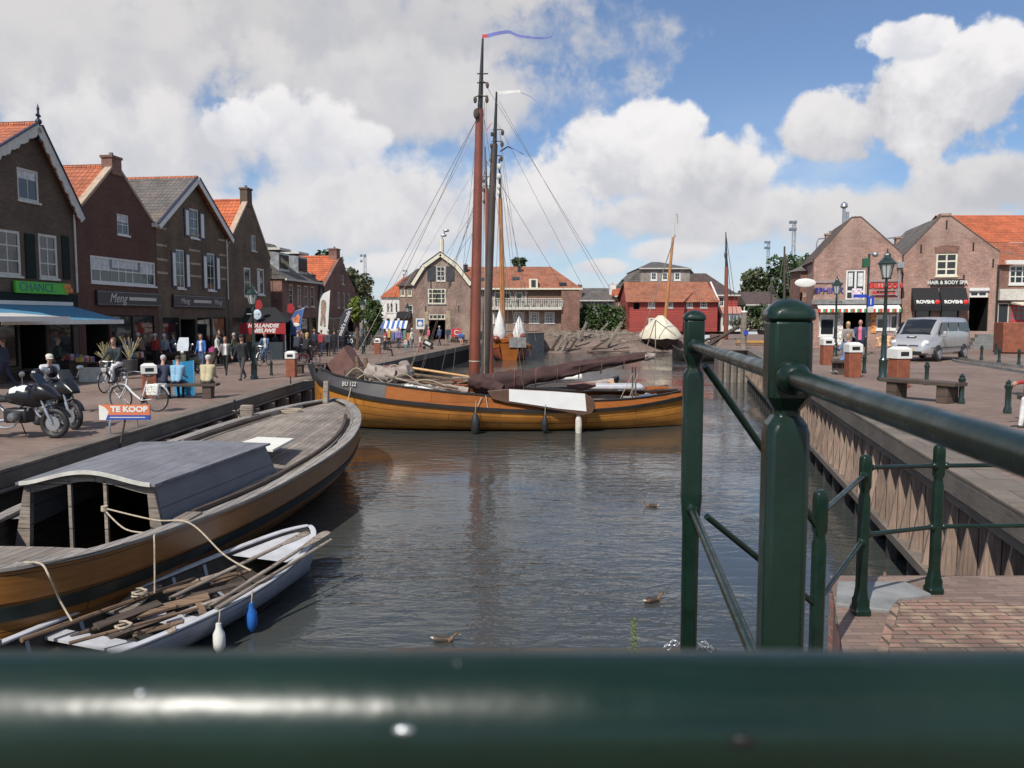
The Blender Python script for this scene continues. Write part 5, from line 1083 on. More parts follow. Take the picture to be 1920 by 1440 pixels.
sail_roll('furled_sail', mSailBrown, bt, bo+V((.0, 0, .10)), be+V((-.22, 0, .10)), lambda t: (.13+.08*(1-t), (.24*(1-t)**1.1+.13) if t > .06 else .24+t*2.2), seed=3)
sail_roll('sail_end_wrap', mCanvasGrey, bt, be+V((-.3, 0, .06)), be+V((.05, 0, .06)), lambda t: (.15-.08*t, .15-.07*t), n=8, seed=4)
for x in (1186, 1192): B().tube([L_(x, 752, 27.3), L_(x, 688, 27.0)], .025, 8).build('boom_crutch', mSteel, bt)
rope('sheet_rope', [L_(1162, 750, 27), L_(1192, 690, 26.9)], .012, par=bt); rope('sheet_rope', [L_(1200, 690, 26.9), L_(1178, 752, 27)], .012, par=bt)
# brown skirt of sail at the mast foot
sail_roll('sail_bundle', mSailBrown, bt, L_(886, 705, 27.3), L_(945, 727, 27.0), lambda t: (.24-.06*t, .27-.08*t), n=14, seed=8)
# leeboard hung outside the near rail
lb = B(); lp = [(916, 733), (960, 729), (1040, 733), (1100, 738), (1115, 748), (1119, 762), (1112, 775), (1095, 779), (1060, 772), (1000, 762), (950, 755), (925, 748)]
lq = [L_(x, y, 25.62) for x, y in lp]; n_ = len(lq)
lb.add([q for q in lq]+[q+V((0, .08, 0)) for q in lq], [tuple(range(n_)), tuple(range(2*n_-1, n_-1, -1))]+[(i, (i+1) % n_, n_+(i+1) % n_, n_+i) for i in range(n_)]); lb.build('leeboard', M('dark_brown_board', (.10, .05, .03), .5, .2, 3), bt, bevel=.015)
wp = [L_(x, y, 25.60) for x, y in ((957, 730), (1040, 734), (1099, 738), (1102, 771), (1050, 766), (957, 752))]; B().add(wp+[q+V((0, .015, 0)) for q in wp], [(0, 1, 2, 3, 4, 5), (11, 10, 9, 8, 7, 6)]+[(i, (i+1) % 6, 6+(i+1) % 6, 6+i) for i in range(6)]).build('leeboard_panel', M('white_board_paint', (.72, .71, .68), .5, .05, 2), bt)
# foredeck gear
tri = B(); pts = P([(612, 684), (643, 651), (668, 690), (660, 712), (630, 712)], 27.9); pts2 = [q+V((.1, .9, -.0)) for q in pts]
tri.loft([pts, [q+V((.02, .4, .06)) for q in pts], pts2]).build('folded_jib', mSailMauve, bt)
for i, (a, b, r) in enumerate((((668, 668), (673, 712), .07), ((684, 672), (690, 715), .08), ((660, 700), (700, 706), .06))): pole('windlass_timber', L_(*a, 27.8), L_(*b, 27.8), r, r, mOldWood, bt, 8)
for (a, b, m, r, sd_) in (((690, 690), (745, 700), mCanvasGrey, .28, 1), ((735, 700), (768, 688), mCanvasGrey, .22, 2), ((692, 712), (740, 722), mCanvasWhite, .16, 3), ((735, 722), (815, 726), mCanvasWhite, .15, 4), ((758, 678), (770, 700), mCanvasGrey, .17, 6), ((820, 722), (880, 730), mCanvasGrey, .13, 7)):
    sail_roll('sail_bundle', m, bt, L_(*a, 27.6), L_(*b, 27.4), lambda t: (r*1.2, r), n=10, seed=sd_, seg=14)
for (a, b, Ya, Yb_, r, m) in (((770, 690), (882, 707), 29.0, 28.8, .05, mSpar), ((756, 700), (880, 716), 28.3, 28.2, .06, mOldWood), ((770, 712), (860, 729), 27.3, 27.2, .05, mOldWood), ((722, 704), (842, 735), 27.0, 26.8, .04, mGreyRough), ((700, 716), (758, 724), 27.0, 26.9, .05, mTar), ((1140, 715), (1240, 760), 29.5, 28.3, .05, mSpar)): pole('spar', L_(*a, Ya), L_(*b, Yb_), r, r*.9, m, bt, 8)
B().box(L_(800, 722, 28.4), (1.9, 1.3, .35)).build('hatch', mOldWood, bt, bevel=.03); B().box(L_(1165, 752, 28.3), (2.6, 1.6, .3)).build('aft_cover', mCanvasGrey, bt, bevel=.06)
B().box(L_(1140, 724, 28.9), (2.4, .9, .16)).build('pale_cover', mRowWhite, bt, bevel=.05)
B().ell(L_(868, 751, 25.75), (.05, .02, .05)).build('brass_port', mSteel, bt)
# rigging
fs = [((898, 215), (655, 668)), ((896, 240), (668, 665)), ((897, 216), (700, 640)), ((895, 310), (680, 668)), ((897, 420), (716, 688)), ((896, 330), (770, 690)), ((894, 240), (850, 700))]
for i, (a, b) in enumerate(fs): rope('forestay', [L_(*a, 28.1), L_(*b, 28.6-.25*i)], .009 if i < 3 else .0065, mRope if i % 2 else mRopeD, bt)
rope('topping_lift', [L_(905, 150, 28.1), L_(1222, 668, 26.7)], .007, mRopeD, bt); rope('backstay', [L_(903, 190, 28.1), L_(985, 742, 27)], .008, mRopeD, bt); rope('halyard', [L_(908, 190, 28), L_(904, 720, 27.7)], .01, mRopeD, bt); rope('halyard', [L_(912, 175, 28), L_(908, 720, 27.7)], .008, mRope, bt)
for (x, r, h, c, m, k, lab) in ((-.78, .15, .62, .32, mBlackRub, .45, 'large black fender hanging on the golden hull below the mast'), (1.42, .11, .5, .30, mBlackRub, .4, 'smaller black fender hanging below the white leeboard panel'), (2.5, .11, .72, .24, M('weathered_white_fender', (.6, .55, .47), .7, .2, 8), .5, 'long weathered white fender at the aft end of the leeboard')):
    fender(sidept(Hb, ob, R(-1), x, -1, c, .22), lab, r, h, m, top=k)
for i, (pts, lab) in enumerate((([A(597, 708, 29.2), A(588, 712, 30.2), A(560, 716, 30.6), G(545, 722, .1)], 'slack mooring rope from the barge bow to the left quay'), ([A(660, 720, 26.6), A(648, 760, 25), A(630, 765, 23), A(612, 756, 21.6)], 'rope led from the big sailing barge to the stem of the cabin barge'))):
    o = rope('mooring_rope', spline(pts, 6), .014); tag(o, lab, 'rope')
# ---------------- second and third barges lying behind
def back_barge(Y, x0, x1, mastpx, lab, mat, topc, vanep, r, sheer=1.0, covers=(), mastmat=None):
    o = V((0, Y, WZ)); t = thing('sailing_barge', lab, 'boat', o); a = A(x0, 600, Y).x; b = A(x1, 600, Y).x; c_ = (a+b)/2; l = (b-a)/2
    Hh = Hull([(c_-l, .03, sheer+.7), (c_-l*.93, .7, sheer+.4), (c_-l*.75, 1.4, sheer+.1), (c_-l*.2, 1.8, sheer-.1), (c_+l*.4, 1.6, sheer-.2), (c_+l*.8, 1.0, sheer-.1), (c_+l*.95, .5, sheer+.1), (c_+l, .03, sheer+.2)], k=2.8, n=30)
    Hh.shell('hull', mat, t); Hh.skin('wale', mTar, t, .88, 1, off=.06, thick=.08); Hh.deck('deck', mDarkWood, t, c_-l*.95, c_+l*.95, .0, .1, .1); Hh.rim('gunwale', mTar, t, .2, .06)
    (ax, ay), (bx_, by) = mastpx; A0 = A(ax, ay, Y)-o; A1 = A(bx_, by, Y)-o; A1_ = A0.lerp(A1, .82); pole('mast', A0, A1_, r, r*.75, mastmat or mMastDark, t, 12); pole('topmast', A1_-V((0, 0, .4)), A1, r*.5, r*.2, mTar, t, 8)
    for f in (.78, .83, .87): q = A0.lerp(A1, f); B().tube([q-V((.1, 0, 0)), q+V((.3, 0, 0))], .02, 6).ell(q+V((.3, -.1, -.14)), (.07, .06, .12), 8, 6).ell(q+V((-.12, -.1, -.2)), (.06, .05, .1), 8, 6).build('block', mDarkWood, t)
    for (p, q, m, rr) in covers: sail_roll('sail_bundle', m, t, A(*p, Y)-o, A(*q, Y)-o, lambda u: (rr*1.5, rr), n=10, seg=14, seed=p[0])
    return t, o, Hh
t, o, _ = back_barge(32.5, 770, 1252, ((909, 705), (931, 172)), 'second sailing barge with dark mast lying just behind the golden hulled one', mHullBrown, 0, 0, .175, .75, [((1075, 722), (1150, 712), mCanvasGrey, .13), ((1150, 722), (1205, 728), mCanvasGrey, .10), ((960, 712), (1090, 704), mCanvasWhite, .12)])
vane(t, 0, [A(x, y, 32.5)-o for x, y in ((931, 174), (975, 171))], mCanvasWhite, .07, .05, 'vane_pennant'); vane(t, 0, spline([A(x, y, 32.5)-o for x, y in ((977, 174), (996, 182), (1008, 194), (1014, 212))], 4), M('vane_blue', (0, 0, 0)), .012, .008, 'vane_tail')
for i, (a, b) in enumerate((((934, 232), (1195, 735)), ((936, 190), (1250, 745)), ((929, 260), (790, 700)), ((928, 300), (765, 705)), ((936, 240), (985, 705)), ((930, 330), (700, 690)), ((938, 250), (1000, 708)))): rope('stay', [A(*a, 32.4)-o, A(*b, 32.0)-o], .007, mRopeD, t)
vane(t, 0, [A(x, y, 32.3)-o for x, y in ((912, 245), (922, 230))], M('vane_red', (0, 0, 0)), .03, .02, 'small_pennant')
pole('tiller', A(1160, 742, 31.5)-o, A(1235, 728, 32)-o, .05, .04, mOrangeWood, t, 8); B().box(A(1232, 735, 32.2)-o, (.9, .5, .45)).build('stern_bench', mOrangeWood, t, bevel=.05)
t, o, _ = back_barge(37, 740, 1160, ((920, 700), (910, 275)), 'third sailing barge with red brown mast mostly hidden behind the second one', mHullBrown, 0, 0, .15, .8, [], mMastRed)
for i, (a, b) in enumerate((((911, 300), (1068, 560)), ((909, 320), (790, 690)), ((908, 340), (828, 694)))): rope('stay', [A(*a, 37)-o, A(*b, 37 if i else 60)-o], .01, mRopeD, t)
# ---------------- orange boat with tall orange mast, stern towards the lens
o = V((-.2, 74, WZ)); t = thing('sailing_boat', 'varnished orange wooden boat with tall orange mast at the end of the left quay', 'boat', o, R(90))
Hh = Hull([(-3.5, .9, 1.5), (-3, 1.5, 1.3), (-1, 2.0, 1.15), (2, 1.9, 1.2), (5, 1.1, 1.6), (6.5, .05, 2.1)], k=2.8, n=24)
Hh.shell('hull', mMastRed, t); Hh.skin('upper_strake', mOrangeWood, t, .84, 1, off=.05, thick=.08); Hh.deck('deck', mOrangeWood, t, -3.45, 6.3, 0, .1, .15)
B().add([(-3.52, y, z) for y, z in ((-.88, 1.5), (.88, 1.5), (.6, 0), (-.6, 0))]+[(-3.45, y, z) for y, z in ((-.88, 1.5), (.88, 1.5), (.6, 0), (-.6, 0))], [(0, 1, 2, 3), (7, 6, 5, 4), (0, 4, 5, 1), (1, 5, 6, 2), (2, 6, 7, 3), (3, 7, 4, 0)]).build('transom', mOrangeWood, t)
B().bx(-2.5, 1.2, -1.3, 1.3, 1.2, 1.95).build('cabin', mOrangeWood, t, bevel=.08); B().ell((-3.0, 1.2, 1.9), (.5, .35, .3)).ell((-2.2, -1.2, 2.1), (.7, .3, .3)).build('sail_heap', mMastRed, t)
for (dx, dy, h) in ((0, .9, 2.6), (1, -.85, 2.0)): B().lathe([(.5, 0), (.62, .5), (.3, h*.7), (.04, h)], 12, (dx-2, dy, 1.9)).build('furled_sail', mCanvasWhite, t)
B().box((-3.6, -.7, 1.6), (.12, 1.5, .9)).build('davit_board', mStone, t)
rz_ = Matrix.Rotation(-R(90), 3, 'Z'); LL = lambda px, py, Y: rz_ @ (A(px, py, Y)-o)
pole('mast', LL(944, 648, 74), LL(938, 372, 74), .24, .19, mMastOrange, t, 12); pole('topmast', LL(938, 375, 74), LL(936, 298, 74), .14, .06, mTar, t, 8)
for y in (312, 330, 350, 362): q = LL(936, y, 74); B().ell(q, (.14, .22, .3), 8, 6).build('block', mOldWhite, t)
for (a, b) in (((937, 330), (956, 665)), ((938, 320), (1005, 640)), ((939, 330), (948, 668)), ((937, 340), (925, 660)), ((937, 310), (975, 650))): rope('stay', [LL(*a, 74), LL(*b, 72)], .022, mRopeD, t)
vane(t, 0, [LL(x, y, 74) for x, y in ((938, 284), (952, 275), (965, 280), (982, 290))], M('vane_blue', (0, 0, 0)), .07, .03, 'vane_pennant')
# ---------------- boat under a cream tarpaulin on the slipway
o = V((A(1246, 600, 88).x, 88, -.95)); t = thing('covered_boat', 'boat under a cream peaked tarpaulin drawn up on the slipway', 'boat', o)
Rr = []
for (z, w, d) in ((0, .12, 3.0), (.5, 1.2, 3.4), (1.0, 1.95, 3.7), (1.55, 2.25, 3.9)): Rr.append([(w*cos(a)*(1 if True else 1), d*sin(a)*1.0+2.5, z) for a in [2*pi*i/20 for i in range(20)]])
B().loft(Rr).build('hull', mDarkWood, t)
Rr = []
for (z, w, d) in ((1.25, 2.32, 4.0), (1.65, 2.30, 3.95), (2.4, 1.75, 3.3), (3.1, .95, 2.4), (3.75, .12, 1.2)): Rr.append([((w*(1+.04*sin(a*8)))*cos(a), d*sin(a)+2.5, z-.12*abs(sin(a*4))) for a in [2*pi*i/40 for i in range(40)]])
B().loft(Rr).build('tarpaulin', mTarp, t, sharp=60)
q0 = A(1247, 600, 90)-o; pole('mast', q0, A(1262, 445, 90)-o, .2, .14, mMastOrange, t, 10); pole('topmast', A(1261.7, 448, 90)-o, A(1266, 400, 90)-o, .1, .05, mOldWhite, t, 8); rope('pennant', [A(1266, 401, 90)-o, A(1270, 402, 90)-o, A(1271, 420, 90)-o], .03, mRopeD, t)
for (a, b) in (((1229, 600), (1213, 650)), ((1229, 600), (1268, 630)), ((1229, 600), (1229, 655)), ((1266, 440), (1200, 640))): B().tube([A(*a, 84.4)-o, A(*b, 84.2)-o], .05, 6).build('shore_pole', mGreyRough, t)
B().bx(-1.6, 1.6, 1, 4, -.5, .3).build('cradle', mDarkWood, t)
# ---------------- black ship at the right
o = V((0, 70, WZ)); t = thing('black_ship', 'dark hulled old ship with bare brown mast moored before the far right quay', 'boat', o)
a = A(1262, 600, 70).x; b = A(1380, 600, 70).x; c_ = (a+b)/2; l = (b-a)/2
Hh = Hull([(c_-l, .1, 1.3), (c_-l*.8, 1.0, .9), (c_-.2*l, 1.4, .7), (c_+.5*l, 1.2, .8), (c_+.85*l, .6, 1.3), (c_+l, .03, 1.9)], k=2.6, n=24); Hh.shell('hull', mTar, t); Hh.rim('gunwale', mDarkWood, t, .2, .1); Hh.deck('deck', mDarkWood, t, c_-l*.95, c_+l*.9, .05, .1, .1)
pole('mast', A(1361, 640, 70)-o, A(1362, 500, 70)-o, .2, .15, mMastRed, t, 10); pole('topmast', A(1362, 503, 70)-o, A(1361, 435, 70)-o, .12, .04, mTar, t, 8); B().ell(A(1361, 478, 70)-o, (.15, .15, .35), 8, 6).build('block', mDarkWood, t)
for (p, q, r) in (((1325, 650), (1385, 612), .16), ((1340, 640), (1372, 618), .12), ((1300, 646), (1350, 628), .12)): pole('deck_timber', A(*p, 69)-o, A(*q, 69.5)-o, r, r, mDarkWood, t, 6)
for (p, q) in (((1362, 445), (1382, 590)), ((1362, 470), (1375, 600))): rope('stay', [A(*p, 70)-o, A(*q, 72)-o], .025, mRopeD, t)
for i, (px, yt, yb, Y) in enumerate(((1471, 462, 600, 84), (1446, 520, 600, 92))):
    o = V((A(px, 600, Y).x, Y, RZ)); t = thing('moored_mast_boat', ('old boat with dark mast and slack stays behind the near green post', 'smaller old boat with thin mast beside the taller one')[i], 'boat', o)
    B().loft([[(w*cos(a_), 3*w*sin(a_)/1.4, z) for a_ in [2*pi*k/16 for k in range(16)]] for z, w in ((-.9, .4), (-.2, 1.2), (.5, 1.4))]).build('hull', mTar, t); pole('mast', (0, 0, 0), A(px, yt, Y)-o, .16, .09, mMastDark, t, 8)
    for q in (-22, 16, 28): rope('stay', [A(px, yt+8, Y)-o, A(px+q, 600, Y)-o], .03, mRopeD, t)
# ------------------------------------------------------------------ street furniture
mCorten = M('rusty_brown_steel', (.23, .07, .035), .6, .25, 5, bump=.15); mConcrete = M('pale_concrete', (.40, .38, .35), .85, .15, 5, bump=.2)
mLampGlass = M('lantern_glass', (.42, .44, .42), .12, .1, 5, spec=.8)
def street_lamp(loc, label, k=1.0, rz=0):
    t = thing('street_lamp', label, 'street lamp', loc, rz, 'old fashioned lamps along the harbour')
    B().lathe([(.16, 0), (.16, .08), (.12, .14), (.12, .55), (.135, .6), (.09, .68), (.075, 1.3), (.085, 1.34), (.06, 1.42), (.045, 2.72), (.065, 2.76), (.05, 2.82), (.03, 3.0)], 12).build('pole', mGreenMetal, t)
    B().tube([(-.24, 0, 2.62), (.24, 0, 2.62)], .018, 6).ell((-.25, 0, 2.62), .03, 8, 6).ell((.25, 0, 2.62), .03, 8, 6).build('ladder_bar', mGreenMetal, t)
    b = B()
    for i in range(6):
        a = pi*i/3; b.tube([(.12*cos(a), .12*sin(a), 3.02), (.225*cos(a), .225*sin(a), 3.42)], .012, 5)
    b.lathe([(.13, 2.98), (.135, 3.02)], 6).lathe([(.25, 3.41), (.255, 3.44), (.12, 3.60), (.10, 3.61), (.10, 3.68), (.05, 3.75), (.02, 3.77), (.025, 3.82), (.001, 3.9)], 6); l = b.build('lantern', mGreenMetal, t)
    B().lathe([(.115, 3.02), (.215, 3.41)], 6).build('glass', mLampGlass, l); return t
L0 = street_lamp(G(477, 711), 'lamp post standing before the herring stall next to the walking couple')
L0.scale = (1, 1, 1)
cp(L0, G(682, 664), 0, 'lamp post between the round street trees and the bow of the sailing barge')
cp(L0, G(765, 648), 0, 'small distant lamp post in front of the brick warehouse')
cp(L0, G(1655, 713, RZ), 0, 'tall lamp post nearest the silver van on the right quay'); cp(L0, G(1565, 668, RZ), 0, 'lamp post before the blue lettering of the grill building'); cp(L0, G(1892, 648, RZ), 0, 'lamp post in front of the corner shop on the right')
cp(L0, G(1930, 760, RZ), 0, 'lamp post at the right edge with only its lantern in view')
def bollard(loc, label, h=.62):
    t = thing('bollard', label, 'bollard', loc, 0, 'dark green bollards'); B().lathe([(.075, 0), (.075, .1), (.055, .14), (.055, .46), (.075, .50), (.075, .54), (.05, .57), (.06, .6), (.001, .66)], 10).build('post', mGreenMetal, t); return t
b0 = bollard(G(509, 704), 'single bollard just right of the left lamp post')
for px_, py_, lab in ((1620, 700, 'bollard behind the middle litter bin'), (1810, 672, 'first bollard right of the silver van'), (1840, 675, 'bollard below the spa steps, second right of the van'), (1867, 665, 'bollard farthest back near the corten box'), (1873, 680, 'bollard in front of the one farthest back'), (1910, 685, 'bollard at the foot of the corten box'), (1737, 722, 'bollard poking up behind the heavy bench'), (1802, 757, 'near bollard on the empty paving right of the bench'), (1889, 775, 'bollard beside the person in the red jacket')): cp(b0, G(px_, py_, RZ), 0, lab)
def bin_(loc, label, rz=0):
    t = thing('litter_bin', label, 'litter bin', loc, rz, 'brown litter bins with white tops')
    B().bx(-.19, .19, -.19, .19, 0, .78).build('body', mCorten, t, bevel=.01); b = B().bx(-.215, .215, -.215, .215, .783, 1.02); b.add([(-.215, -.215, 1.021), (.215, -.215, 1.021), (.215, .215, 1.021), (-.215, .215, 1.021), (-.12, -.12, 1.09), (.12, -.12, 1.09), (.12, .12, 1.09), (-.12, .12, 1.09)], [(3, 2, 1, 0), (4, 5, 6, 7), (0, 1, 5, 4), (1, 2, 6, 5), (2, 3, 7, 6), (3, 0, 4, 7)])
    h = b.build('hood', mWhite, t); B().bx(-.12, .12, -.221, -.216, .85, .96).build('slot', mBlack, h); return t
n0 = bin_(G(547, 707), 'litter bin at the left end of the far bench near the sailing barge bow')
cp(n0, G(708, 664), 0, 'small distant litter bin beyond the bow rigging'); cp(n0, G(281, 748), .5, 'litter bin behind the white bicycle'); cp(n0, G(1549, 684, RZ), 0, 'litter bin left of the seated man in jeans'); cp(n0, G(1598, 707, RZ), 0, 'litter bin right of the seated man in jeans'); cp(n0, G(1684, 727, RZ), .2, 'litter bin at the end of the heavy bench')
def bench(loc, rz, label, L=1.7, grp='heavy timber benches'):
    t = thing('bench', label, 'bench', loc, rz, grp)
    for k in range(3): B().bx(-L/2, L/2, -.24+k*.165, -.09+k*.165, .38, .46).build('seat_plank', mDarkWood, t, bevel=.008)
    for x in (-L/2+.3, L/2-.3): B().bx(x-.13, x+.13, -.2, .2, 0, .377).build('leg', mDarkWood, t, bevel=.01)
    return t
bn = bench(G(350, 747), .10, 'timber bench with three people sitting on it', 1.9); bench(G(582, 700), .05, 'empty timber bench beside the litter bin before the barge bow', 1.5); bench(G(1572, 700, RZ), 1.2, 'bench under the man stretching out his legs', 1.6)
bench(G(1718, 752, RZ)+V((.15, .1, 0)), -1.05, 'heavy dark bench on the right quay edge', 1.8); bench(G(28, 716), TH, 'low brown bench before the shop with the blue awning', 2.2, None).children
bench(G(862, 646), 0, 'bench against the warehouse under the red round sign', 1.8, None)
bench(G(1968, 800, RZ), 1.3, 'bench at the right edge with the person in the red jacket', 1.8, None)
# TE KOOP board, stick, hoop
t = thing('sale_sign', 'orange and blue for sale board reading TE KOOP on a leaning stick', 'sign', A(223, 848, 16.2))
o = V(t.location); r1 = A(191, 758, 16.3)-o; r2 = A(286, 786, 16.3)-o
B().bx(r1.x, r2.x, -.02, .02, r2.z+.10, r1.z).build('board', M('orange_board', (.62, .17, .07), .5, .05), t); B().bx(r1.x, r2.x, -.02, .02, r2.z, r2.z+.098).build('blue_strip', M('blue_board', (.03, .07, .32), .5, .05), t)
B().prism([(r1.x, r2.z), (r1.x+.13, r2.z), (r1.x+.20, r2.z+.17), (r1.x+.12, r1.z-.05), (r1.x, r1.z)], -.026, -.0205, 'xz').build('white_emblem', mWhite, t)
text('TE KOOP', .155, mWhite, t, ((r1.x+r2.x)/2+.10, -.024, r2.z+.215), name='lettering', sx=1.15, bold=.008, ext=.003); B().bx((r1.x+r2.x)/2-.30, (r1.x+r2.x)/2+.42, -.024, -.021, r2.z+.045, r2.z+.060).build('small_print', mWhite, t)
B().tube([V((0, 0.0, 0)), A(240, 758, 16.25)-o], .02, 8).build('stick', mDarkWood, t)
o = B().tube(spline([G(207, 819), G(207, 819)+V((0, 0, .28)), G(212, 817)+V((.02, .05, .36)), G(250, 806)+V((0, 0, .36)), G(257, 805)+V((0, 0, .28)), G(257, 805)], 4), .022, 8).build('mooring_hoop', mSteel); tag(o, 'bent steel mooring hoop on the quay edge behind the sale board', 'hoop')
for (px_, py_, lab) in ((440, 772, 'iron mooring pin with tied ropes on the left quay edge'), (545, 722, 'small iron mooring pin farther along the left quay edge')):
    q = G(px_, py_, .06); o = B().tube([q, q+V((0, 0, .28))], .02, 8).ell(q+V((0, 0, .29)), .03, 8, 6).build('mooring_pin', mBlack); tag(o, lab, 'mooring pin')
for (pts, lab) in (([G(437, 770, .1), A(445, 778, 20.6), A(452, 790, 20)], 'left hand rope running from the mooring pin down to the barge'), ([G(440, 770, .12), A(452, 775, 20.6), A(458, 789, 20)], 'right hand rope running from the mooring pin down to the barge'), ([G(446, 769, .1), G(462, 762, .08), G(475, 768, .08)], 'loose rope end lying on the quay cap')): o = rope('mooring_rope', spline(pts, 6), .015); tag(o, lab, 'rope')
# blue folding screen
t = thing('display_board', 'bright blue folding display board with white dotted edge behind the bench sitters', 'board', G(331, 745)+V((0, .5, 0)))
for sx in (-1, 1):
    b = B(); b.add([(0, 0, 0), (sx*.33, .12, 0), (sx*.33, .12, 1.12), (0, 0, 1.08), (0, .03, 0), (sx*.33, .15, 0), (sx*.33, .15, 1.12), (0, .03, 1.08)], [(0, 1, 2, 3), (7, 6, 5, 4), (0, 4, 5, 1), (1, 5, 6, 2), (2, 6, 7, 3), (3, 7, 4, 0)]); pn = b.build('panel', M('cyan_blue', (.03, .24, .45), .5, .05), t)
    e = B(); [e.ell((sx*.325, .10, .05+.07*i), .014, 6, 4) for i in range(16)]; e.build('dotted_edge', mWhite, pn)
# awnings on the left shops
def awning(h, x0, x1, ztop, drop, out, mat, label, valance=None):
    t = thing('awning', label, 'awning', h.root.location, h.th)
    B().add([(x0, -.06, ztop), (x1, -.06, ztop), (x1, -out, ztop-drop), (x0, -out, ztop-drop), (x0, -.06, ztop-.03), (x1, -.06, ztop-.03), (x1, -out, ztop-drop-.03), (x0, -out, ztop-drop-.03)], [(0, 3, 2, 1), (4, 5, 6, 7), (0, 1, 5, 4), (1, 2, 6, 5), (2, 3, 7, 6), (3, 0, 4, 7)]).build('canvas', mat, t)
    B().bx(x0-.02, x1+.02, -out-.06, -out-.002, ztop-drop-.16, ztop-drop+.02).build('front_bar', valance or mWhite, t)
    B().bx(x0-.02, x1+.02, -.14, -.004, ztop+.002, ztop+.16).build('cassette', mWhite, t)
    for x in (x0+.3, x1-.3): B().tube([(x, -.05, ztop-1.0), (x, -out*.6, ztop-drop*.62-.12), (x, -out+.05, ztop-drop-.08)], .025, 6).build('arm', mSteel, t)
    return t
awning(H1, -.2, H1.w-.5, 3.0, .62, 2.45, M('blue_canvas', (.07, .22, .34), .8, .1), 'large blue shop awning beneath the green sign')
t = awning(H1, -2.8, 1.75, 2.75, .25, 3.6, M('striped_canvas', (.5, .48, .44), .8, .3, 8), 'pale striped awning at the left edge beside the blue one')
# shop signs
u = H1.px(20, 526, 120, 553); t = thing('shop_sign', 'bright green shop sign with blue lettering above the blue awning', 'sign', H1.root.location, H1.th)
B().bx(u[0], u[2], -.22, -.105, u[1], u[3]).build('board', M('lime_green', (.07, .42, .03), .5, .08, 1), t, bevel=.01); text('CHANCE', .5, M('sign_blue', (.02, .10, .22), .5), t, ((u[0]+u[2])/2-.35, -.225, (u[1]+u[3])/2), sx=1.0, ext=.005, bold=-.004)
for i, (dx, dz) in enumerate(((1.35, .1), (1.6, .13), (1.47, -.1), (1.72, -.05))): B().ell(((u[0]+u[2])/2+dx, -.225, (u[1]+u[3])/2+dz), (.12, .012, .11), 10, 6).build('orange_mark', M('sign_orange', (.62, .2, .03), .5), t)
for (hh, r, words, lab) in ((H2, (177, 544, 297, 575), (('Meng', .3, .62),), 'long dark sign lettered Meng above the dark red house shop front'), (H3, (321, 552, 419, 578), (('Meng', .2, .42), ('Meng', .84, .42)), 'dark sign lettered Meng twice above the banded house shop front')):
    u = hh.px(*r); t = thing('shop_sign', lab, 'sign', hh.root.location, hh.th); B().bx(u[0], u[2], -.14, -.004, u[1], u[3]).build('board', M('dark_plum_board', (.025, .018, .022), .4), t)
    L = u[2]-u[0]; H_ = u[3]-u[1]
    for w_, f, s_ in words: text(w_, s_, mOldWhite, t, (u[0]+L*f, -.145, (u[1]+u[3])/2), shear=.35, ext=.003)
    xa, xb = (.47, .92) if hh is H2 else (.36, .70); B().bx(u[0]+L*xa, u[0]+L*xb, -.15, -.142, (u[1]+u[3])/2-.07, (u[1]+u[3])/2+.09).build('white_strip', mOldWhite, t)
    b = B(); e = .05
    n_ = int(L/.11)
    for i in range(n_): b.ell((u[0]+e+(L-2*e)*i/(n_-1), -.15, u[1]+e), .016, 5, 4).ell((u[0]+e+(L-2*e)*i/(n_-1), -.15, u[3]-e), .016, 5, 4)
    b.build('bulb_row', mWhite, t)
# warm goods in the shop windows, planters, racks
def plant_pot(loc, label, s=1.0):
    t = thing('planter', label, 'planter', loc, random.random()*3)
    B().lathe([(.22*s, 0), (.28*s, .5*s), (.24*s, .5*s), (.2*s, .44*s)], 12).build('pot', M('dark_pot', (.05, .05, .05), .6), t); b = B()
    for i in range(34):
        a = random.uniform(0, 2*pi); r = random.uniform(.1, .42)*s; h = random.uniform(.4, .95)*s; b.tube([(0, 0, .4*s), (r*.4*cos(a), r*.4*sin(a), .4*s+h*.55), (r*cos(a), r*sin(a), .4*s+h)], [.007, .006, .010], 4)
    b.build('dry_grass', M('straw_grass', (.42, .36, .20), .8), t); return t
plant_pot(G(186, 714)+V((0, .6, .25)), 'pot of dry straw grass left of the cyclist'); plant_pot(G(231, 712)+V((0, .6, .2)), 'pot of dry straw grass behind the cyclist shoulder', 1.15)
o = B().bx(-.55, .55, -.3, .3, 0, .55).build('stone_block', mConcrete, None, G(182, 716), bevel=.02); tag(o, 'low grey concrete block under the dry grass pot', 'block')
for i, (px_, py_, c, lab) in enumerate(((150, 690, (.10, .12, .3), 'rail of dark blue clothes under the blue awning'), (172, 690, (.45, .08, .14), 'rail of red and pink clothes under the blue awning corner'), (128, 692, (.12, .22, .12), 'rail of green clothes deep under the blue awning'))):
    t = thing('clothes_rack', lab, 'clothes rack', G(px_, py_)+V((0, 0, 0)), TH)
    B().tube([(-.5, 0, 0), (-.5, 0, 1.5), (.5, 0, 1.5), (.5, 0, 0)], .02, 6).build('rail', mSteel, t)
    for k in range(8): B().box((-.44+.125*k, 0, 1.1), (.07, .42, .72), Matrix.Rotation(random.uniform(-.1, .1), 3, 'Z')).build('garment', M('garment_%d_%d' % (i, k % 3), tuple(min(1, max(.01, v*random.uniform(.5, 1.6))) for v in c), .9, .2), t, bevel=.02)
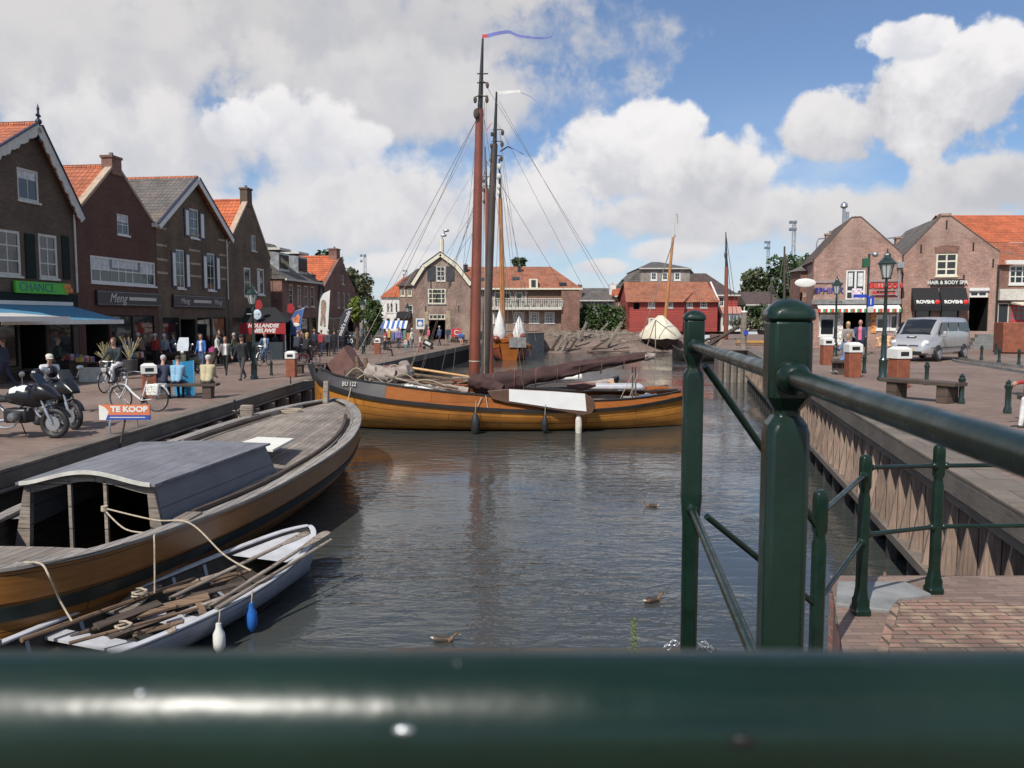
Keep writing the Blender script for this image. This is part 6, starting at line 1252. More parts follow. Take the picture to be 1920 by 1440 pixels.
# wooden display boat/table with price board
t = thing('display_table', 'dark boat shaped display table in front of the banded house', 'table', G(290, 690)+V((0, .6, 0)), .05)
Hd = Hull([(-1.6, .05, .95), (-1.2, .4, .82), (0, .55, .75), (1.2, .4, .82), (1.6, .05, .95)], zk=.35, k=2.2, n=16); Hd.shell('body', mDarkWood, t); Hd.deck('top', mBlack, t, -1.5, 1.5, -.03, .03, 0)
for x in (-.8, .8): B().bx(x-.06, x+.06, -.25, .25, 0, .45).build('leg', mDarkWood, t)
def aboard(loc, rz, label, w, h, mat, lines, tmat, size, lean=.12):
    t = thing('pavement_board', label, 'sign', loc, rz)
    for sg in (-1, 1):
        b = B(); b.add([(-w/2, -sg*.0-lean*(1 if sg > 0 else -1)*1.6, 0), (w/2, -lean*(1 if sg > 0 else -1)*1.6, 0), (w/2, -.015*sg, h), (-w/2, -.015*sg, h), (-w/2, -lean*1.6*sg+.03*sg, 0), (w/2, -lean*1.6*sg+.03*sg, 0), (w/2, .0, h), (-w/2, .0, h)], [(0, 1, 2, 3), (7, 6, 5, 4), (0, 4, 5, 1), (1, 5, 6, 2), (2, 6, 7, 3), (3, 7, 4, 0)]); p_ = b.build('panel', mat, t)
        if sg > 0:
            for (s_, z) in lines: text(s_, size, tmat, p_, (0, -.012-lean*1.6*(1-z/h)-.012, z), rot=(pi/2-lean*1.6/h, 0, 0), ext=.004, bold=.006)
    return t
aboard(G(657, 652), 0, 'black pavement board with a white number 50', .95, 1.35, mBlack, ((('50'), .55), ('- - -', 1.05)), mWhite, .52)
aboard(G(318, 672)+V((0, .4, 0)), -.1, 'white price board leaning beside the person in red', .62, 1.25, mOldWhite, (('=====', .3), ('=====', .5), ('=====', .7), ('=====', .9)), mDarkWood, .14)
aboard(G(498+35, 668), 0, 'small dark menu board in a white frame before the herring stall', .6, 1.0, mBlackFab, (('- -', .5),), mOldWhite, .2)
# herring stall
o = G(498, 675); t = thing('herring_stall', 'black canopied herring stall with red banner reading HOLLANDSE NIEUWE', 'stall', o)
Yq = o.y
def S_(px, py, dy=0): return A(px, py, Yq+dy)-o
b = B(); c0 = [S_(452, 606), S_(540, 604), S_(545, 597, 3), S_(462, 597, 3)]; tp_ = [S_(462, 577, 1.2), S_(515, 576, 1.2)]
b.add(c0+tp_, [(0, 1, 5, 4), (1, 2, 5), (2, 3, 4, 5), (3, 0, 4), (3, 2, 1, 0)]); b.build('canopy', mBlackFab, t)
r1, r2 = S_(449, 605), S_(536, 626); B().bx(r1.x, r2.x, -.03, .0, r2.z, r1.z-.02).build('banner', M('banner_red', (.30, .014, .018), .6, .08), t)
text('HOLLANDSE', .30, mWhite, t, ((r1.x+r2.x)/2+.05, -.04, (r1.z*.72+r2.z*.28)), shear=.2, bold=.012, sx=1.05, ext=.004); text('NIEUWE', .32, mWhite, t, ((r1.x+r2.x)/2+.05, -.04, (r1.z*.27+r2.z*.73)), shear=.2, bold=.014, sx=1.15, ext=.004)
for x in (r1.x+.05, r2.x-.05): B().tube([(x, .05, 0), (x, .05, r1.z)], .03, 6).build('pole', mSteel, t)
B().bx(r1.x+.2, r2.x-.3, .3, 1.2, 0, 1.05).build('counter', M('dark_counter', (.03, .04, .05), .5), t); B().bx(r1.x, r2.x, 2.9, 3.0, 0, r1.z-.1).build('back_cloth', mBlackFab, t)
for k, (px_, py_) in enumerate(((486, 570), (546, 577))): q = S_(px_, py_); B().prism([(q.x-.22, q.z-.25), (q.x+.05, q.z-.33), (q.x+.22, q.z-.1), (q.x+.1, q.z+.25), (q.x-.2, q.z+.2)], -.05, -.02, 'xz').build('red_pennant', M('banner_red', (0, 0, 0)), t)
q = S_(483, 590); B().ell((q.x, -.08, q.z), (.25, .03, .3), 14, 8).build('round_fish_sign', M('pale_blue_sign', (.5, .58, .68), .5), t)
# flags
def flag(name, label, pts, Y, mat, pole_px, extra=None, bmat=None):
    o = A(pole_px[0][0], pole_px[0][1], Y); t = thing(name, label, 'banner', o); ps = [A(x, y, Y)-o for x, y in pts]; n_ = len(ps)
    f = B().add([p+V((0, -.012, 0)) for p in ps]+[p+V((0, .012, 0)) for p in ps], [tuple(range(n_)), tuple(range(2*n_-1, n_-1, -1))]+[(i, (i+1) % n_, n_+(i+1) % n_, n_+i) for i in range(n_)]).build('cloth', mat, t)
    B().tube([A(x, y, Y)-o+V((0, .03, 0)) for x, y in pole_px], .018, 6).build('pole', mSteel, t); B().lathe([(.3, 0), (.3, .05), (.05, .08)], 10).build('base', mBlack, t); return t, o, f
t, o, f = flag('feather_banner', 'tall white feather banner with a brown figure print', [(596, 622), (598, 580), (601, 560), (607, 550), (619, 544), (617, 580), (614, 628), (604, 626)], 55, mWhite, [(605, 664), (599, 620), (598, 575), (604, 553), (619, 544)])
fb = B(); pp = [A(x, y, 55)-o+V((0, -.03, 0)) for x, y in ((603, 564), (607, 561), (611, 565), (612, 575), (610, 590), (611, 612), (607, 613), (606, 592), (604, 612), (600, 610), (602, 590), (602, 572))]; fb.add(pp, [tuple(range(12))]); fb.build('printed_figure', M('brown_print', (.30, .20, .15), .8, .5, 6), t)
t, o, f = flag('feather_banner', 'leaning dark feather banner lettered mode', [(633, 631), (637, 600), (645, 583), (661, 577), (655, 600), (645, 628)], 52, M('charcoal_cloth', (.04, .04, .055), .8), [(634, 664), (634, 630), (638, 598), (646, 582), (661, 577)])
q = A(646, 606, 52)-o; text("mick's mode", .34, mWhite, t, (q.x, -.03, q.z), rot=(pi/2, -R(68), 0), name='lettering', ext=.003, bold=.006)
t, o, f = flag('fish_banner', 'blue banner with an orange and white herring picture', [(545, 628), (544, 600), (552, 585), (571, 577), (566, 600), (562, 630)], 50, M('banner_blue', (.06, .12, .30), .6, .3, 1.5), [(544, 668), (544, 626), (545, 598), (553, 584), (571, 577)])
q = A(556, 598, 50)-o; B().prism([(q.x-.2, q.z-.3), (q.x+.12, q.z-.25), (q.x+.25, q.z+.1), (q.x+.1, q.z+.32), (q.x-.05, q.z+.1), (q.x-.25, q.z+.05)], -.035, -.015, 'xz').build('orange_picture', M('salmon_print', (.62, .20, .08), .6, .4, 4), t); B().ell((q.x-.02, -.045, q.z-.36), (.22, .012, .12), 12, 6).build('white_picture', mWhite, t)
# market stall, posters, signs at the far left quay
o = G(738, 652); t = thing('market_stall', 'small market stall with blue striped canopy and colourful goods before the warehouse', 'stall', o)
b = B(); n_ = 10; q1 = A(716, 616, o.y)-o; q2 = A(763, 612, o.y)-o
for i in range(n_):
    xa = q1.x+(q2.x-q1.x)*i/n_; xb = q1.x+(q2.x-q1.x)*(i+1)/n_; b.add([(xa, -.6, q1.z), (xb, -.6, q1.z), (xb, .6, q1.z+.65), (xa, .6, q1.z+.65), (xb, 1.8, q1.z), (xa, 1.8, q1.z)], [(0, 1, 2, 3), (3, 2, 4, 5)], i % 2)
b.build('canopy', [M('stall_blue', (.05, .12, .38), .8), mCanvasWhite], t, recalc=False)
for x in (q1.x+.1, q2.x-.1): B().tube([(x, -.5, 0), (x, -.5, q1.z)], .03, 6).build('pole', mSteel, t)
for k in range(7): B().box((q1.x+.35+k*.32, -.3, .95+.2*(k % 2)), (.26, .5, .6)).build('goods', M('goods_%d' % k, [(.4, .06, .08), (.5, .35, .1), (.1, .15, .4), (.45, .4, .35), (.35, .05, .2), (.1, .25, .2), (.5, .2, .08)][k], .8, .3, 6), t, bevel=.03)
B().bx(q1.x+.1, q2.x-.1, -.6, .4, .6, .66).build('table_top', mOldWood, t)
for (r, mat, lab, nm) in (((781, 597, 797, 617), mWhite, 'white poster board with blue crest left of the warehouse door', 'poster_board'), ((848, 616, 866, 631), M('sign_red', (.5, .03, .04), .5), 'red board with a white ring beside the warehouse bench', 'sign_board')):
    u = WH.px(*r); t = thing(nm, lab, 'sign', WH.root.location, 0); p_ = B().bx(u[0], u[2], -.5, -.45, u[1], u[3]).build('board', mat, t); B().tube([(u[0]+.1, -.43, 0), (u[0]+.1, -.43, u[3])], .03).build('post', mSteel, t); cx, cz = (u[0]+u[2])/2, (u[1]+u[3])/2
    if nm == 'poster_board': B().bx(u[0]+.1, u[2]-.1, -.51, -.502, u[1]+.25, u[3]-.12).build('blue_print', M('print_blue', (.05, .14, .38), .5, .4, 5), p_); B().lathe([(.22, 0), (.1, .02)], 10, (cx, -.52, cz), mt=Matrix.Rotation(pi/2, 3, 'X')).build('crest', mWhite, p_)
    else: B().tube([(cx+.2*cos(a), -.52, cz+.2*sin(a)) for a in [.6+i*.35 for i in range(15)]], .05, 6).build('ring', mWhite, p_)
o = B().box(G(803, 655)+V((0, 0, .45)), (.75, .45, .45), Matrix.Rotation(.5, 3, 'Y')).lathe([(.14, -.03), (.14, .03)], 12, G(803, 655)+V((-.3, -.2, .14)), mt=Matrix.Rotation(pi/2, 3, 'X')).lathe([(.14, -.03), (.14, .03)], 12, G(803, 655)+V((.3, -.2, .14)), mt=Matrix.Rotation(pi/2, 3, 'X')).tube([G(803, 655)+V((-.3, 0, .14)), G(803, 655)+V((.45, 0, .95))], .02, 6).build('pushchair', mBlack, bevel=.03); tag(o, 'black and white pushchair on the left quay before the warehouse door', 'pushchair')
o2 = B().box((0, -.25, .05), (.5, .06, .2), Matrix.Rotation(.5, 3, 'Y')).build('seat_cover', mWhite, o, tuple(G(803, 655)+V((0, 0, .45))))
for px_ in (877, 898): o = G(px_, 640); t = thing('gate_post', 'white painted post by the warehouse, %s of the red brown mast' % ('left' if px_ < 880 else 'right'), 'post', o); B().bx(-.12, .12, -.12, .12, 0, 2.1).build('post', mCream, t, bevel=.02)
o = G(700, 643, 0); t = thing('parked_trailer', 'grey low container beside the small litter bin', 'container', o); B().bx(-1.2, 1.2, -.5, .5, .1, 1.5).build('body', M('slate_grey', (.09, .11, .13), .6), t, bevel=.05)
# corten box, kerbs, road signs on the right
t = thing('corten_box', 'big rusty steel box standing at the right edge', 'box', G(1900, 662, RZ), -.3); B().bx(-.75, 1.2, -.9, .9, .05, 1.62).build('body', mCorten, t, bevel=.03); B().tube([(-.5, -.6, 0), (-.5, -.6, .05)], .05).build('foot', mBlack, t)
k_ = B(); pts = spline([G(1786, 677, RZ), G(1800, 681, RZ), G(1850, 689, RZ), G(1960, 708, RZ), G(2100, 735, RZ)], 8)
k_.loft([[p+V((0, -.09, 0)), p+V((0, -.08, .10)), p+V((.02, .10, .10)), p+V((.02, .11, 0))] for p in pts]); struct(k_.build('kerb', mStone))
k_ = B(); pts = spline([G(1800, 675, RZ), G(1860, 684, RZ), G(2100, 712, RZ)], 8); k_.loft([[p+V((0, -.09, 0)), p+V((0, -.08, .12)), p+V((.02, .10, .12)), p+V((.02, .11, 0))] for p in pts]); struct(k_.build('kerb', mStone))
o = G(1623, 666, RZ); t = thing('camera_pole', 'slim green pole with security camera, blue street name and blue traffic plate', 'pole', o); Y_ = o.y
top = A(1623, 476, Y_)-o; B().tube([(0, 0, 0), (0, 0, top.z)], .055, 8).build('pole', mGreenMetal, t); B().box((-.18, -.05, (A(1618, 493, Y_)-o).z), (.28, .25, .45)).build('control_box', M('green_box', (.02, .10, .05), .5), t, bevel=.02)
B().tube([(0, 0, top.z), (.22, 0, top.z+.02)], .04, 6).ell((.30, 0, top.z-.03), (.16, .14, .13), 12, 8).build('camera', mSteel, t)
q1, q2 = A(1600, 552, Y_)-o, A(1622, 558, Y_)-o; B().bx(q1.x, -.06, -.06, -.03, q2.z, q1.z).build('street_name_plate', M('plate_blue', (.02, .06, .40), .4), t)
q1, q2 = A(1620, 556, Y_)-o, A(1629, 575, Y_)-o; p_ = B().bx(-.02, .28, -.09, -.065, q2.z, q1.z).build('blue_plate', M('plate_blue', (0, 0, 0)), t); B().bx(.10, .15, -.096, -.0905, q2.z+.1, q1.z-.1).build('white_mark', mWhite, p_); B().bx(-.02, .28, -.09, -.065, q2.z-.28, q2.z-.02).build('grey_plate', mOldWhite, t)
# mooring pile at the far right quay
o = A(1395, 600, 48.5); o.z = RZ; t = thing('mooring_pile', 'pale grey mooring pile with white cap and small blue plate', 'pile', o)
z1 = (A(1395, 586, 48.5)-o).z; B().tube([(0, 0, -2), (0, 0, z1)], .19, 14).build('pile', mGreyRough, t); B().lathe([(.2, 0), (.21, .05), (.19, .09), (.02, .12)], 14, (0, 0, z1)).tube([(0, 0, z1), (0, 0, z1+.35)], .025, 6).build('cap', mWhite, t); q = A(1399, 624, 48.3)-o; B().bx(q.x-.12, q.x+.12, -.24, -.2, q.z-.13, q.z+.13).build('blue_plate', M('plate_blue', (0, 0, 0)), t)
o = G(1405, 648, RZ); t = thing('timber_stack', 'low stack of timber beams on the paving behind the mooring pile', 'timber'); t.location = o
for i in range(5): B().bx(-1.0+.1*i, 1.5, -.4+.2*i, -.25+.2*i, .02+.17*(i % 2), .17+.17*(i % 2)).build('beam', mSpar if i % 2 else mOldWood, t)
# ------------------------------------------------------------------ vehicles
def wheel_parts(par, c, r, w, tyre_r, rimmat, spokes=24, cast=0, name='wheel'):
    c = V(c); Rm = Matrix.Rotation(pi/2, 3, 'X'); b = B()
    b.tube([c+V(((r-tyre_r*1.5)*cos(a), 0, (r-tyre_r*1.5)*sin(a))) for a in [2*pi*i/28 for i in range(28)]], tyre_r*.55, 8, closed=True); b.lathe([(w*.4, -w), (w*.4, w)], 10, c, mt=Rm)
    for i in range(cast or spokes):
        a = 2*pi*i/(cast or spokes); s_ = .0028 if not cast else .016
        b.tube([c+V((0, (w*.7 if i % 2 else -w*.7) if not cast else 0, 0)), c+V(((r-tyre_r*1.6)*cos(a), 0, (r-tyre_r*1.6)*sin(a)))], s_, 4)
    wl = b.build(name, rimmat, par); B().tube([c+V(((r-tyre_r)*cos(a), 0, (r-tyre_r)*sin(a))) for a in [2*pi*i/32 for i in range(32)]], tyre_r, 10, closed=True).build('tyre', mBlackRub, wl); return wl
def bicycle(loc, rz, label, fm, step=True, basket=False, panniers=None, grp='bicycles on the quay', rack=True):
    t = thing('bicycle', label, 'bicycle', loc, rz, grp); r = .345
    wheel_parts(t, (.54, 0, r), r, .05, .021, mSteel); wheel_parts(t, (-.54, 0, r), r, .05, .021, mSteel)
    b = B(); bb = V((-.08, 0, .29)); st = V((-.26, 0, .80)); hd = V((.33, 0, .86)); hb = V((.37, 0, .68))
    b.tube([bb, st], .017, 8).tube([hd, hb], .022, 8).tube([bb, (-.54, .05, r)], .011, 6).tube([bb, (-.54, -.05, r)], .011, 6).tube([st-V((0, 0, .08)), (-.54, .05, r)], .009, 6).tube([st-V((0, 0, .08)), (-.54, -.05, r)], .009, 6)
    if step: b.tube(spline([hb, (.2, 0, .5), bb], 4), .024, 8)
    else: b.tube([hb, bb], .019, 8).tube([hd-V((.0, 0, .05)), st-V((-.02, 0, .05))], .017, 8)
    b.build('frame', fm, t)
    B().tube([hb, (.42, .045, .55), (.54, .05, r)], .011, 6).tube([hb, (.42, -.045, .55), (.54, -.05, r)], .011, 6).build('fork', fm, t)
    B().tube([hd, hd+V((-.02, 0, .16))], .013, 6).tube(spline([hd+V((-.18, .28, .16)), hd+V((-.02, .2, .18)), hd+V((-.02, 0, .16)), hd+V((-.02, -.2, .18)), hd+V((-.18, -.28, .16))], 4), .011, 6).build('handlebar', mSteel, t)
    B().tube([st, st+V((-.03, 0, .12))], .013, 6).build('seat_post', mSteel, t); B().ell((-.32, 0, .945), (.14, .075, .035), 12, 6).build('saddle', mBlack, t)
    for x in (.54, -.54): B().loft([[(x+(r+.03)*cos(a), -.025, r+(r+.03)*sin(a)), (x+(r+.03)*cos(a), .025, r+(r+.03)*sin(a)), (x+(r+.035)*cos(a), .025, r+(r+.035)*sin(a)), (x+(r+.035)*cos(a), -.025, r+(r+.035)*sin(a))] for a in [(.3 if x > 0 else .5)+i*.18 for i in range(14)]]).build('mudguard', fm, t)
    if rack: B().tube([(-.28, .05, .72), (-.75, .06, .74), (-.75, -.06, .74), (-.28, -.05, .72)], .007, 5).tube([(-.62, .06, .74), (-.54, .06, r)], .006, 5).tube([(-.62, -.06, .74), (-.54, -.06, r)], .006, 5).build('rack', mSteel, t)
    if panniers: 
        for sg in (-1, 1): B().bx(-.72, -.36, .07 if sg > 0 else -.21, .21 if sg > 0 else -.07, .44, .74).build('pannier', panniers, t, bevel=.03)
    if basket: B().bx(.42, .72, -.17, .17, .72, .98).build('basket', mOldWood, t, bevel=.02)
    B().lathe([(.085, -.012), (.085, .012)], 14, (-.08, -.06, .29), mt=Matrix.Rotation(pi/2, 3, 'X')).tube([(-.08, -.08, .29), (.02, -.09, .16)], .009, 5).tube([(-.08, .08, .29), (-.18, .09, .42)], .009, 5).build('crank', mBlack, t)
    B().ell((.40, 0, .88), (.05, .045, .05), 10, 6).build('headlight', mLampGlass, t); return t
def dotted():
    m, nt, p = nmat('white_pannier_with_dots'); tc = N_(nt, 'ShaderNodeTexCoord'); v = N_(nt, 'ShaderNodeTexVoronoi', {0: tc.outputs['Object'], 'Scale': 26}); mr = N_(nt, 'ShaderNodeMapRange', {0: v.outputs['Distance'], 1: .3, 2: .36})
    nt.links.new(mixn(nt, mr.outputs[0], (.05, .06, .05), (.68, .68, .62)), p.inputs['Base Color']); return m
mPann = dotted()
pa, pb = G(224, 770), G(299, 772); bicycle((pa+pb)/2, atan2(pa.y-pb.y, pa.x-pb.x), 'white step through bicycle with dotted panniers parked on the quay', M('pearl_white_frame', (.66, .66, .66), .3, .04, coat=.4), True, False, mPann)
def motorcycle(loc, rz, label, tankmat, grp='motorcycles parked at the left'):
    t = thing('motorcycle', label, 'motorcycle', loc, rz, grp); mB = M('gloss_black_bodywork', (.008, .008, .010), .3, .1); mE = M('cast_aluminium', (.22, .22, .22), .4, .25, 12, metal=.7)
    wheel_parts(t, (.78, 0, .31), .31, .06, .055, mE, cast=10, name='front_wheel'); wheel_parts(t, (-.74, 0, .31), .31, .09, .075, mE, cast=10, name='rear_wheel')
    for y in (-.09, .09):
        B().tube([(.78, y, .31), (.50, y, .95)], [.026, .022], 8).tube([(.76, y, .36), (.64, y, .62)], .034, 8).build('fork_leg', mSteel, t)
        B().lathe([(.15, -.004), (.15, .004)], 20, (.78, y*.75, .31), mt=Matrix.Rotation(pi/2, 3, 'X')).build('brake_disc', mSteel, t)
    B().loft([[(.78+.36*cos(a), -.06, .31+.36*sin(a)), (.78+.38*cos(a), 0, .31+.38*sin(a)), (.78+.36*cos(a), .06, .31+.36*sin(a))] for a in [.35+i*.16 for i in range(13)]], closed=False).build('mudguard', mB, t)
    def sec_(x, z, w, h): return [(x, w*cos(a)*abs(cos(a))**-.25 if abs(cos(a)) > 1e-3 else 0, z+h*sin(a)*abs(sin(a))**-.25 if abs(sin(a)) > 1e-3 else z) for a in [2*pi*i/16+.01 for i in range(16)]]
    B().loft([sec_(.56, .78, .08, .12), sec_(.40, .84, .21, .21), (sec_(.15, .88, .24, .21)), sec_(-.08, .86, .19, .15), sec_(-.2, .82, .10, .08)]).build('tank', mB, t)
    B().loft([sec_(.30, .955, .20, .14), sec_(.12, .965, .225, .145), sec_(-.04, .94, .19, .11)]).build('tank_panel', tankmat, t)
    B().loft([sec_(-.14, .80, .12, .06), sec_(-.35, .80, .17, .07), sec_(-.6, .87, .15, .06), sec_(-.92, .92, .09, .05)]).build('saddle', mBlackRub, t)
    B().loft([sec_(-.55, .78, .13, .08), sec_(-.85, .83, .11, .07), sec_(-1.02, .86, .04, .03)]).build('tail', mB, t)
    B().loft([sec_(.36, .90, .16, .2), sec_(.58, .95, .19, .18), sec_(.72, .92, .16, .13), sec_(.90, .84, .10, .03)]).build('front_fairing', mB, t); B().ell((.70, 0, .98), (.05, .11, .07), 14, 8).build('headlight', mLampGlass, t)
    B().add([(.62, -.16, 1.04), (.62, .16, 1.04), (.44, .13, 1.32), (.44, -.13, 1.32), (.60, -.16, 1.04), (.60, .16, 1.04), (.42, .13, 1.32), (.42, -.13, 1.32)], [(0, 1, 2, 3), (7, 6, 5, 4), (0, 4, 5, 1), (1, 5, 6, 2), (2, 6, 7, 3), (3, 7, 4, 0)]).build('windscreen', mGlass, t)
    B().tube(spline([(.30, -.42, 1.10), (.36, -.25, 1.13), (.42, -.08, 1.06), (.42, .08, 1.06), (.36, .25, 1.13), (.30, .42, 1.10)], 4), .014, 8).build('handlebar', mBlack, t)
    for y in (-.33, .33): B().tube([(.36, y, 1.12), (.40, y*1.15, 1.30)], .008, 5).ell((.41, y*1.2, 1.34), (.02, .085, .06), 12, 8).build('mirror', mSteel, t)
    e = B(); e.bx(-.22, .28, -.16, .16, .32, .62)
    e.build('engine', mBlack, t, bevel=.05)
    for y in (-1, 1): B().lathe([(.10, .12), (.115, .2), (.10, .30), (.07, .34), (.02, .35)], 14, (.08, 0, .46), mt=Matrix.Rotation(-y*pi/2, 3, 'X')).build('cylinder_head', mE, t)
    B().tube(spline([(.15, -.2, .40), (0, -.2, .25), (-.3, -.18, .26), (-.55, -.2, .45)], 4), .024, 8).tube([(-.5, -.22, .42), (-.98, -.24, .62)], [.05, .065], 12).build('exhaust', mSteel, t)
    B().tube([(-.74, -.1, .31), (-.2, -.1, .38)], .035, 8).tube([(.44, 0, .9), (-.2, 0, .45), (-.5, 0, .8)], .03, 8).tube([(.44, .08, .88), (.2, .1, .45)], .02, 6).tube([(.44, -.08, .88), (.2, -.1, .45)], .02, 6).build('frame', mSteel, t)
    B().tube([(-.05, .15, .3), (-.12, .38, 0.01)], .013, 6).build('side_stand', mBlack, t); return t
q = G(107, 821); m1 = motorcycle(q-V((.78, 0, 0)), R(-4), 'black motorcycle with a white tank panel at the left edge, nearest the water', M('white_tank', (.7, .7, .7), .3, .05, coat=.5))
q = G(140, 806); az = R(-32); m2 = cp(m1, q-V((.78*cos(az), .78*sin(az), 0)), az, 'all black motorcycle parked behind the one with the white tank')
for c in ALL_CH(m2):
    if c.name.startswith('tank_panel'): c.data = c.data.copy(); c.data.materials[0] = MATS['gloss_black_bodywork']
for (px_, py_, Y, lab) in ((70, 702, m2.location.y+.0, 'black helmet with a pale mark resting on the rear motorcycle'), (97, 697, m2.location.y-.1, 'second black helmet held before the woman in white')):
    o = A(px_, py_, Y); t = thing('helmet', lab, 'helmet', o); B().ell((0, 0, 0), (.13, .15, .14), 16, 10).build('shell', MATS['gloss_black_bodywork'], t); B().ell((0, -.06, -.01), (.11, .10, .06), 14, 8).build('visor', mGlass, t); B().ell((-.02, -.135, .06), (.03, .012, .02), 8, 6).build('mark', mWhite, t)
# scooter with tall screen
t = thing('scooter', 'olive motor scooter with tall clear windscreen facing the lens', 'scooter', G(356, 701), R(-100)); mOl = M('olive_paint', (.07, .075, .04), .3, .1, coat=.4)
wheel_parts(t, (.62, 0, .24), .24, .05, .05, mSteel, cast=8); wheel_parts(t, (-.6, 0, .24), .24, .05, .05, mSteel, cast=8)
B().loft([[(.52, -.2, .35), (.58, 0, .32), (.52, .2, .35), (.48, .0, .33)], [(.50, -.24, .7), (.62, 0, .72), (.50, .24, .7), (.45, 0, .7)], [(.42, -.18, 1.0), (.52, 0, 1.03), (.42, .18, 1.0), (.36, 0, 1.0)]]).build('leg_shield', mOl, t, sub=1)
B().ell((-.45, 0, .58), (.48, .20, .24), 16, 10).build('rear_body', mOl, t); B().ell((-.35, 0, .83), (.36, .15, .07), 14, 8).build('saddle', mBlack, t); B().bx(-.1, .45, -.17, .17, .27, .33).build('footboard', mBlack, t, bevel=.02)
B().tube([(.36, -.34, 1.08), (.42, 0, 1.03), (.36, .34, 1.08)], .016, 6).build('handlebar', mBlack, t); B().ell((.53, 0, .98), (.05, .09, .08), 12, 8).build('headlight', mLampGlass, t)
B().loft([[(.50, y, 1.02+.02), (.46, y*1.1, 1.3), (.36, y*.85, 1.62)] for y in (-.26, -.13, 0, .13, .26)], closed=False).build('windscreen', M('clear_screen', (.5, .54, .58), .08, .1, spec=.8), t)
for y in (-.3, .3): B().tube([(.4, y, 1.06), (.4, y*1.3, 1.28)], .008, 5).ell((.4, y*1.35, 1.31), (.015, .07, .05), 10, 6).build('mirror', mSteel, t)
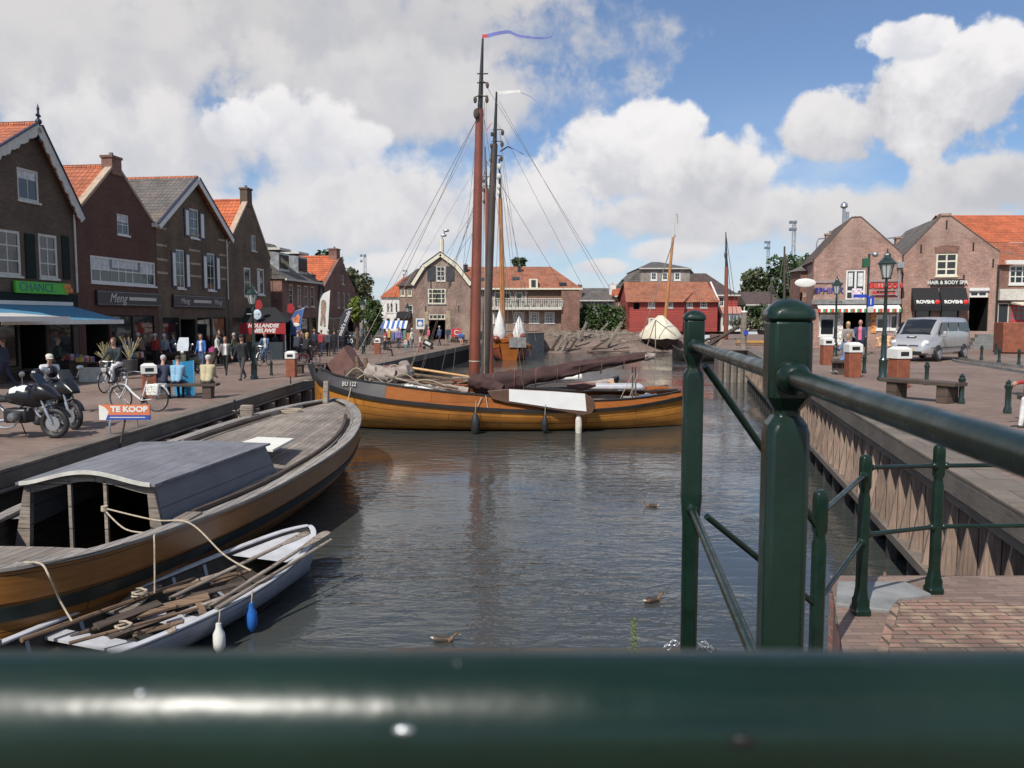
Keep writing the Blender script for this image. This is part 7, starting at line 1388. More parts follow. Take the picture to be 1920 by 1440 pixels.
# silver van
def van():
    h = V((-.757, -.657, 0)); c = G(1698, 678, RZ)-h*2.4; t = thing('passenger_van', 'silver passenger van with a black badge on its bonnet driving towards the water', 'van', c, atan2(h.y, h.x))
    mS = M('silver_paint', (.50, .49, .48), .25, .05, 2, metal=.5, coat=.3)
    top = [(-2.39, 1.35), (-2.34, 1.86), (-2.2, 1.94), (-1, 1.97), (.5, 1.96), (.95, 1.86), (1.35, 1.52), (1.72, 1.16), (2.0, 1.05), (2.2, .95), (2.33, .8), (2.39, .62)]
    def tz(x): return interp([(a, b) for a, b in top], x)[0]
    def hwid(x): return interp([(-2.39, .86), (-2.2, .93), (0, .95), (1.5, .94), (2.0, .88), (2.25, .78), (2.39, .62)], x)[0]
    def ring(x, off=0):
        z1 = tz(x)+off; w = hwid(x)+off; zb = .28 if abs(x) < 2.2 else .36; out = []
        for (fy, fz) in ((-.86, 0), (-.98, .07), (-1.0, .25), (-1.0, .45), (-.985, .60), (-.93, .82), (-.86, .95), (-.74, .99), (-.4, 1.0), (0, 1.005), (.4, 1.0), (.74, .99), (.86, .95), (.93, .82), (.985, .60), (1.0, .45), (1.0, .25), (.98, .07), (.86, 0)):
            taper = 1-(.10 if z1 > 1.2 and fz > .6 else 0)*(fz-.6)/.4
            out.append((x, w*fy*taper, zb+(z1-zb)*fz))
        return out
    xs = [-2.39, -2.34, -2.2, -1.6, -1, -.3, .5, .75, .95, 1.15, 1.35, 1.55, 1.72, 1.86, 2.0, 2.1, 2.2, 2.28, 2.33, 2.39]
    B().loft([ring(x) for x in xs]).build('body', mS, t, sharp=40)
    def patch(xa, xb, ids, mat, name, off=.006, n=6, mat2=None): 
        b = B(); b.loft([[ring(xa+(xb-xa)*i/n, off)[k] for k in ids] for i in range(n+1)], closed=False); return b.build(name, mat, t, recalc=False)
    patch(.93, 1.68, range(7, 12), mGlass, 'windscreen', .008, 8)
    mT = M('tinted_glass', (.01, .011, .013), .06, .05, spec=.8)
    for sg in (0, 1):
        ids = [4, 5, 6] if sg == 0 else [14, 13, 12]
        b = B(); sgn = -1 if sg == 0 else 1
        for (xa, xb, xc, xd, nm) in ((.42, 1.42, .42, .98, 'door_window'), (-.75, .28, -.75, .28, 'side_window'), (-2.1, -.9, -2.05, -.9, 'side_window')):
            y0 = sgn*(.955-.035); y1 = sgn*.872
            B().add([(xa, y0+sgn*.012, 1.27), (xb, y0+sgn*.012, 1.22 if nm == 'door_window' else 1.27), (xd, y1+sgn*.012, 1.74), (xc, y1+sgn*.012, 1.74), (xa, y0-sgn*.03, 1.27), (xb, y0-sgn*.03, 1.22 if nm == 'door_window' else 1.27), (xd, y1-sgn*.03, 1.74), (xc, y1-sgn*.03, 1.74)], [(0, 1, 2, 3), (7, 6, 5, 4), (0, 4, 5, 1), (1, 5, 6, 2), (2, 6, 7, 3), (3, 7, 4, 0)]).build(nm, mT, t)
        for x in (1.45, -1.5):
            B().lathe([(.375, -.02), (.375, .02)], 24, (x, sgn*.94, .36), mt=Matrix.Rotation(pi/2, 3, 'X')).build('wheel_arch', mBlack, t)
            w = B().lathe([(.30, -.1), (.325, -.07), (.325, .07), (.30, .1), (.2, .11)], 24, (x, sgn*.90, .325), mt=Matrix.Rotation(pi/2, 3, 'X')).build('wheel', mBlackRub, t); B().lathe([(.2, -.125), (.19, .125)], 12, (x, sgn*.90, .325), mt=Matrix.Rotation(pi/2, 3, 'X')).build('rim', mSteel, w)
        B().box((1.15, sgn*1.06, 1.22), (.12, .16, .26)).build('mirror', mS, t, bevel=.04); B().bx(-2.2, 2.0, sgn*.945, sgn*.965, .58, .64).build('side_moulding', M('grey_plastic', (.08, .08, .085), .6), t)
        B().ell((2.16, sgn*.66, .84), (.13, .17, .12), 14, 8, mt=Matrix.Rotation(.35, 3, 'Y')).build('headlight', M('clear_lens', (.62, .64, .66), .1, .1, 8, spec=.8), t); B().ell((2.36, sgn*.58, .40), (.04, .07, .05), 10, 6).build('fog_lamp', mLampGlass, t)
    B().bx(2.33, 2.41, -.62, .62, .34, .47).build('lower_grille', mBlack, t, bevel=.02); B().bx(2.30, 2.372, -.46, .46, .66, .72).build('grille', mBlack, t, bevel=.02); B().bx(2.31, 2.385, -.46, .46, .725, .75).build('chrome_bar', mSteel, t); B().ell((2.375, 0, .72), (.02, .06, .05), 12, 8).build('badge', mSteel, t)
    B().bx(2.395, 2.415, -.26, .26, .50, .60).build('number_plate', M('yellow_plate', (.62, .40, .02), .4), t)
    b = B(); [b.bx(2.416, 2.418, -.2+.1*i, -.14+.1*i, .52, .58) for i in range(4)]; b.build('plate_characters', mBlack, t)
    q = B(); q.add([(1.86, .18, 1.123), (1.86, -.22, 1.123), (2.05, -.22, 1.045), (2.05, .18, 1.045)], [(0, 1, 2, 3)]); q.build('bonnet_badge', mBlack, t)
    q = B(); q.add([(1.9, .1, 1.115), (1.9, -.14, 1.115), (1.97, -.14, 1.09), (1.97, .1, 1.09)], [(0, 1, 2, 3)]); q.build('badge_mark', mWhite, t)
    B().tube([(1.68, .6, 1.22), (1.45, .1, 1.44)], .008, 4).build('wiper', mBlack, t); B().tube([(1.7, -.1, 1.2), (1.5, -.55, 1.4)], .008, 4).build('wiper', mBlack, t)
van()
bpy.data.objects['passenger_van'].scale = (.955, .955, .955)
o = G(1421, 617, FZ); t = thing('parked_car', 'white parked car half hidden behind the near green post', 'car', o, R(30))
Rr = [[(x, y*w, z0+(z1-z0)*f) for y, f in ((-1, 0), (-1, .5), (-.9, .62), (-.7, 1), (.7, 1), (.9, .62), (1, .5), (1, 0))] for x, w, z0, z1 in ((-2.1, .7, .3, .9), (-1.9, .85, .25, 1.1), (-1.4, .88, .2, 1.45), (.2, .88, .2, 1.45), (1.0, .87, .2, .95), (1.9, .82, .25, .85), (2.1, .65, .3, .7))]
B().loft(Rr).build('body', M('white_car_paint', (.7, .7, .7), .3, .03, coat=.5), t)
for x in (-1.3, 1.3):
    for y in (-.82, .82): B().lathe([(.3, -.1), (.32, 0), (.3, .1)], 16, (x, y, .32), mt=Matrix.Rotation(pi/2, 3, 'X')).build('wheel', mBlackRub, t)
for y in (-.8, .8): B().box((-.5, y, 1.2), (1.6, .06, .35)).build('side_window', mGlass, t)
# floodlight masts
for (px_, yt, yb, Y, lab) in ((686, 477, 600, 190, 'distant floodlight mast above the round street trees'), (763, 506, 600, 260, 'faint distant floodlight mast left of the warehouse roof'), (1437, 452, 600, 190, 'floodlight mast left of the taller one above the right trees'), (1484, 414, 600, 150, 'tallest floodlight mast above the right trees')):
    o = A(px_, 600, Y); o.z = FZ; t = thing('floodlight_mast', lab, 'floodlight mast', o); z1 = (A(px_, yt, Y)-o).z; w = .28
    b = B(); [b.tube([(sx*w, sy*w, 0), (sx*w*.8, sy*w*.8, z1)], .06, 4) for sx in (-1, 1) for sy in (-1, 1)]
    n_ = 14; [b.tube([((-1)**i*w, -w, z1*i/n_), (-(-1)**i*w, -w, z1*(i+1)/n_)], .04, 4) for i in range(n_)]; b.build('lattice', mSteel, t)
    for k in range(4 if px_ > 1000 else 3): B().box((-.7+(k % 2)*.8-.1, -.5, z1-.3-(k//2)*1.3), (.55, .5, .55)).build('lamp_head', M('grey_lamp_head', (.15, .18, .22), .5), t, bevel=.1)
for (px_, yt, Y, lab) in ((1527, 448, 95, 'curved street light behind the grill building'), (1655, 447, 90, 'curved street light peeping over the roofs between grill and spa')):
    o = A(px_, 600, Y); o.z = FZ; t = thing('street_light', lab, 'street light', o); z1 = (A(px_, yt, Y)-o).z; B().tube([(0, 0, 0), (0, 0, z1-.5), (.2, 0, z1), (1.6, 0, z1+.15)], .08, 6).build('pole', mSteel, t); B().box((1.9, 0, z1+.12), (.9, .3, .15)).build('lamp_head', mSteel, t)
# ------------------------------------------------------------------ trees, hedges, ducks, slipway timbers
mLeafDark = leaf_mat('dark_foliage', (.022, .045, .014), (.05, .085, .025), .6); mLeafMid = leaf_mat('mid_foliage', (.035, .07, .018), (.075, .12, .03), .6); mLeafYel = leaf_mat('yellow_green_foliage', (.10, .15, .02), (.18, .22, .035), .8); mLeafFar = leaf_mat('olive_foliage', (.05, .065, .028), (.09, .10, .04), .4)
mBark = M('bark', (.09, .065, .045), .9, .3, 6, bump=.4)
def leaves(lumps, n, size, seed):
    rnd = random.Random(seed); b = B(); tot = sum(r[0]*r[1]*r[2] for c, r in lumps)
    for c, r in lumps:
        k = int(n*r[0]*r[1]*r[2]/tot)+20
        for i in range(k):
            d = V((rnd.gauss(0, 1), rnd.gauss(0, 1), rnd.gauss(0, 1))).normalized(); f = rnd.random()**.33; f = .55+.5*f if rnd.random() < .8 else f
            f *= 1+.28*noise.noise(d*2.2+V(c)*.3); p = V((c[0]+d.x*r[0]*f, c[1]+d.y*r[1]*f, c[2]+d.z*r[2]*f))
            if noise.noise(p*1.1/ max(.4, size*3)) < -.28: continue
            u = V((rnd.gauss(0, 1), rnd.gauss(0, 1), rnd.gauss(0, .7))).normalized(); w = u.cross(V((rnd.gauss(0, 1), rnd.gauss(0, 1), rnd.gauss(0, 1)))).normalized(); s_ = size*rnd.uniform(.6, 1.3)
            b.add([p-u*s_, p+w*s_*.5, p+u*s_, p-w*s_*.5], [(0, 1, 2, 3)])
    return b
def tree(base, label, lumps, n, size, mat, trunk_h, tr=.2, seed=1, group=None, name='tree'):
    t = thing(name, label, 'tree', base, 0, group); b = B(); b.tube([(0, 0, 0), (.05, 0, trunk_h*.5), (0, .05, trunk_h)], [tr*1.2, tr, tr*.75], 8)
    for c, r in lumps[:9]: c = V(c); b.tube([(0, 0, trunk_h*.85), c*.45+V((0, 0, trunk_h*.5)), c], [tr*.6, tr*.35, tr*.12], 6)
    b.build('trunk', mBark, t); o = leaves(lumps, n, size, seed).build('crown', mat, t, recalc=False)
    return t
def blob_tree(x0, x1, yt, yb, Y, zb, label, mat, n=2600, seed=1, size=None, tr=.25, nl=9, name='tree', trunk=True):
    c = A((x0+x1)/2, (yt+yb)/2, Y); a = A(x0, yb, Y); b = A(x1, yt, Y); w = (b.x-a.x)/2; h = (b.z-a.z)/2; base = V((c.x, Y, zb)); rnd = random.Random(seed); L = []
    for i in range(nl):
        an = rnd.uniform(0, 2*pi); rr = rnd.uniform(.25, .62); L.append(((w*rr*cos(an), w*rr*sin(an), c.z-zb+h*rnd.uniform(-.55, .55)), (w*rnd.uniform(.34, .5), w*rnd.uniform(.34, .5), h*rnd.uniform(.3, .48))))
    L.append(((0, 0, c.z-zb), (w*.6, w*.6, h*.75)))
    return tree(base, label, L, n, size or w*.075, mat, max(.5, c.z-zb-h*.4), tr, seed, name=name)
blob_tree(560, 652, 458, 560, 105, 0, 'large dark tree rising behind the orange roofed house', mLeafDark, 5200, 1, .32, .4, 12)
blob_tree(628, 706, 500, 600, 110, 0, 'tall olive tree filling the end of the left street', mLeafFar, 4200, 2, .32, .4, 11)
blob_tree(650, 688, 552, 610, 62, 0, 'clipped yellow green round street tree', mLeafYel, 2600, 3, .14, .12, 8); blob_tree(678, 720, 556, 634, 72, 0, 'dark green oval street tree right of the yellow green one', mLeafMid, 3400, 4, .17, .14, 9)
blob_tree(958, 990, 482, 505, 125, FZ, 'tree top peeping over the ridge of the long harbour building', mLeafDark, 900, 5, .3, .3, 5)
blob_tree(1160, 1176, 520, 560, 125, FZ, 'small dark conifer behind the low houses', mLeafDark, 500, 6, .3, .2, 4, 'conifer')
blob_tree(1374, 1465, 500, 592, 150, FZ, 'broad olive tree left of the near green post', mLeafFar, 3600, 7, .45, .4, 10); blob_tree(1432, 1525, 462, 595, 140, FZ, 'high dark tree behind the floodlight masts', mLeafDark, 3600, 8, .45, .4, 10); blob_tree(1480, 1545, 460, 590, 125, FZ, 'dark tree against the left side of the grill building', mLeafDark, 3600, 9, .4, .4, 10)
blob_tree(1478, 1512, 535, 590, 80, RZ, 'bright yellow green bush under the oval sign', mLeafYel, 1400, 10, .2, .1, 6, 'bush')
def hedge(x0, x1, yt, yb, Y, zb, label, mat, n, size, seed, name='hedge', d=1.2):
    a = A(x0, yb, Y); b = A(x1, yt, Y); t = thing(name, label, 'hedge', (a.x, Y, zb)); w = b.x-a.x; z0 = a.z-zb; z1 = b.z-zb; L = []; k = max(3, int(w/1.3)); rnd = random.Random(seed)
    for i in range(k): L.append(((w*(i+.5)/k, rnd.uniform(-.2, .2), (z0+z1)/2+rnd.uniform(-.15, .15)), (w/k*.85, d*.6, (z1-z0)/2*rnd.uniform(.85, 1.1))))
    leaves(L, n, size, seed).build('foliage', mat, t, recalc=False); s_ = B(); [s_.tube([(w*(i+.5)/k, 0, 0), (w*(i+.5)/k, 0, z1*.7)], .06, 5) for i in range(k)]; s_.build('stems', mBark, t); return t
hedge(1092, 1172, 572, 620, 99, FZ, 'long loose hedge between the harbour building and the red shed', mLeafMid, 4200, .22, 21); hedge(1376, 1440, 572, 600, 100, FZ, 'clipped dark hedge in front of the dark roofed house', mLeafDark, 2600, .2, 22)
hedge(1372, 1440, 596, 618, 96, FZ, 'low flowering shrubs before the clipped hedge', mLeafFar, 1500, .18, 23)
def flowers(loc, label, s=1):
    t = thing('flower_pot', label, 'flower pot', loc); B().lathe([(.18*s, 0), (.24*s, .35*s), (.2*s, .35*s)], 12).build('pot', mConcrete, t); leaves([((0, 0, .5*s), (.32*s, .3*s, .2*s))], 160, .05, 3).build('leaves', mLeafMid, t, recalc=False); leaves([((0, 0, .58*s), (.33*s, .3*s, .18*s))], 120, .04, 5).build('flowers', M('red_flowers', (.55, .02, .04), .6), t, recalc=False)
flowers(G(1826, 640, RZ)+V((0, .2, .35)), 'pot of red flowers left of the spa steps'); flowers(G(1858, 645, RZ)+V((0, .6, .7)), 'pot of red flowers right of the spa door')
# weed on the pier ledge in front, with the ledge itself
o = B().bx(-.6, 1.0, 3.42, 3.8, -1.8, .84).build('pier_beam', mDarkWood); tag(o, 'dark timber pier beam under the foot of the bridge post', 'beam')
t = thing('weed', 'small yellow green weed sprouting above the handrail near the far green post', 'plant', (A(1188, 1200, 3.5).x, 3.5, .84)); b = B(); rnd = random.Random(4)
b.tube([(0, 0, 0), (.01, 0, .16), (0, 0, .27)], [.005, .004, .002], 5)
for i in range(26):
    z = .1+.17*i/26; a = i*2.4; l = .045*(1.2-z/.3); p = V((0, 0, z)); d = V((cos(a), sin(a), .5)).normalized(); w = d.cross(V((0, 0, 1))).normalized(); b.add([p, p+d*l*.5+w*.007, p+d*l, p+d*l*.5-w*.007], [(0, 1, 2, 3)])
b.build('stems', mLeafYel, t, recalc=False)
# ducks
def duck(loc, rz, label, drake=False):
    t = thing('duck', label, 'duck', loc, rz, 'mallards on the water'); mb_ = M('duck_brown', (.16, .10, .06), .8, .5, 40); md = M('duck_dark', (.05, .035, .025), .7, .3, 30); mp = M('duck_pale', (.45, .40, .33), .8, .2, 20)
    sp = [(-.26, .10, .012, .008), (-.20, .085, .045, .03), (-.10, .06, .08, .06), (.02, .05, .09, .07), (.11, .055, .07, .065), (.16, .085, .042, .05), (.185, .13, .03, .035), (.20, .165, .034, .035), (.225, .185, .036, .034), (.25, .185, .028, .026), (.268, .178, .012, .012)]
    Rr = [[(x, w*cos(a), z+h*sin(a)) for a in [2*pi*i/14 for i in range(14)]] for x, z, w, h in sp]
    b = B(); b.loft(Rr); o = b.build('body', [mb_, md, mp], t)
    for p in o.data.polygons:
        c = p.center; p.material_index = 1 if (c.z > .11 and c.x < .1) or (c.z > .205) else (2 if c.x < -.19 or c.z < .02 else 0)
    B().ell((.29, 0, .17), (.032, .014, .008), 10, 6).build('bill', M('duck_bill', (.35, .22, .06), .5), t); t.scale = (.62, .62, .62)
    for sg in (-1, 1): B().ell((-.04, sg*.078, .075), (.13, .018, .045), 14, 8).build('wing', md if not drake else mb_, t); B().ell((.245, sg*.027, .195), .005, 6, 5).build('eye', mBlack, t)
    return t
duck(G(1221, 950, WZ)-V((0, 0, .02)), R(165), 'mallard swimming to the left in the middle of the water'); duck(G(1224, 1128, WZ)-V((0, 0, .02)), R(25), 'mallard swimming to the right near the far green post'); duck(G(833, 1202, WZ)-V((0, 0, .02)), R(-5), 'mallard just above the front handrail swimming right'); duck(G(1662, 1092, WZ)-V((0, 0, .02)), R(75), 'mallard below the right quay wall seen from behind')
# old timbers leaning and lying on the slipway
rnd = random.Random(11); k = 0
def SL(px, py, up=0): # point on the slipway surface below that picture position
    d = ray(px, py); o_ = V((0, 0, CAMZ)); lo = 80.
    for i in range(200):
        Y = 80+i*.15; p = o_+d*(Y/d.y); tt = max(0, min(1, (Y-86)/10)); z = WZ-.35+(FZ-WZ+.37)*tt**.8
        if p.z <= z or Y > 100: break
    return V((p.x, p.y, z+up))
tb = [((1033, 660), (1052, 628), .28), ((1041, 661), (1062, 630), .26), ((1052, 662), (1072, 632), .25), ((1066, 660), (1082, 634), .24), ((1078, 650), (1095, 615), .32), ((1087, 640), (1100, 604), .28), ((1110, 658), (1142, 634), .24), ((1140, 652), (1166, 604), .34), ((1150, 656), (1176, 640), .22), ((1020, 646), (1034, 660), .22), ((1060, 634), (1110, 628), .18), ((1098, 628), (1150, 624), .2), ((1150, 606), (1170, 612), .2), ((1176, 618), (1200, 612), .22), ((1115, 612), (1135, 604), .16), ((1160, 600), (1178, 560), .14), ((1185, 640), (1215, 634), .16), ((1000, 655), (1090, 659), .14), ((1100, 661), (1180, 658), .14), ((1185, 662), (1285, 656), .16), ((1120, 628), (1140, 606), .22), ((1080, 616), (1092, 598), .2)]
labs = ['thick', 'grey', 'split', 'dark', 'pale', 'crooked', 'short', 'long', 'weathered', 'leaning', 'broken']
lmk = ['next to the dock end wall', 'second from the dock end wall', 'third from the dock end wall', 'fourth from the dock end wall', 'rising steeply mid slipway', 'highest of the upright group', 'lying alone mid slipway', 'leaning tall left of the red shed', 'below the tall leaning one', 'propped against the dock end', 'along the upper bank', 'across the bank top', 'by the shed corner', 'before the shed wall', 'on the bank under the hedge', 'pointing up beside the shed gable', 'left of the covered boat', 'edging the water at the left', 'edging the water in the middle', 'edging the water under the covered boat', 'crossing another on the bank', 'standing at the bank top']
for i, (a, b_, r) in enumerate(tb):
    p = SL(*a, r*.4); q = A(b_[0], b_[1], p.y+(.4 if abs(b_[1]-a[1]) > 8 else 0)); o = B().beam(p, q, r, r*.8, up=(rnd.uniform(-.3, .3), 0, 1)).build('old_timber', mGreyRough if i % 3 else mDarkWood, bevel=.02); tag(o, '%s old timber %s' % (labs[i % 11], lmk[i]), 'timber', 'old ship timbers on the slipway')
rb_ = B()
for i in range(420):
    px_ = rnd.uniform(1025, 1210); py_ = rnd.gauss(626, 7); 
    if py_ < 612 or py_ > 655: continue
    p = SL(px_, py_, .05); rb_.box(p, (rnd.uniform(.1, .8), rnd.uniform(.1, .3), rnd.uniform(.08, .35)), Matrix.Rotation(rnd.uniform(0, 3), 3, 'Z') @ Matrix.Rotation(rnd.uniform(-.5, .5), 3, 'X'))
o = rb_.build('wood_debris', mGreyRough); o['kind'] = 'stuff'; o['label'] = 'scattered broken planks and rubble over the slipway bank'; o['category'] = 'debris'
# ------------------------------------------------------------------ people
import numpy as np
def person(loc, yaw, label, top=(.1, .1, .1), legs=(.03, .03, .04), shoes=(.03, .03, .03), skin=(.42, .24, .17), hair=(.08, .05, .03), H=1.75, lean=0, hip=(0, 0), knee=(0, 0), sh=(5, 5), el=(15, 15), abd=(8, 8), spread=3, seat=None, hat=None, bag=None, vox=.017, group=None, longhair=False, head=0, bare_legs=False, bare_arms=False, skirt=False, bulk=1.0, inner=None):
    k = H/1.75; t = thing('person', label, 'person', loc, yaw, group)
    pz = .93 if seat is None else seat/k+.10
    rx = lambda a: Matrix.Rotation(-R(a), 3, 'X')
    segs = []; b = B()
    def cap_(p, q, r0, r1, tg): b.tube([p.lerp(q, i/4) for i in range(5)], [r0+(r1-r0)*i/4 for i in range(5)], 12); b.ell(p, r0, 12, 8); b.ell(q, r1, 12, 8); segs.append((p, q, (r0+r1)/2, tg))
    pel = V((0, 0, pz)); T = rx(lean)   # facing +y
    ch = pel+T @ V((0, 0, .28)); nk = pel+T @ V((0, 0, .52)); Hd = nk+rx(lean*.4+head) @ V((0, .02, .17))
    for s_, m_ in ((-.07, .10), (.07, .10)): cap_(pel+V((s_, 0, -.02)), pel+T @ V((s_, 0, .12)), .115*bulk, .11*bulk, 2 if True else 1)
    segs[-1] = (pel+V((0, 0, -.1)), pel+V((0, 0, -.02)), .12, 1); segs[-2] = (pel+T @ V((0, 0, .02)), pel+T @ V((0, 0, .2)), .13, 2)
    for s_ in (-.08, .08): cap_(pel+T @ V((s_, .0, .14)), pel+T @ V((s_*1.1, .01, .38)), .105*bulk, .115*bulk, 2)
    cap_(pel+T @ V((-.15, 0, .44)), pel+T @ V((.15, 0, .44)), .065*bulk, .065*bulk, 2); cap_(nk-T @ V((0, 0, .03)), nk.lerp(Hd, .5), .058, .052, 0)
    hm = Matrix.Rotation(-R(lean*.3+head), 3, 'X')
    b.ell(Hd+V((0, 0, .02)), (.076, .095, .105), 16, 12, mt=hm); b.ell(Hd+hm @ V((0, .028, -.055)), (.055, .06, .06), 12, 8); b.ell(Hd+hm @ V((0, .098, -.012)), (.013, .02, .022), 8, 6)
    for s_ in (-1, 1): b.ell(Hd+hm @ V((s_*.078, -.005, -.005)), (.012, .018, .028), 8, 6)
    segs.append((Hd+V((0, 0, -.05)), Hd+V((0, 0, .08)), .09, 0))
    for i, s_ in enumerate((-1, 1)):
        hp = pel+V((s_*.09, 0, -.03)); M1 = Matrix.Rotation(s_*R(spread), 3, 'Y') ; th = rx(-hip[i]) ; kn = hp+M1 @ (Matrix.Rotation(R(hip[i]), 3, 'X') @ V((0, 0, -.43)))
        M2 = Matrix.Rotation(R(hip[i]-knee[i]), 3, 'X'); an = kn+M1 @ (M2 @ V((0, 0, -.42)))
        ang = R(hip[i]-knee[i]) if seat is None and abs(hip[i]-knee[i]) > 40 else R((hip[i]-knee[i])*.4)
        cap_(hp, kn, .088*bulk if not skirt else .12, .058, 0 if bare_legs else 1); cap_(kn, an, .056, .040, 0 if bare_legs else 1)
        ft = Matrix.Rotation(ang, 3, 'X'); hl = an+ft @ V((0, -.03, -.045)); toe = an+ft @ V((0, .16, -.055)); cap_(hl, toe, .038, .030, 3)
        so = pel+T @ V((s_*.185, 0, .45)); Ma = Matrix.Rotation(-s_*R(abd[i]), 3, 'Y'); e_ = so+T @ (Ma @ (Matrix.Rotation(R(sh[i]), 3, 'X') @ V((0, 0, -.29)))); w_ = e_+T @ (Ma @ (Matrix.Rotation(R(sh[i]+el[i]), 3, 'X') @ V((0, 0, -.25))))
        cap_(so, e_, .055*bulk, .045*bulk, 2); cap_(e_, w_, .043*bulk, .030, 0 if bare_arms else 2)
        d = (w_-e_).normalized(); sd = d.cross(V((s_, 0, 0))).normalized() if abs(d.x) < .9 else V((0, 1, 0)); b.ell(w_+d*.05, (.030, .030, .045), 10, 8); segs.append((w_+d*.02, w_+d*.16, .03, 0))
        for f in range(4): q = w_+d*.075+sd*(.024-.016*f); b.tube([q, q+d*(.035)+V((-s_*.008, 0, 0)), q+d*.065+V((-s_*.022, 0, 0))], [.010, .009, .007], 6)
        q = w_+d*.03+sd*.03; b.tube([q, q+d*.03+sd*.02, q+d*.055+sd*.024], [.011, .010, .008], 6)
    if skirt: b.lathe([(.24, pz-.42), (.2, pz-.2), (.14, pz)], 16); segs.append((pel+V((0, 0, -.4)), pel, .22, 1))
    mk = lambda c, n: M('%s_%02d%02d%02d' % (n, int(c[0]*99), int(c[1]*99), int(c[2]*99)), c, .85 if n != 'skin' else .55, .15, 8, bump=.25 if n != 'skin' else 0, bscale=18)
    mats = [mk(skin, 'skin'), mk(legs, 'trousers'), mk(top, 'top'), mk(shoes, 'shoes')]
    if inner: mats.append(mk(inner, 'shirt'))
    tmp = b.build('tmp', mats, None); md = tmp.modifiers.new('r', 'REMESH'); md.mode = 'VOXEL'; md.voxel_size = vox; md.use_smooth_shade = True; ms = tmp.modifiers.new('s', 'SMOOTH'); ms.iterations = 3; ms.factor = .5
    bpy.context.view_layer.update(); me = bpy.data.meshes.new_from_object(tmp.evaluated_get(bpy.context.evaluated_depsgraph_get())); old = tmp.data; bpy.data.objects.remove(tmp); bpy.data.meshes.remove(old)
    me.materials.clear(); [me.materials.append(m) for m in mats]
    n = len(me.polygons); C = np.empty(n*3); me.polygons.foreach_get('center', C); C = C.reshape(-1, 3); best = np.full(n, 1e9); idx = np.zeros(n, int)
    for p, q, r, tg in segs:
        p_, q_ = np.array(p), np.array(q); d = q_-p_; L2 = max(1e-9, d.dot(d)); tt = np.clip((C-p_).dot(d)/L2, 0, 1); dist = np.linalg.norm(C-(p_+tt[:, None]*d), axis=1)-r; m = dist < best; best[m] = dist[m]; idx[m] = tg
    if inner:
        Tm = np.array(T.inverted()); loc_ = (C-np.array(pel)).dot(Tm.T); idx[(idx == 2) & (abs(loc_[:, 0]) < .065) & (loc_[:, 1] > .03) & (loc_[:, 2] > .0)] = 4
    me.polygons.foreach_set('material_index', idx.astype(np.int32)); me.polygons.foreach_set('use_smooth', np.ones(n, bool)); me.update(); me.name = 'body'
    o = bpy.data.objects.new('body', me); COL.objects.link(o); o.parent = t; t.scale = (k, k, k)
    hb = B(); hb.ell(Hd+hm @ V((0, -.018, .045)), (.087, .098, .095), 16, 12, mt=hm); 
    if longhair: hb.ell(Hd+hm @ V((0, -.05, -.05)), (.085, .06, .13), 14, 10, mt=hm)
    if hair is not None: hb.build('hair', mk(hair, 'hair'), t)
    for s_ in (-1, 1): B().ell(Hd+hm @ V((s_*.03, .083, .012)), .009, 8, 6).build('eye', mBlack, t)
    if hat: x = B(); x.ell(Hd+hm @ V((0, -.01, .075)), (.098, .11, .065), 16, 8, mt=hm); x.ell(Hd+hm @ V((0, .06, .055)), (.085, .09, .015), 14, 6, mt=hm); x.build('cap', mk(hat, 'cap'), t)
    if bag: B().ell(pel+T @ V((0, -.17, .33)), (.15, .09, .21), 14, 10).build('backpack', mk(bag, 'bag'), t)
    return t
def face(dx, dy): return atan2(-dx, dy)      # yaw so that local +y points along (dx, dy)
navy = (.025, .03, .06); jean = (.06, .10, .20); blk = (.015, .015, .017); beige = (.42, .36, .22); grey = (.16, .16, .16); wht = (.62, .62, .60); grh = (.42, .41, .40)
person(G(10, 728), face(-1, -.2), 'person in a dark navy jacket walking off at the left edge', (.03, .045, .07), navy, hair=(.12, .07, .04), H=1.76, hip=(20, -15), knee=(5, 20), sh=(30, -10), el=(60, 30), bulk=1.1)
person(G(82, 778)+V((0, .3, 0)), face(.6, -.8), 'person in a pale grey jacket and headscarf bending over the black motorcycle', (.50, .50, .52), blk, hair=(.50, .48, .42), H=1.62, lean=28, sh=(50, 55), el=(45, 40), hat=(.5, .48, .42), bulk=1.15, head=10)
# cyclist with dark jumper
def rider(loc, rz, biklab, lab, fm, **kw):
    bicycle(loc, rz, biklab, fm, kw.pop('step', True)); c, s_ = cos(rz), sin(rz); d = dict(seat=.86, hip=(75, 42), knee=(68, 62), sh=(48, 48), el=(22, 22), lean=14, abd=(12, 12)); d.update(kw)
    return person(V(loc)+V((c*-.26, s_*-.26, 0)), face(c, s_), lab, **d)
a = R(-94); f_ = G(196, 737); rider(f_-V((.54*cos(a), .54*sin(a), 0)), a, 'dark bicycle ridden by the cyclist in the dark jumper', 'cyclist in a dark jumper and white trousers riding towards the lens', M('black_frame', (.02, .02, .02), .4), top=(.02, .03, .035), legs=(.60, .60, .60), hair=(.12, .07, .04), H=1.84)
a = R(-98); rider(G(489, 687)+V((0, .6, 0)), a, 'white bicycle ridden past the herring stall', 'cyclist in a blue denim jacket riding past the herring stall', M('light_frame', (.5, .5, .5), .4), top=(.05, .09, .16), inner=wht, legs=jean, hair=(.2, .09, .04), longhair=True, H=1.7)
rider(G(558, 682)+V((0, .4, 0)), R(75), 'bicycle with child seat ridden away by the tall dark cyclist', 'tall cyclist in dark clothes riding away beside the banners', M('black_frame', (0, 0, 0)), top=(.03, .035, .05), legs=navy, hair=(.25, .15, .08), H=1.85)
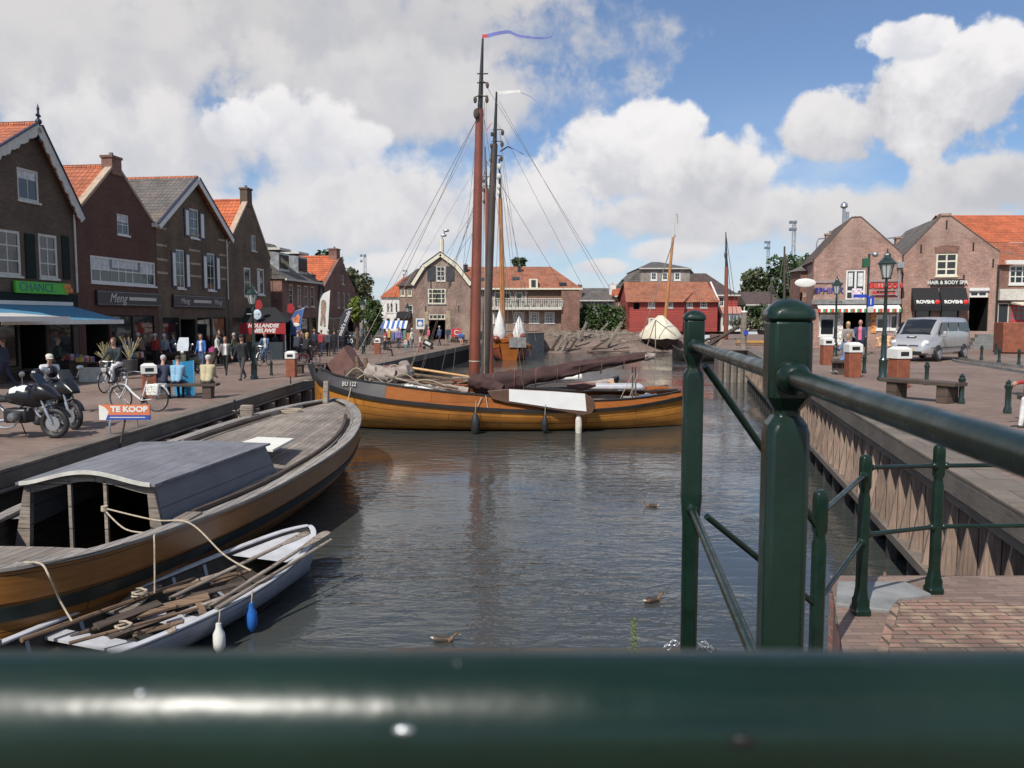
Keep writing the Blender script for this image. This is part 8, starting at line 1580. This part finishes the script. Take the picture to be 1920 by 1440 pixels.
rider(G(577, 689)+V((0, .3, 0)), R(65), 'bicycle ridden away by the blond cyclist in black', 'blond cyclist in a black jacket riding away behind the empty bench', M('red_frame', (.3, .03, .03), .4), top=blk, legs=blk, hair=(.42, .27, .11), longhair=True, H=1.72)
# bench sitters seen from behind
bc = V(bn.location); u_ = V((cos(.10), sin(.10), 0))
for dx, kw in ((-.72, dict(label='grey haired person in a navy jacket on the left of the bench', top=navy, legs=navy, hair=grh, H=1.74)), (-.28, dict(label='person in a light blue jacket in the middle of the bench', top=(.20, .36, .48), legs=navy, hair=(.03, .025, .02), H=1.7, bag=None)), (.62, dict(label='person in a beige jacket and white cap on the right of the bench', top=beige, legs=(.10, .08, .06), hair=grh, hat=(.62, .6, .55), H=1.72, bulk=1.15))):
    person(bc+u_*dx+V((0, -.02, 0)), .10, kw.pop('label'), seat=.46, hip=(84, 80), knee=(88, 80), sh=(30, 34), el=(60, 60), lean=20, head=12, abd=(1, 1), group='people sitting on the bench', **kw)
person(G(424, 703), face(.15, -1), 'person in a grey cardigan and black trousers walking left of the one in black', (.13, .12, .12), blk, hair=(.20, .10, .05), H=1.66, inner=wht, longhair=True, hip=(14, -12), knee=(4, 22), sh=(-10, 15), el=(20, 40))
person(G(455, 713), face(-.1, -1), 'person in black shirt and dark hat walking beside the left lamp post', (.018, .018, .02), (.05, .05, .055), hair=(.02, .02, .02), hat=(.02, .02, .02), H=1.82, hip=(20, -14), knee=(5, 25), sh=(-14, 16), el=(15, 20))
person(G(287, 692)+V((0, .3, 0)), face(.3, 1), 'person in a dark red shirt seen from behind at the display table', (.30, .03, .02), blk, hair=grh, H=1.72, hat=(.5, .5, .5))
person(G(303, 690)+V((0, .4, 0)), face(.2, 1), 'white haired person in grey behind the display table', (.25, .28, .32), navy, hair=(.6, .6, .6), H=1.68)
person(G(379, 693), face(-.2, -1), 'person in a bright blue jacket beside the olive scooter', (.04, .12, .36), jean, hair=(.10, .06, .03), H=1.70, inner=wht)
person(G(366, 690)+V((0, .6, 0)), face(.2, -1), 'dark clothed person behind the scooter windscreen', blk, blk, hair=(.1, .06, .04), H=1.72)
person(G(400, 686)+V((0, .6, 0)), face(1, .2), 'person in a white shirt by the shop door right of the scooter', wht, blk, hair=(.05, .03, .02), H=1.7, hip=(12, -10), knee=(0, 12))
for (px_, py_, lab, kw) in ((603, 667, 'person in a red jacket walking beneath the white feather banner', dict(top=(.32, .04, .05), legs=navy, hair=(.3, .2, .12))), (616, 668, 'person in dark grey beside the red jacketed walker', dict(top=(.06, .065, .08), legs=blk, hair=grh)), (627, 664, 'dark clothed walker just left of the leaning banner', dict(top=blk, legs=blk)), (590, 664, 'dark clothed walker left of the white banner', dict(top=navy, legs=blk, hair=(.3, .2, .1)))):
    person(G(px_, py_), face(random.uniform(-.5, .5), 1), lab, H=1.72, hip=(12, -10), knee=(3, 14), vox=.025, **kw)
person(G(722, 668), face(1, .1), 'person in black sitting on the quay beside the small litter bin', blk, blk, hair=(.4, .38, .36), H=1.7, seat=.42, hip=(80, 80), knee=(70, 70), vox=.022)
for (px_, py_, lab, kw) in ((773, 659, 'person in a white top and grey trousers on the left quay', dict(top=wht, legs=(.22, .22, .22), hair=grh)), (761, 661, 'small child in teal holding on near the white topped adult', dict(top=(.45, .35, .35), legs=(.05, .30, .32), hair=(.3, .2, .1), H=1.1)), (788, 660, 'child in a white shirt and red trousers', dict(top=wht, legs=(.45, .04, .07), hair=(.25, .15, .08), H=1.35)), (804, 646, 'person in a pink coat before the warehouse door', dict(top=(.55, .12, .16), legs=blk, hair=(.4, .3, .2), H=1.65)), (810, 644, 'person in an orange brown jacket before the warehouse door', dict(top=(.36, .14, .05), legs=grey, hair=(.1, .06, .04))), (824, 648, 'person in navy with a backpack before the warehouse door', dict(top=(.05, .08, .16), legs=navy, hair=grh, bag=(.02, .03, .06), H=1.78)), (840, 646, 'person in dark clothes right of the backpack wearer', dict(top=(.05, .06, .09), legs=(.06, .07, .11), hair=(.3, .3, .3), H=1.76)), (748, 655, 'person in lilac at the market stall', dict(top=(.22, .18, .42), legs=navy, hair=(.2, .1, .05))), (730, 652, 'person in dark red at the market stall', dict(top=(.32, .05, .07), legs=blk, hair=(.05, .04, .03))), (690, 652, 'walker in black under the dark green street tree', dict(top=blk, legs=blk, hair=(.2, .1, .05)))):
    person(G(px_, py_), face(random.uniform(-1, 1), random.uniform(-1, .3)), lab, hip=(10, -8), knee=(2, 10), vox=.03, **kw)
person(G(863, 647)+V((0, -.02, 0)), face(.3, -1), 'person in a blue shirt with bare legs sitting on the warehouse bench', (.04, .12, .36), (.3, .3, .3), seat=.46, hip=(84, 84), knee=(70, 60), bare_legs=True, bare_arms=True, vox=.025, sh=(40, 40), el=(60, 60), hair=(.3, .2, .1))
for (px_, py_, lab, kw) in ((244, 700, 'shopper in dark blue beside the box stand', dict(top=(.03, .05, .14), legs=blk, hair=(.1, .07, .05))), (270, 694, 'shopper in brown bending over the dark display table', dict(top=(.16, .09, .06), legs=blk, hair=grh, lean=20)), (330, 688, 'shopper in grey by the goods stand behind the blue board', dict(top=(.12, .13, .15), legs=navy)), (415, 682, 'shopper in black at the banded house shop window', dict(top=blk, legs=blk, hair=(.25, .15, .08))), (443, 680, 'shopper in olive right of the banded house door', dict(top=(.09, .10, .05), legs=navy, hair=grh)), (520, 674, 'customer in navy at the herring stall counter', dict(top=navy, legs=navy, hair=grh)), (536, 672, 'customer in maroon at the right of the herring stall', dict(top=(.18, .03, .05), legs=blk)), (570, 668, 'walker in brown behind the cyclists', dict(top=(.15, .09, .06), legs=blk)), (640, 660, 'walker in dark blue by the number 50 board', dict(top=(.04, .06, .12), legs=navy)), (672, 656, 'walker in grey near the yellow green tree', dict(top=(.15, .15, .17), legs=blk)), (112, 712, 'shopper in dark green under the blue awning', dict(top=(.03, .06, .04), legs=blk, hair=(.25, .2, .12)))):
    person(G(px_, py_)+V((-.2, .3, 0)), face(random.uniform(-1, .4), random.uniform(-.3, 1)), lab, H=random.uniform(1.62, 1.82), hip=(random.uniform(0, 16), -8), knee=(3, random.uniform(4, 18)), sh=(random.uniform(0, 45), random.uniform(-5, 30)), el=(random.uniform(10, 80), random.uniform(10, 50)), vox=.025, **{**dict(hair=(.07, .05, .04)), **kw})
# right quay
person(G(1611, 679, RZ), face(-.5, -1), 'bald person in a pink shirt and navy gilet standing right of the middle litter bin', (.04, .045, .09), navy, hair=None, skin=(.45, .22, .16), H=1.78, inner=(.62, .14, .22), sh=(20, 25), el=(60, 70), bulk=1.12)
person(G(1592, 680, RZ)+V((0, .2, 0)), face(-.3, -1), 'blond person in a patterned grey top standing left of the one in pink', (.22, .20, .20), (.05, .06, .1), hair=(.52, .36, .14), H=1.70, sh=(15, 20), el=(70, 60), longhair=True)
person(G(1587, 700, RZ)+V((0, 0, 0)), face(-.75, -.65), 'person in blue jeans sitting with legs stretched out between two litter bins', (.12, .15, .22), (.10, .17, .34), shoes=(.35, .35, .36), hair=(.2, .12, .07), H=1.76, seat=.44, hip=(72, 66), knee=(22, 10), sh=(30, 35), el=(70, 70), lean=-8, vox=.014)
person(G(1968, 800, RZ), face(-1, -.15), 'person in a red jacket and white trousers cut off by the right edge', (.36, .025, .03), (.62, .60, .58), hair=(.1, .06, .04), H=1.74, seat=.46, hip=(82, 80), knee=(75, 70), sh=(38, 42), el=(48, 44), lean=6, vox=.011)
# ------------------------------------------------------------------ small gear on the boats and the street
rnd = random.Random(21)
for i, (pts, Y0, lab) in enumerate(((((640, 715), (668, 690), (700, 712), (738, 684), (770, 708)), 27.3, 'loose sheet rope thrown over the foredeck bundles'), (((655, 722), (690, 700), (724, 718), (756, 700), (790, 722)), 27.0, 'second rope snaking over the white foredeck canvas'), (((700, 680), (712, 712), (750, 722), (800, 712), (846, 728)), 27.2, 'rope lying along the spars towards the mast'))):
    rope('loose_rope', spline([L_(*p, Y0) for p in pts], 6), .016, mRope, bt)
for i in range(16):
    a = L_(rnd.uniform(680, 860), rnd.uniform(704, 724), 27.6); b = a+V((rnd.uniform(.4, 1.6), rnd.uniform(-.3, .6), rnd.uniform(-.15, .25))); pole('spar', a, b, rnd.uniform(.02, .05), rnd.uniform(.02, .04), rnd.choice([mOldWood, mDarkWood, mGreyRough, mMastRed]), bt, 7)
for (x, y, sx, sz, m) in ((700, 700, .5, .35, mCanvasGrey), (725, 695, .4, .3, mSailMauve), (668, 700, .4, .4, mDarkWood), (1090, 722, .5, .12, mSailMauve), (1215, 745, .35, .2, mCanvasWhite), (1135, 745, .6, .12, mOldWood), (1180, 758, .3, .12, mTar)):
    sail_roll('deck_gear', m, bt, L_(x, y, 27.8)-V((sx, 0, 0)), L_(x, y, 27.8)+V((sx, 0, .05)), lambda t: (sz*(.6+.6*sin(pi*t)), sz*(.5+.6*sin(pi*t))), n=10, seed=x, seg=14)
for f in (.12, .24, .36, .48, .60, .72, .84):
    c = bo.lerp(be, f)+V((0, 0, .02)); r = .13+.08*(1-f); rz = (.27*(1-f)**1.1+.15); B().tube([c+V((.015*sin(a), r*1.25*cos(a), rz*1.12*sin(a)-rz*.35)) for a in [i*pi/9 for i in range(18)]], .012, 5, closed=True).build('sail_tie', mSailMauve, bt)
for (pts, lab) in (([L_(905, 745, 25.7), L_(898, 762, 25.6)], 'a'), ([L_(913, 742, 25.7), L_(918, 770, 25.6)], 'b')): rope('lanyard', pts, .015, mRope, bt)
for i, (a, b, w, m) in enumerate((((150, 1190), (262, 1152), .09, mOldWood), ((205, 1196), (330, 1150), .07, mDarkWood), ((340, 1150), (420, 1120), .07, mGreyRough), ((310, 1160), (352, 1118), .06, mDarkWood), ((395, 1100), (470, 1068), .07, mOldWood), ((240, 1160), (330, 1135), .08, mOldWood), ((120, 1200), (200, 1170), .07, mDarkWood), ((350, 1095), (430, 1072), .06, mGreyRough))):
    p = RB(*a, .30+.03*(i % 3)); q = RB(*b, .36+.03*(i % 3)); o = B().beam(p, q, w, .03, up=(.4*(i % 2), 0, 1)).build('plank', m, bevel=.004); tag(o, ['rough stick nearest the stern of the rowing boat', 'dark stick crossing the stern half of the rowing boat', 'bleached lath beside the near gunwale', 'dark lath pointing at the barge rope', 'brown lath under the oar blades', 'brown board in the middle of the heap', 'dark board end at the stern corner', 'bleached lath by the far rib'][i], 'plank', 'loose timber in the rowing boat')
for (px_, py_, lab) in ((262, 1118, 'small coil of rope on the wide plank of the rowing boat'), (232, 1182, 'coil of rope in the stern of the rowing boat')):
    c = RB(px_, py_, .46); o = rope('coiled_rope', spline([c+V((.065*cos(k*.8)*(1+.3*sin(k*1.7)), .075*sin(k*.8)*(1+.3*cos(k*1.3)), .004*k)) for k in range(20)], 3), .012); tag(o, lab, 'rope')
# goods in front of the shops
gm = [M('goods_%d' % k, (.3, .3, .3)) for k in range(7)]
for i, (px_, py_, lab) in enumerate(((133, 706, 'low table of folded goods at the left of the clothes rails'), (158, 712, 'basket stand in front of the clothes rails'), (252, 700, 'box stand left of the dark display table'), (340, 686, 'small goods stand between price board and scooter'), (408, 684, 'goods stand by the banded house door'), (437, 680, 'narrow goods stand right of the banded house door'))):
    t = thing('goods_stand', lab, 'stand', G(px_, py_)+V((-.2, .5, 0)), TH); B().bx(-.5, .5, -.25, .25, .62, .68).build('shelf', mDarkWood, t)
    for x in (-.45, .45): B().bx(x-.03, x+.03, -.22, .22, 0, .62).build('leg', mDarkWood, t)
    for k in range(6): B().box((-.4+.16*k, rnd.uniform(-.08, .08), .76+rnd.uniform(0, .06)), (.13, .3, rnd.uniform(.12, .3)), Matrix.Rotation(rnd.uniform(-.3, .3), 3, 'Z')).build('goods', gm[(k*3+i) % 7], t, bevel=.015)
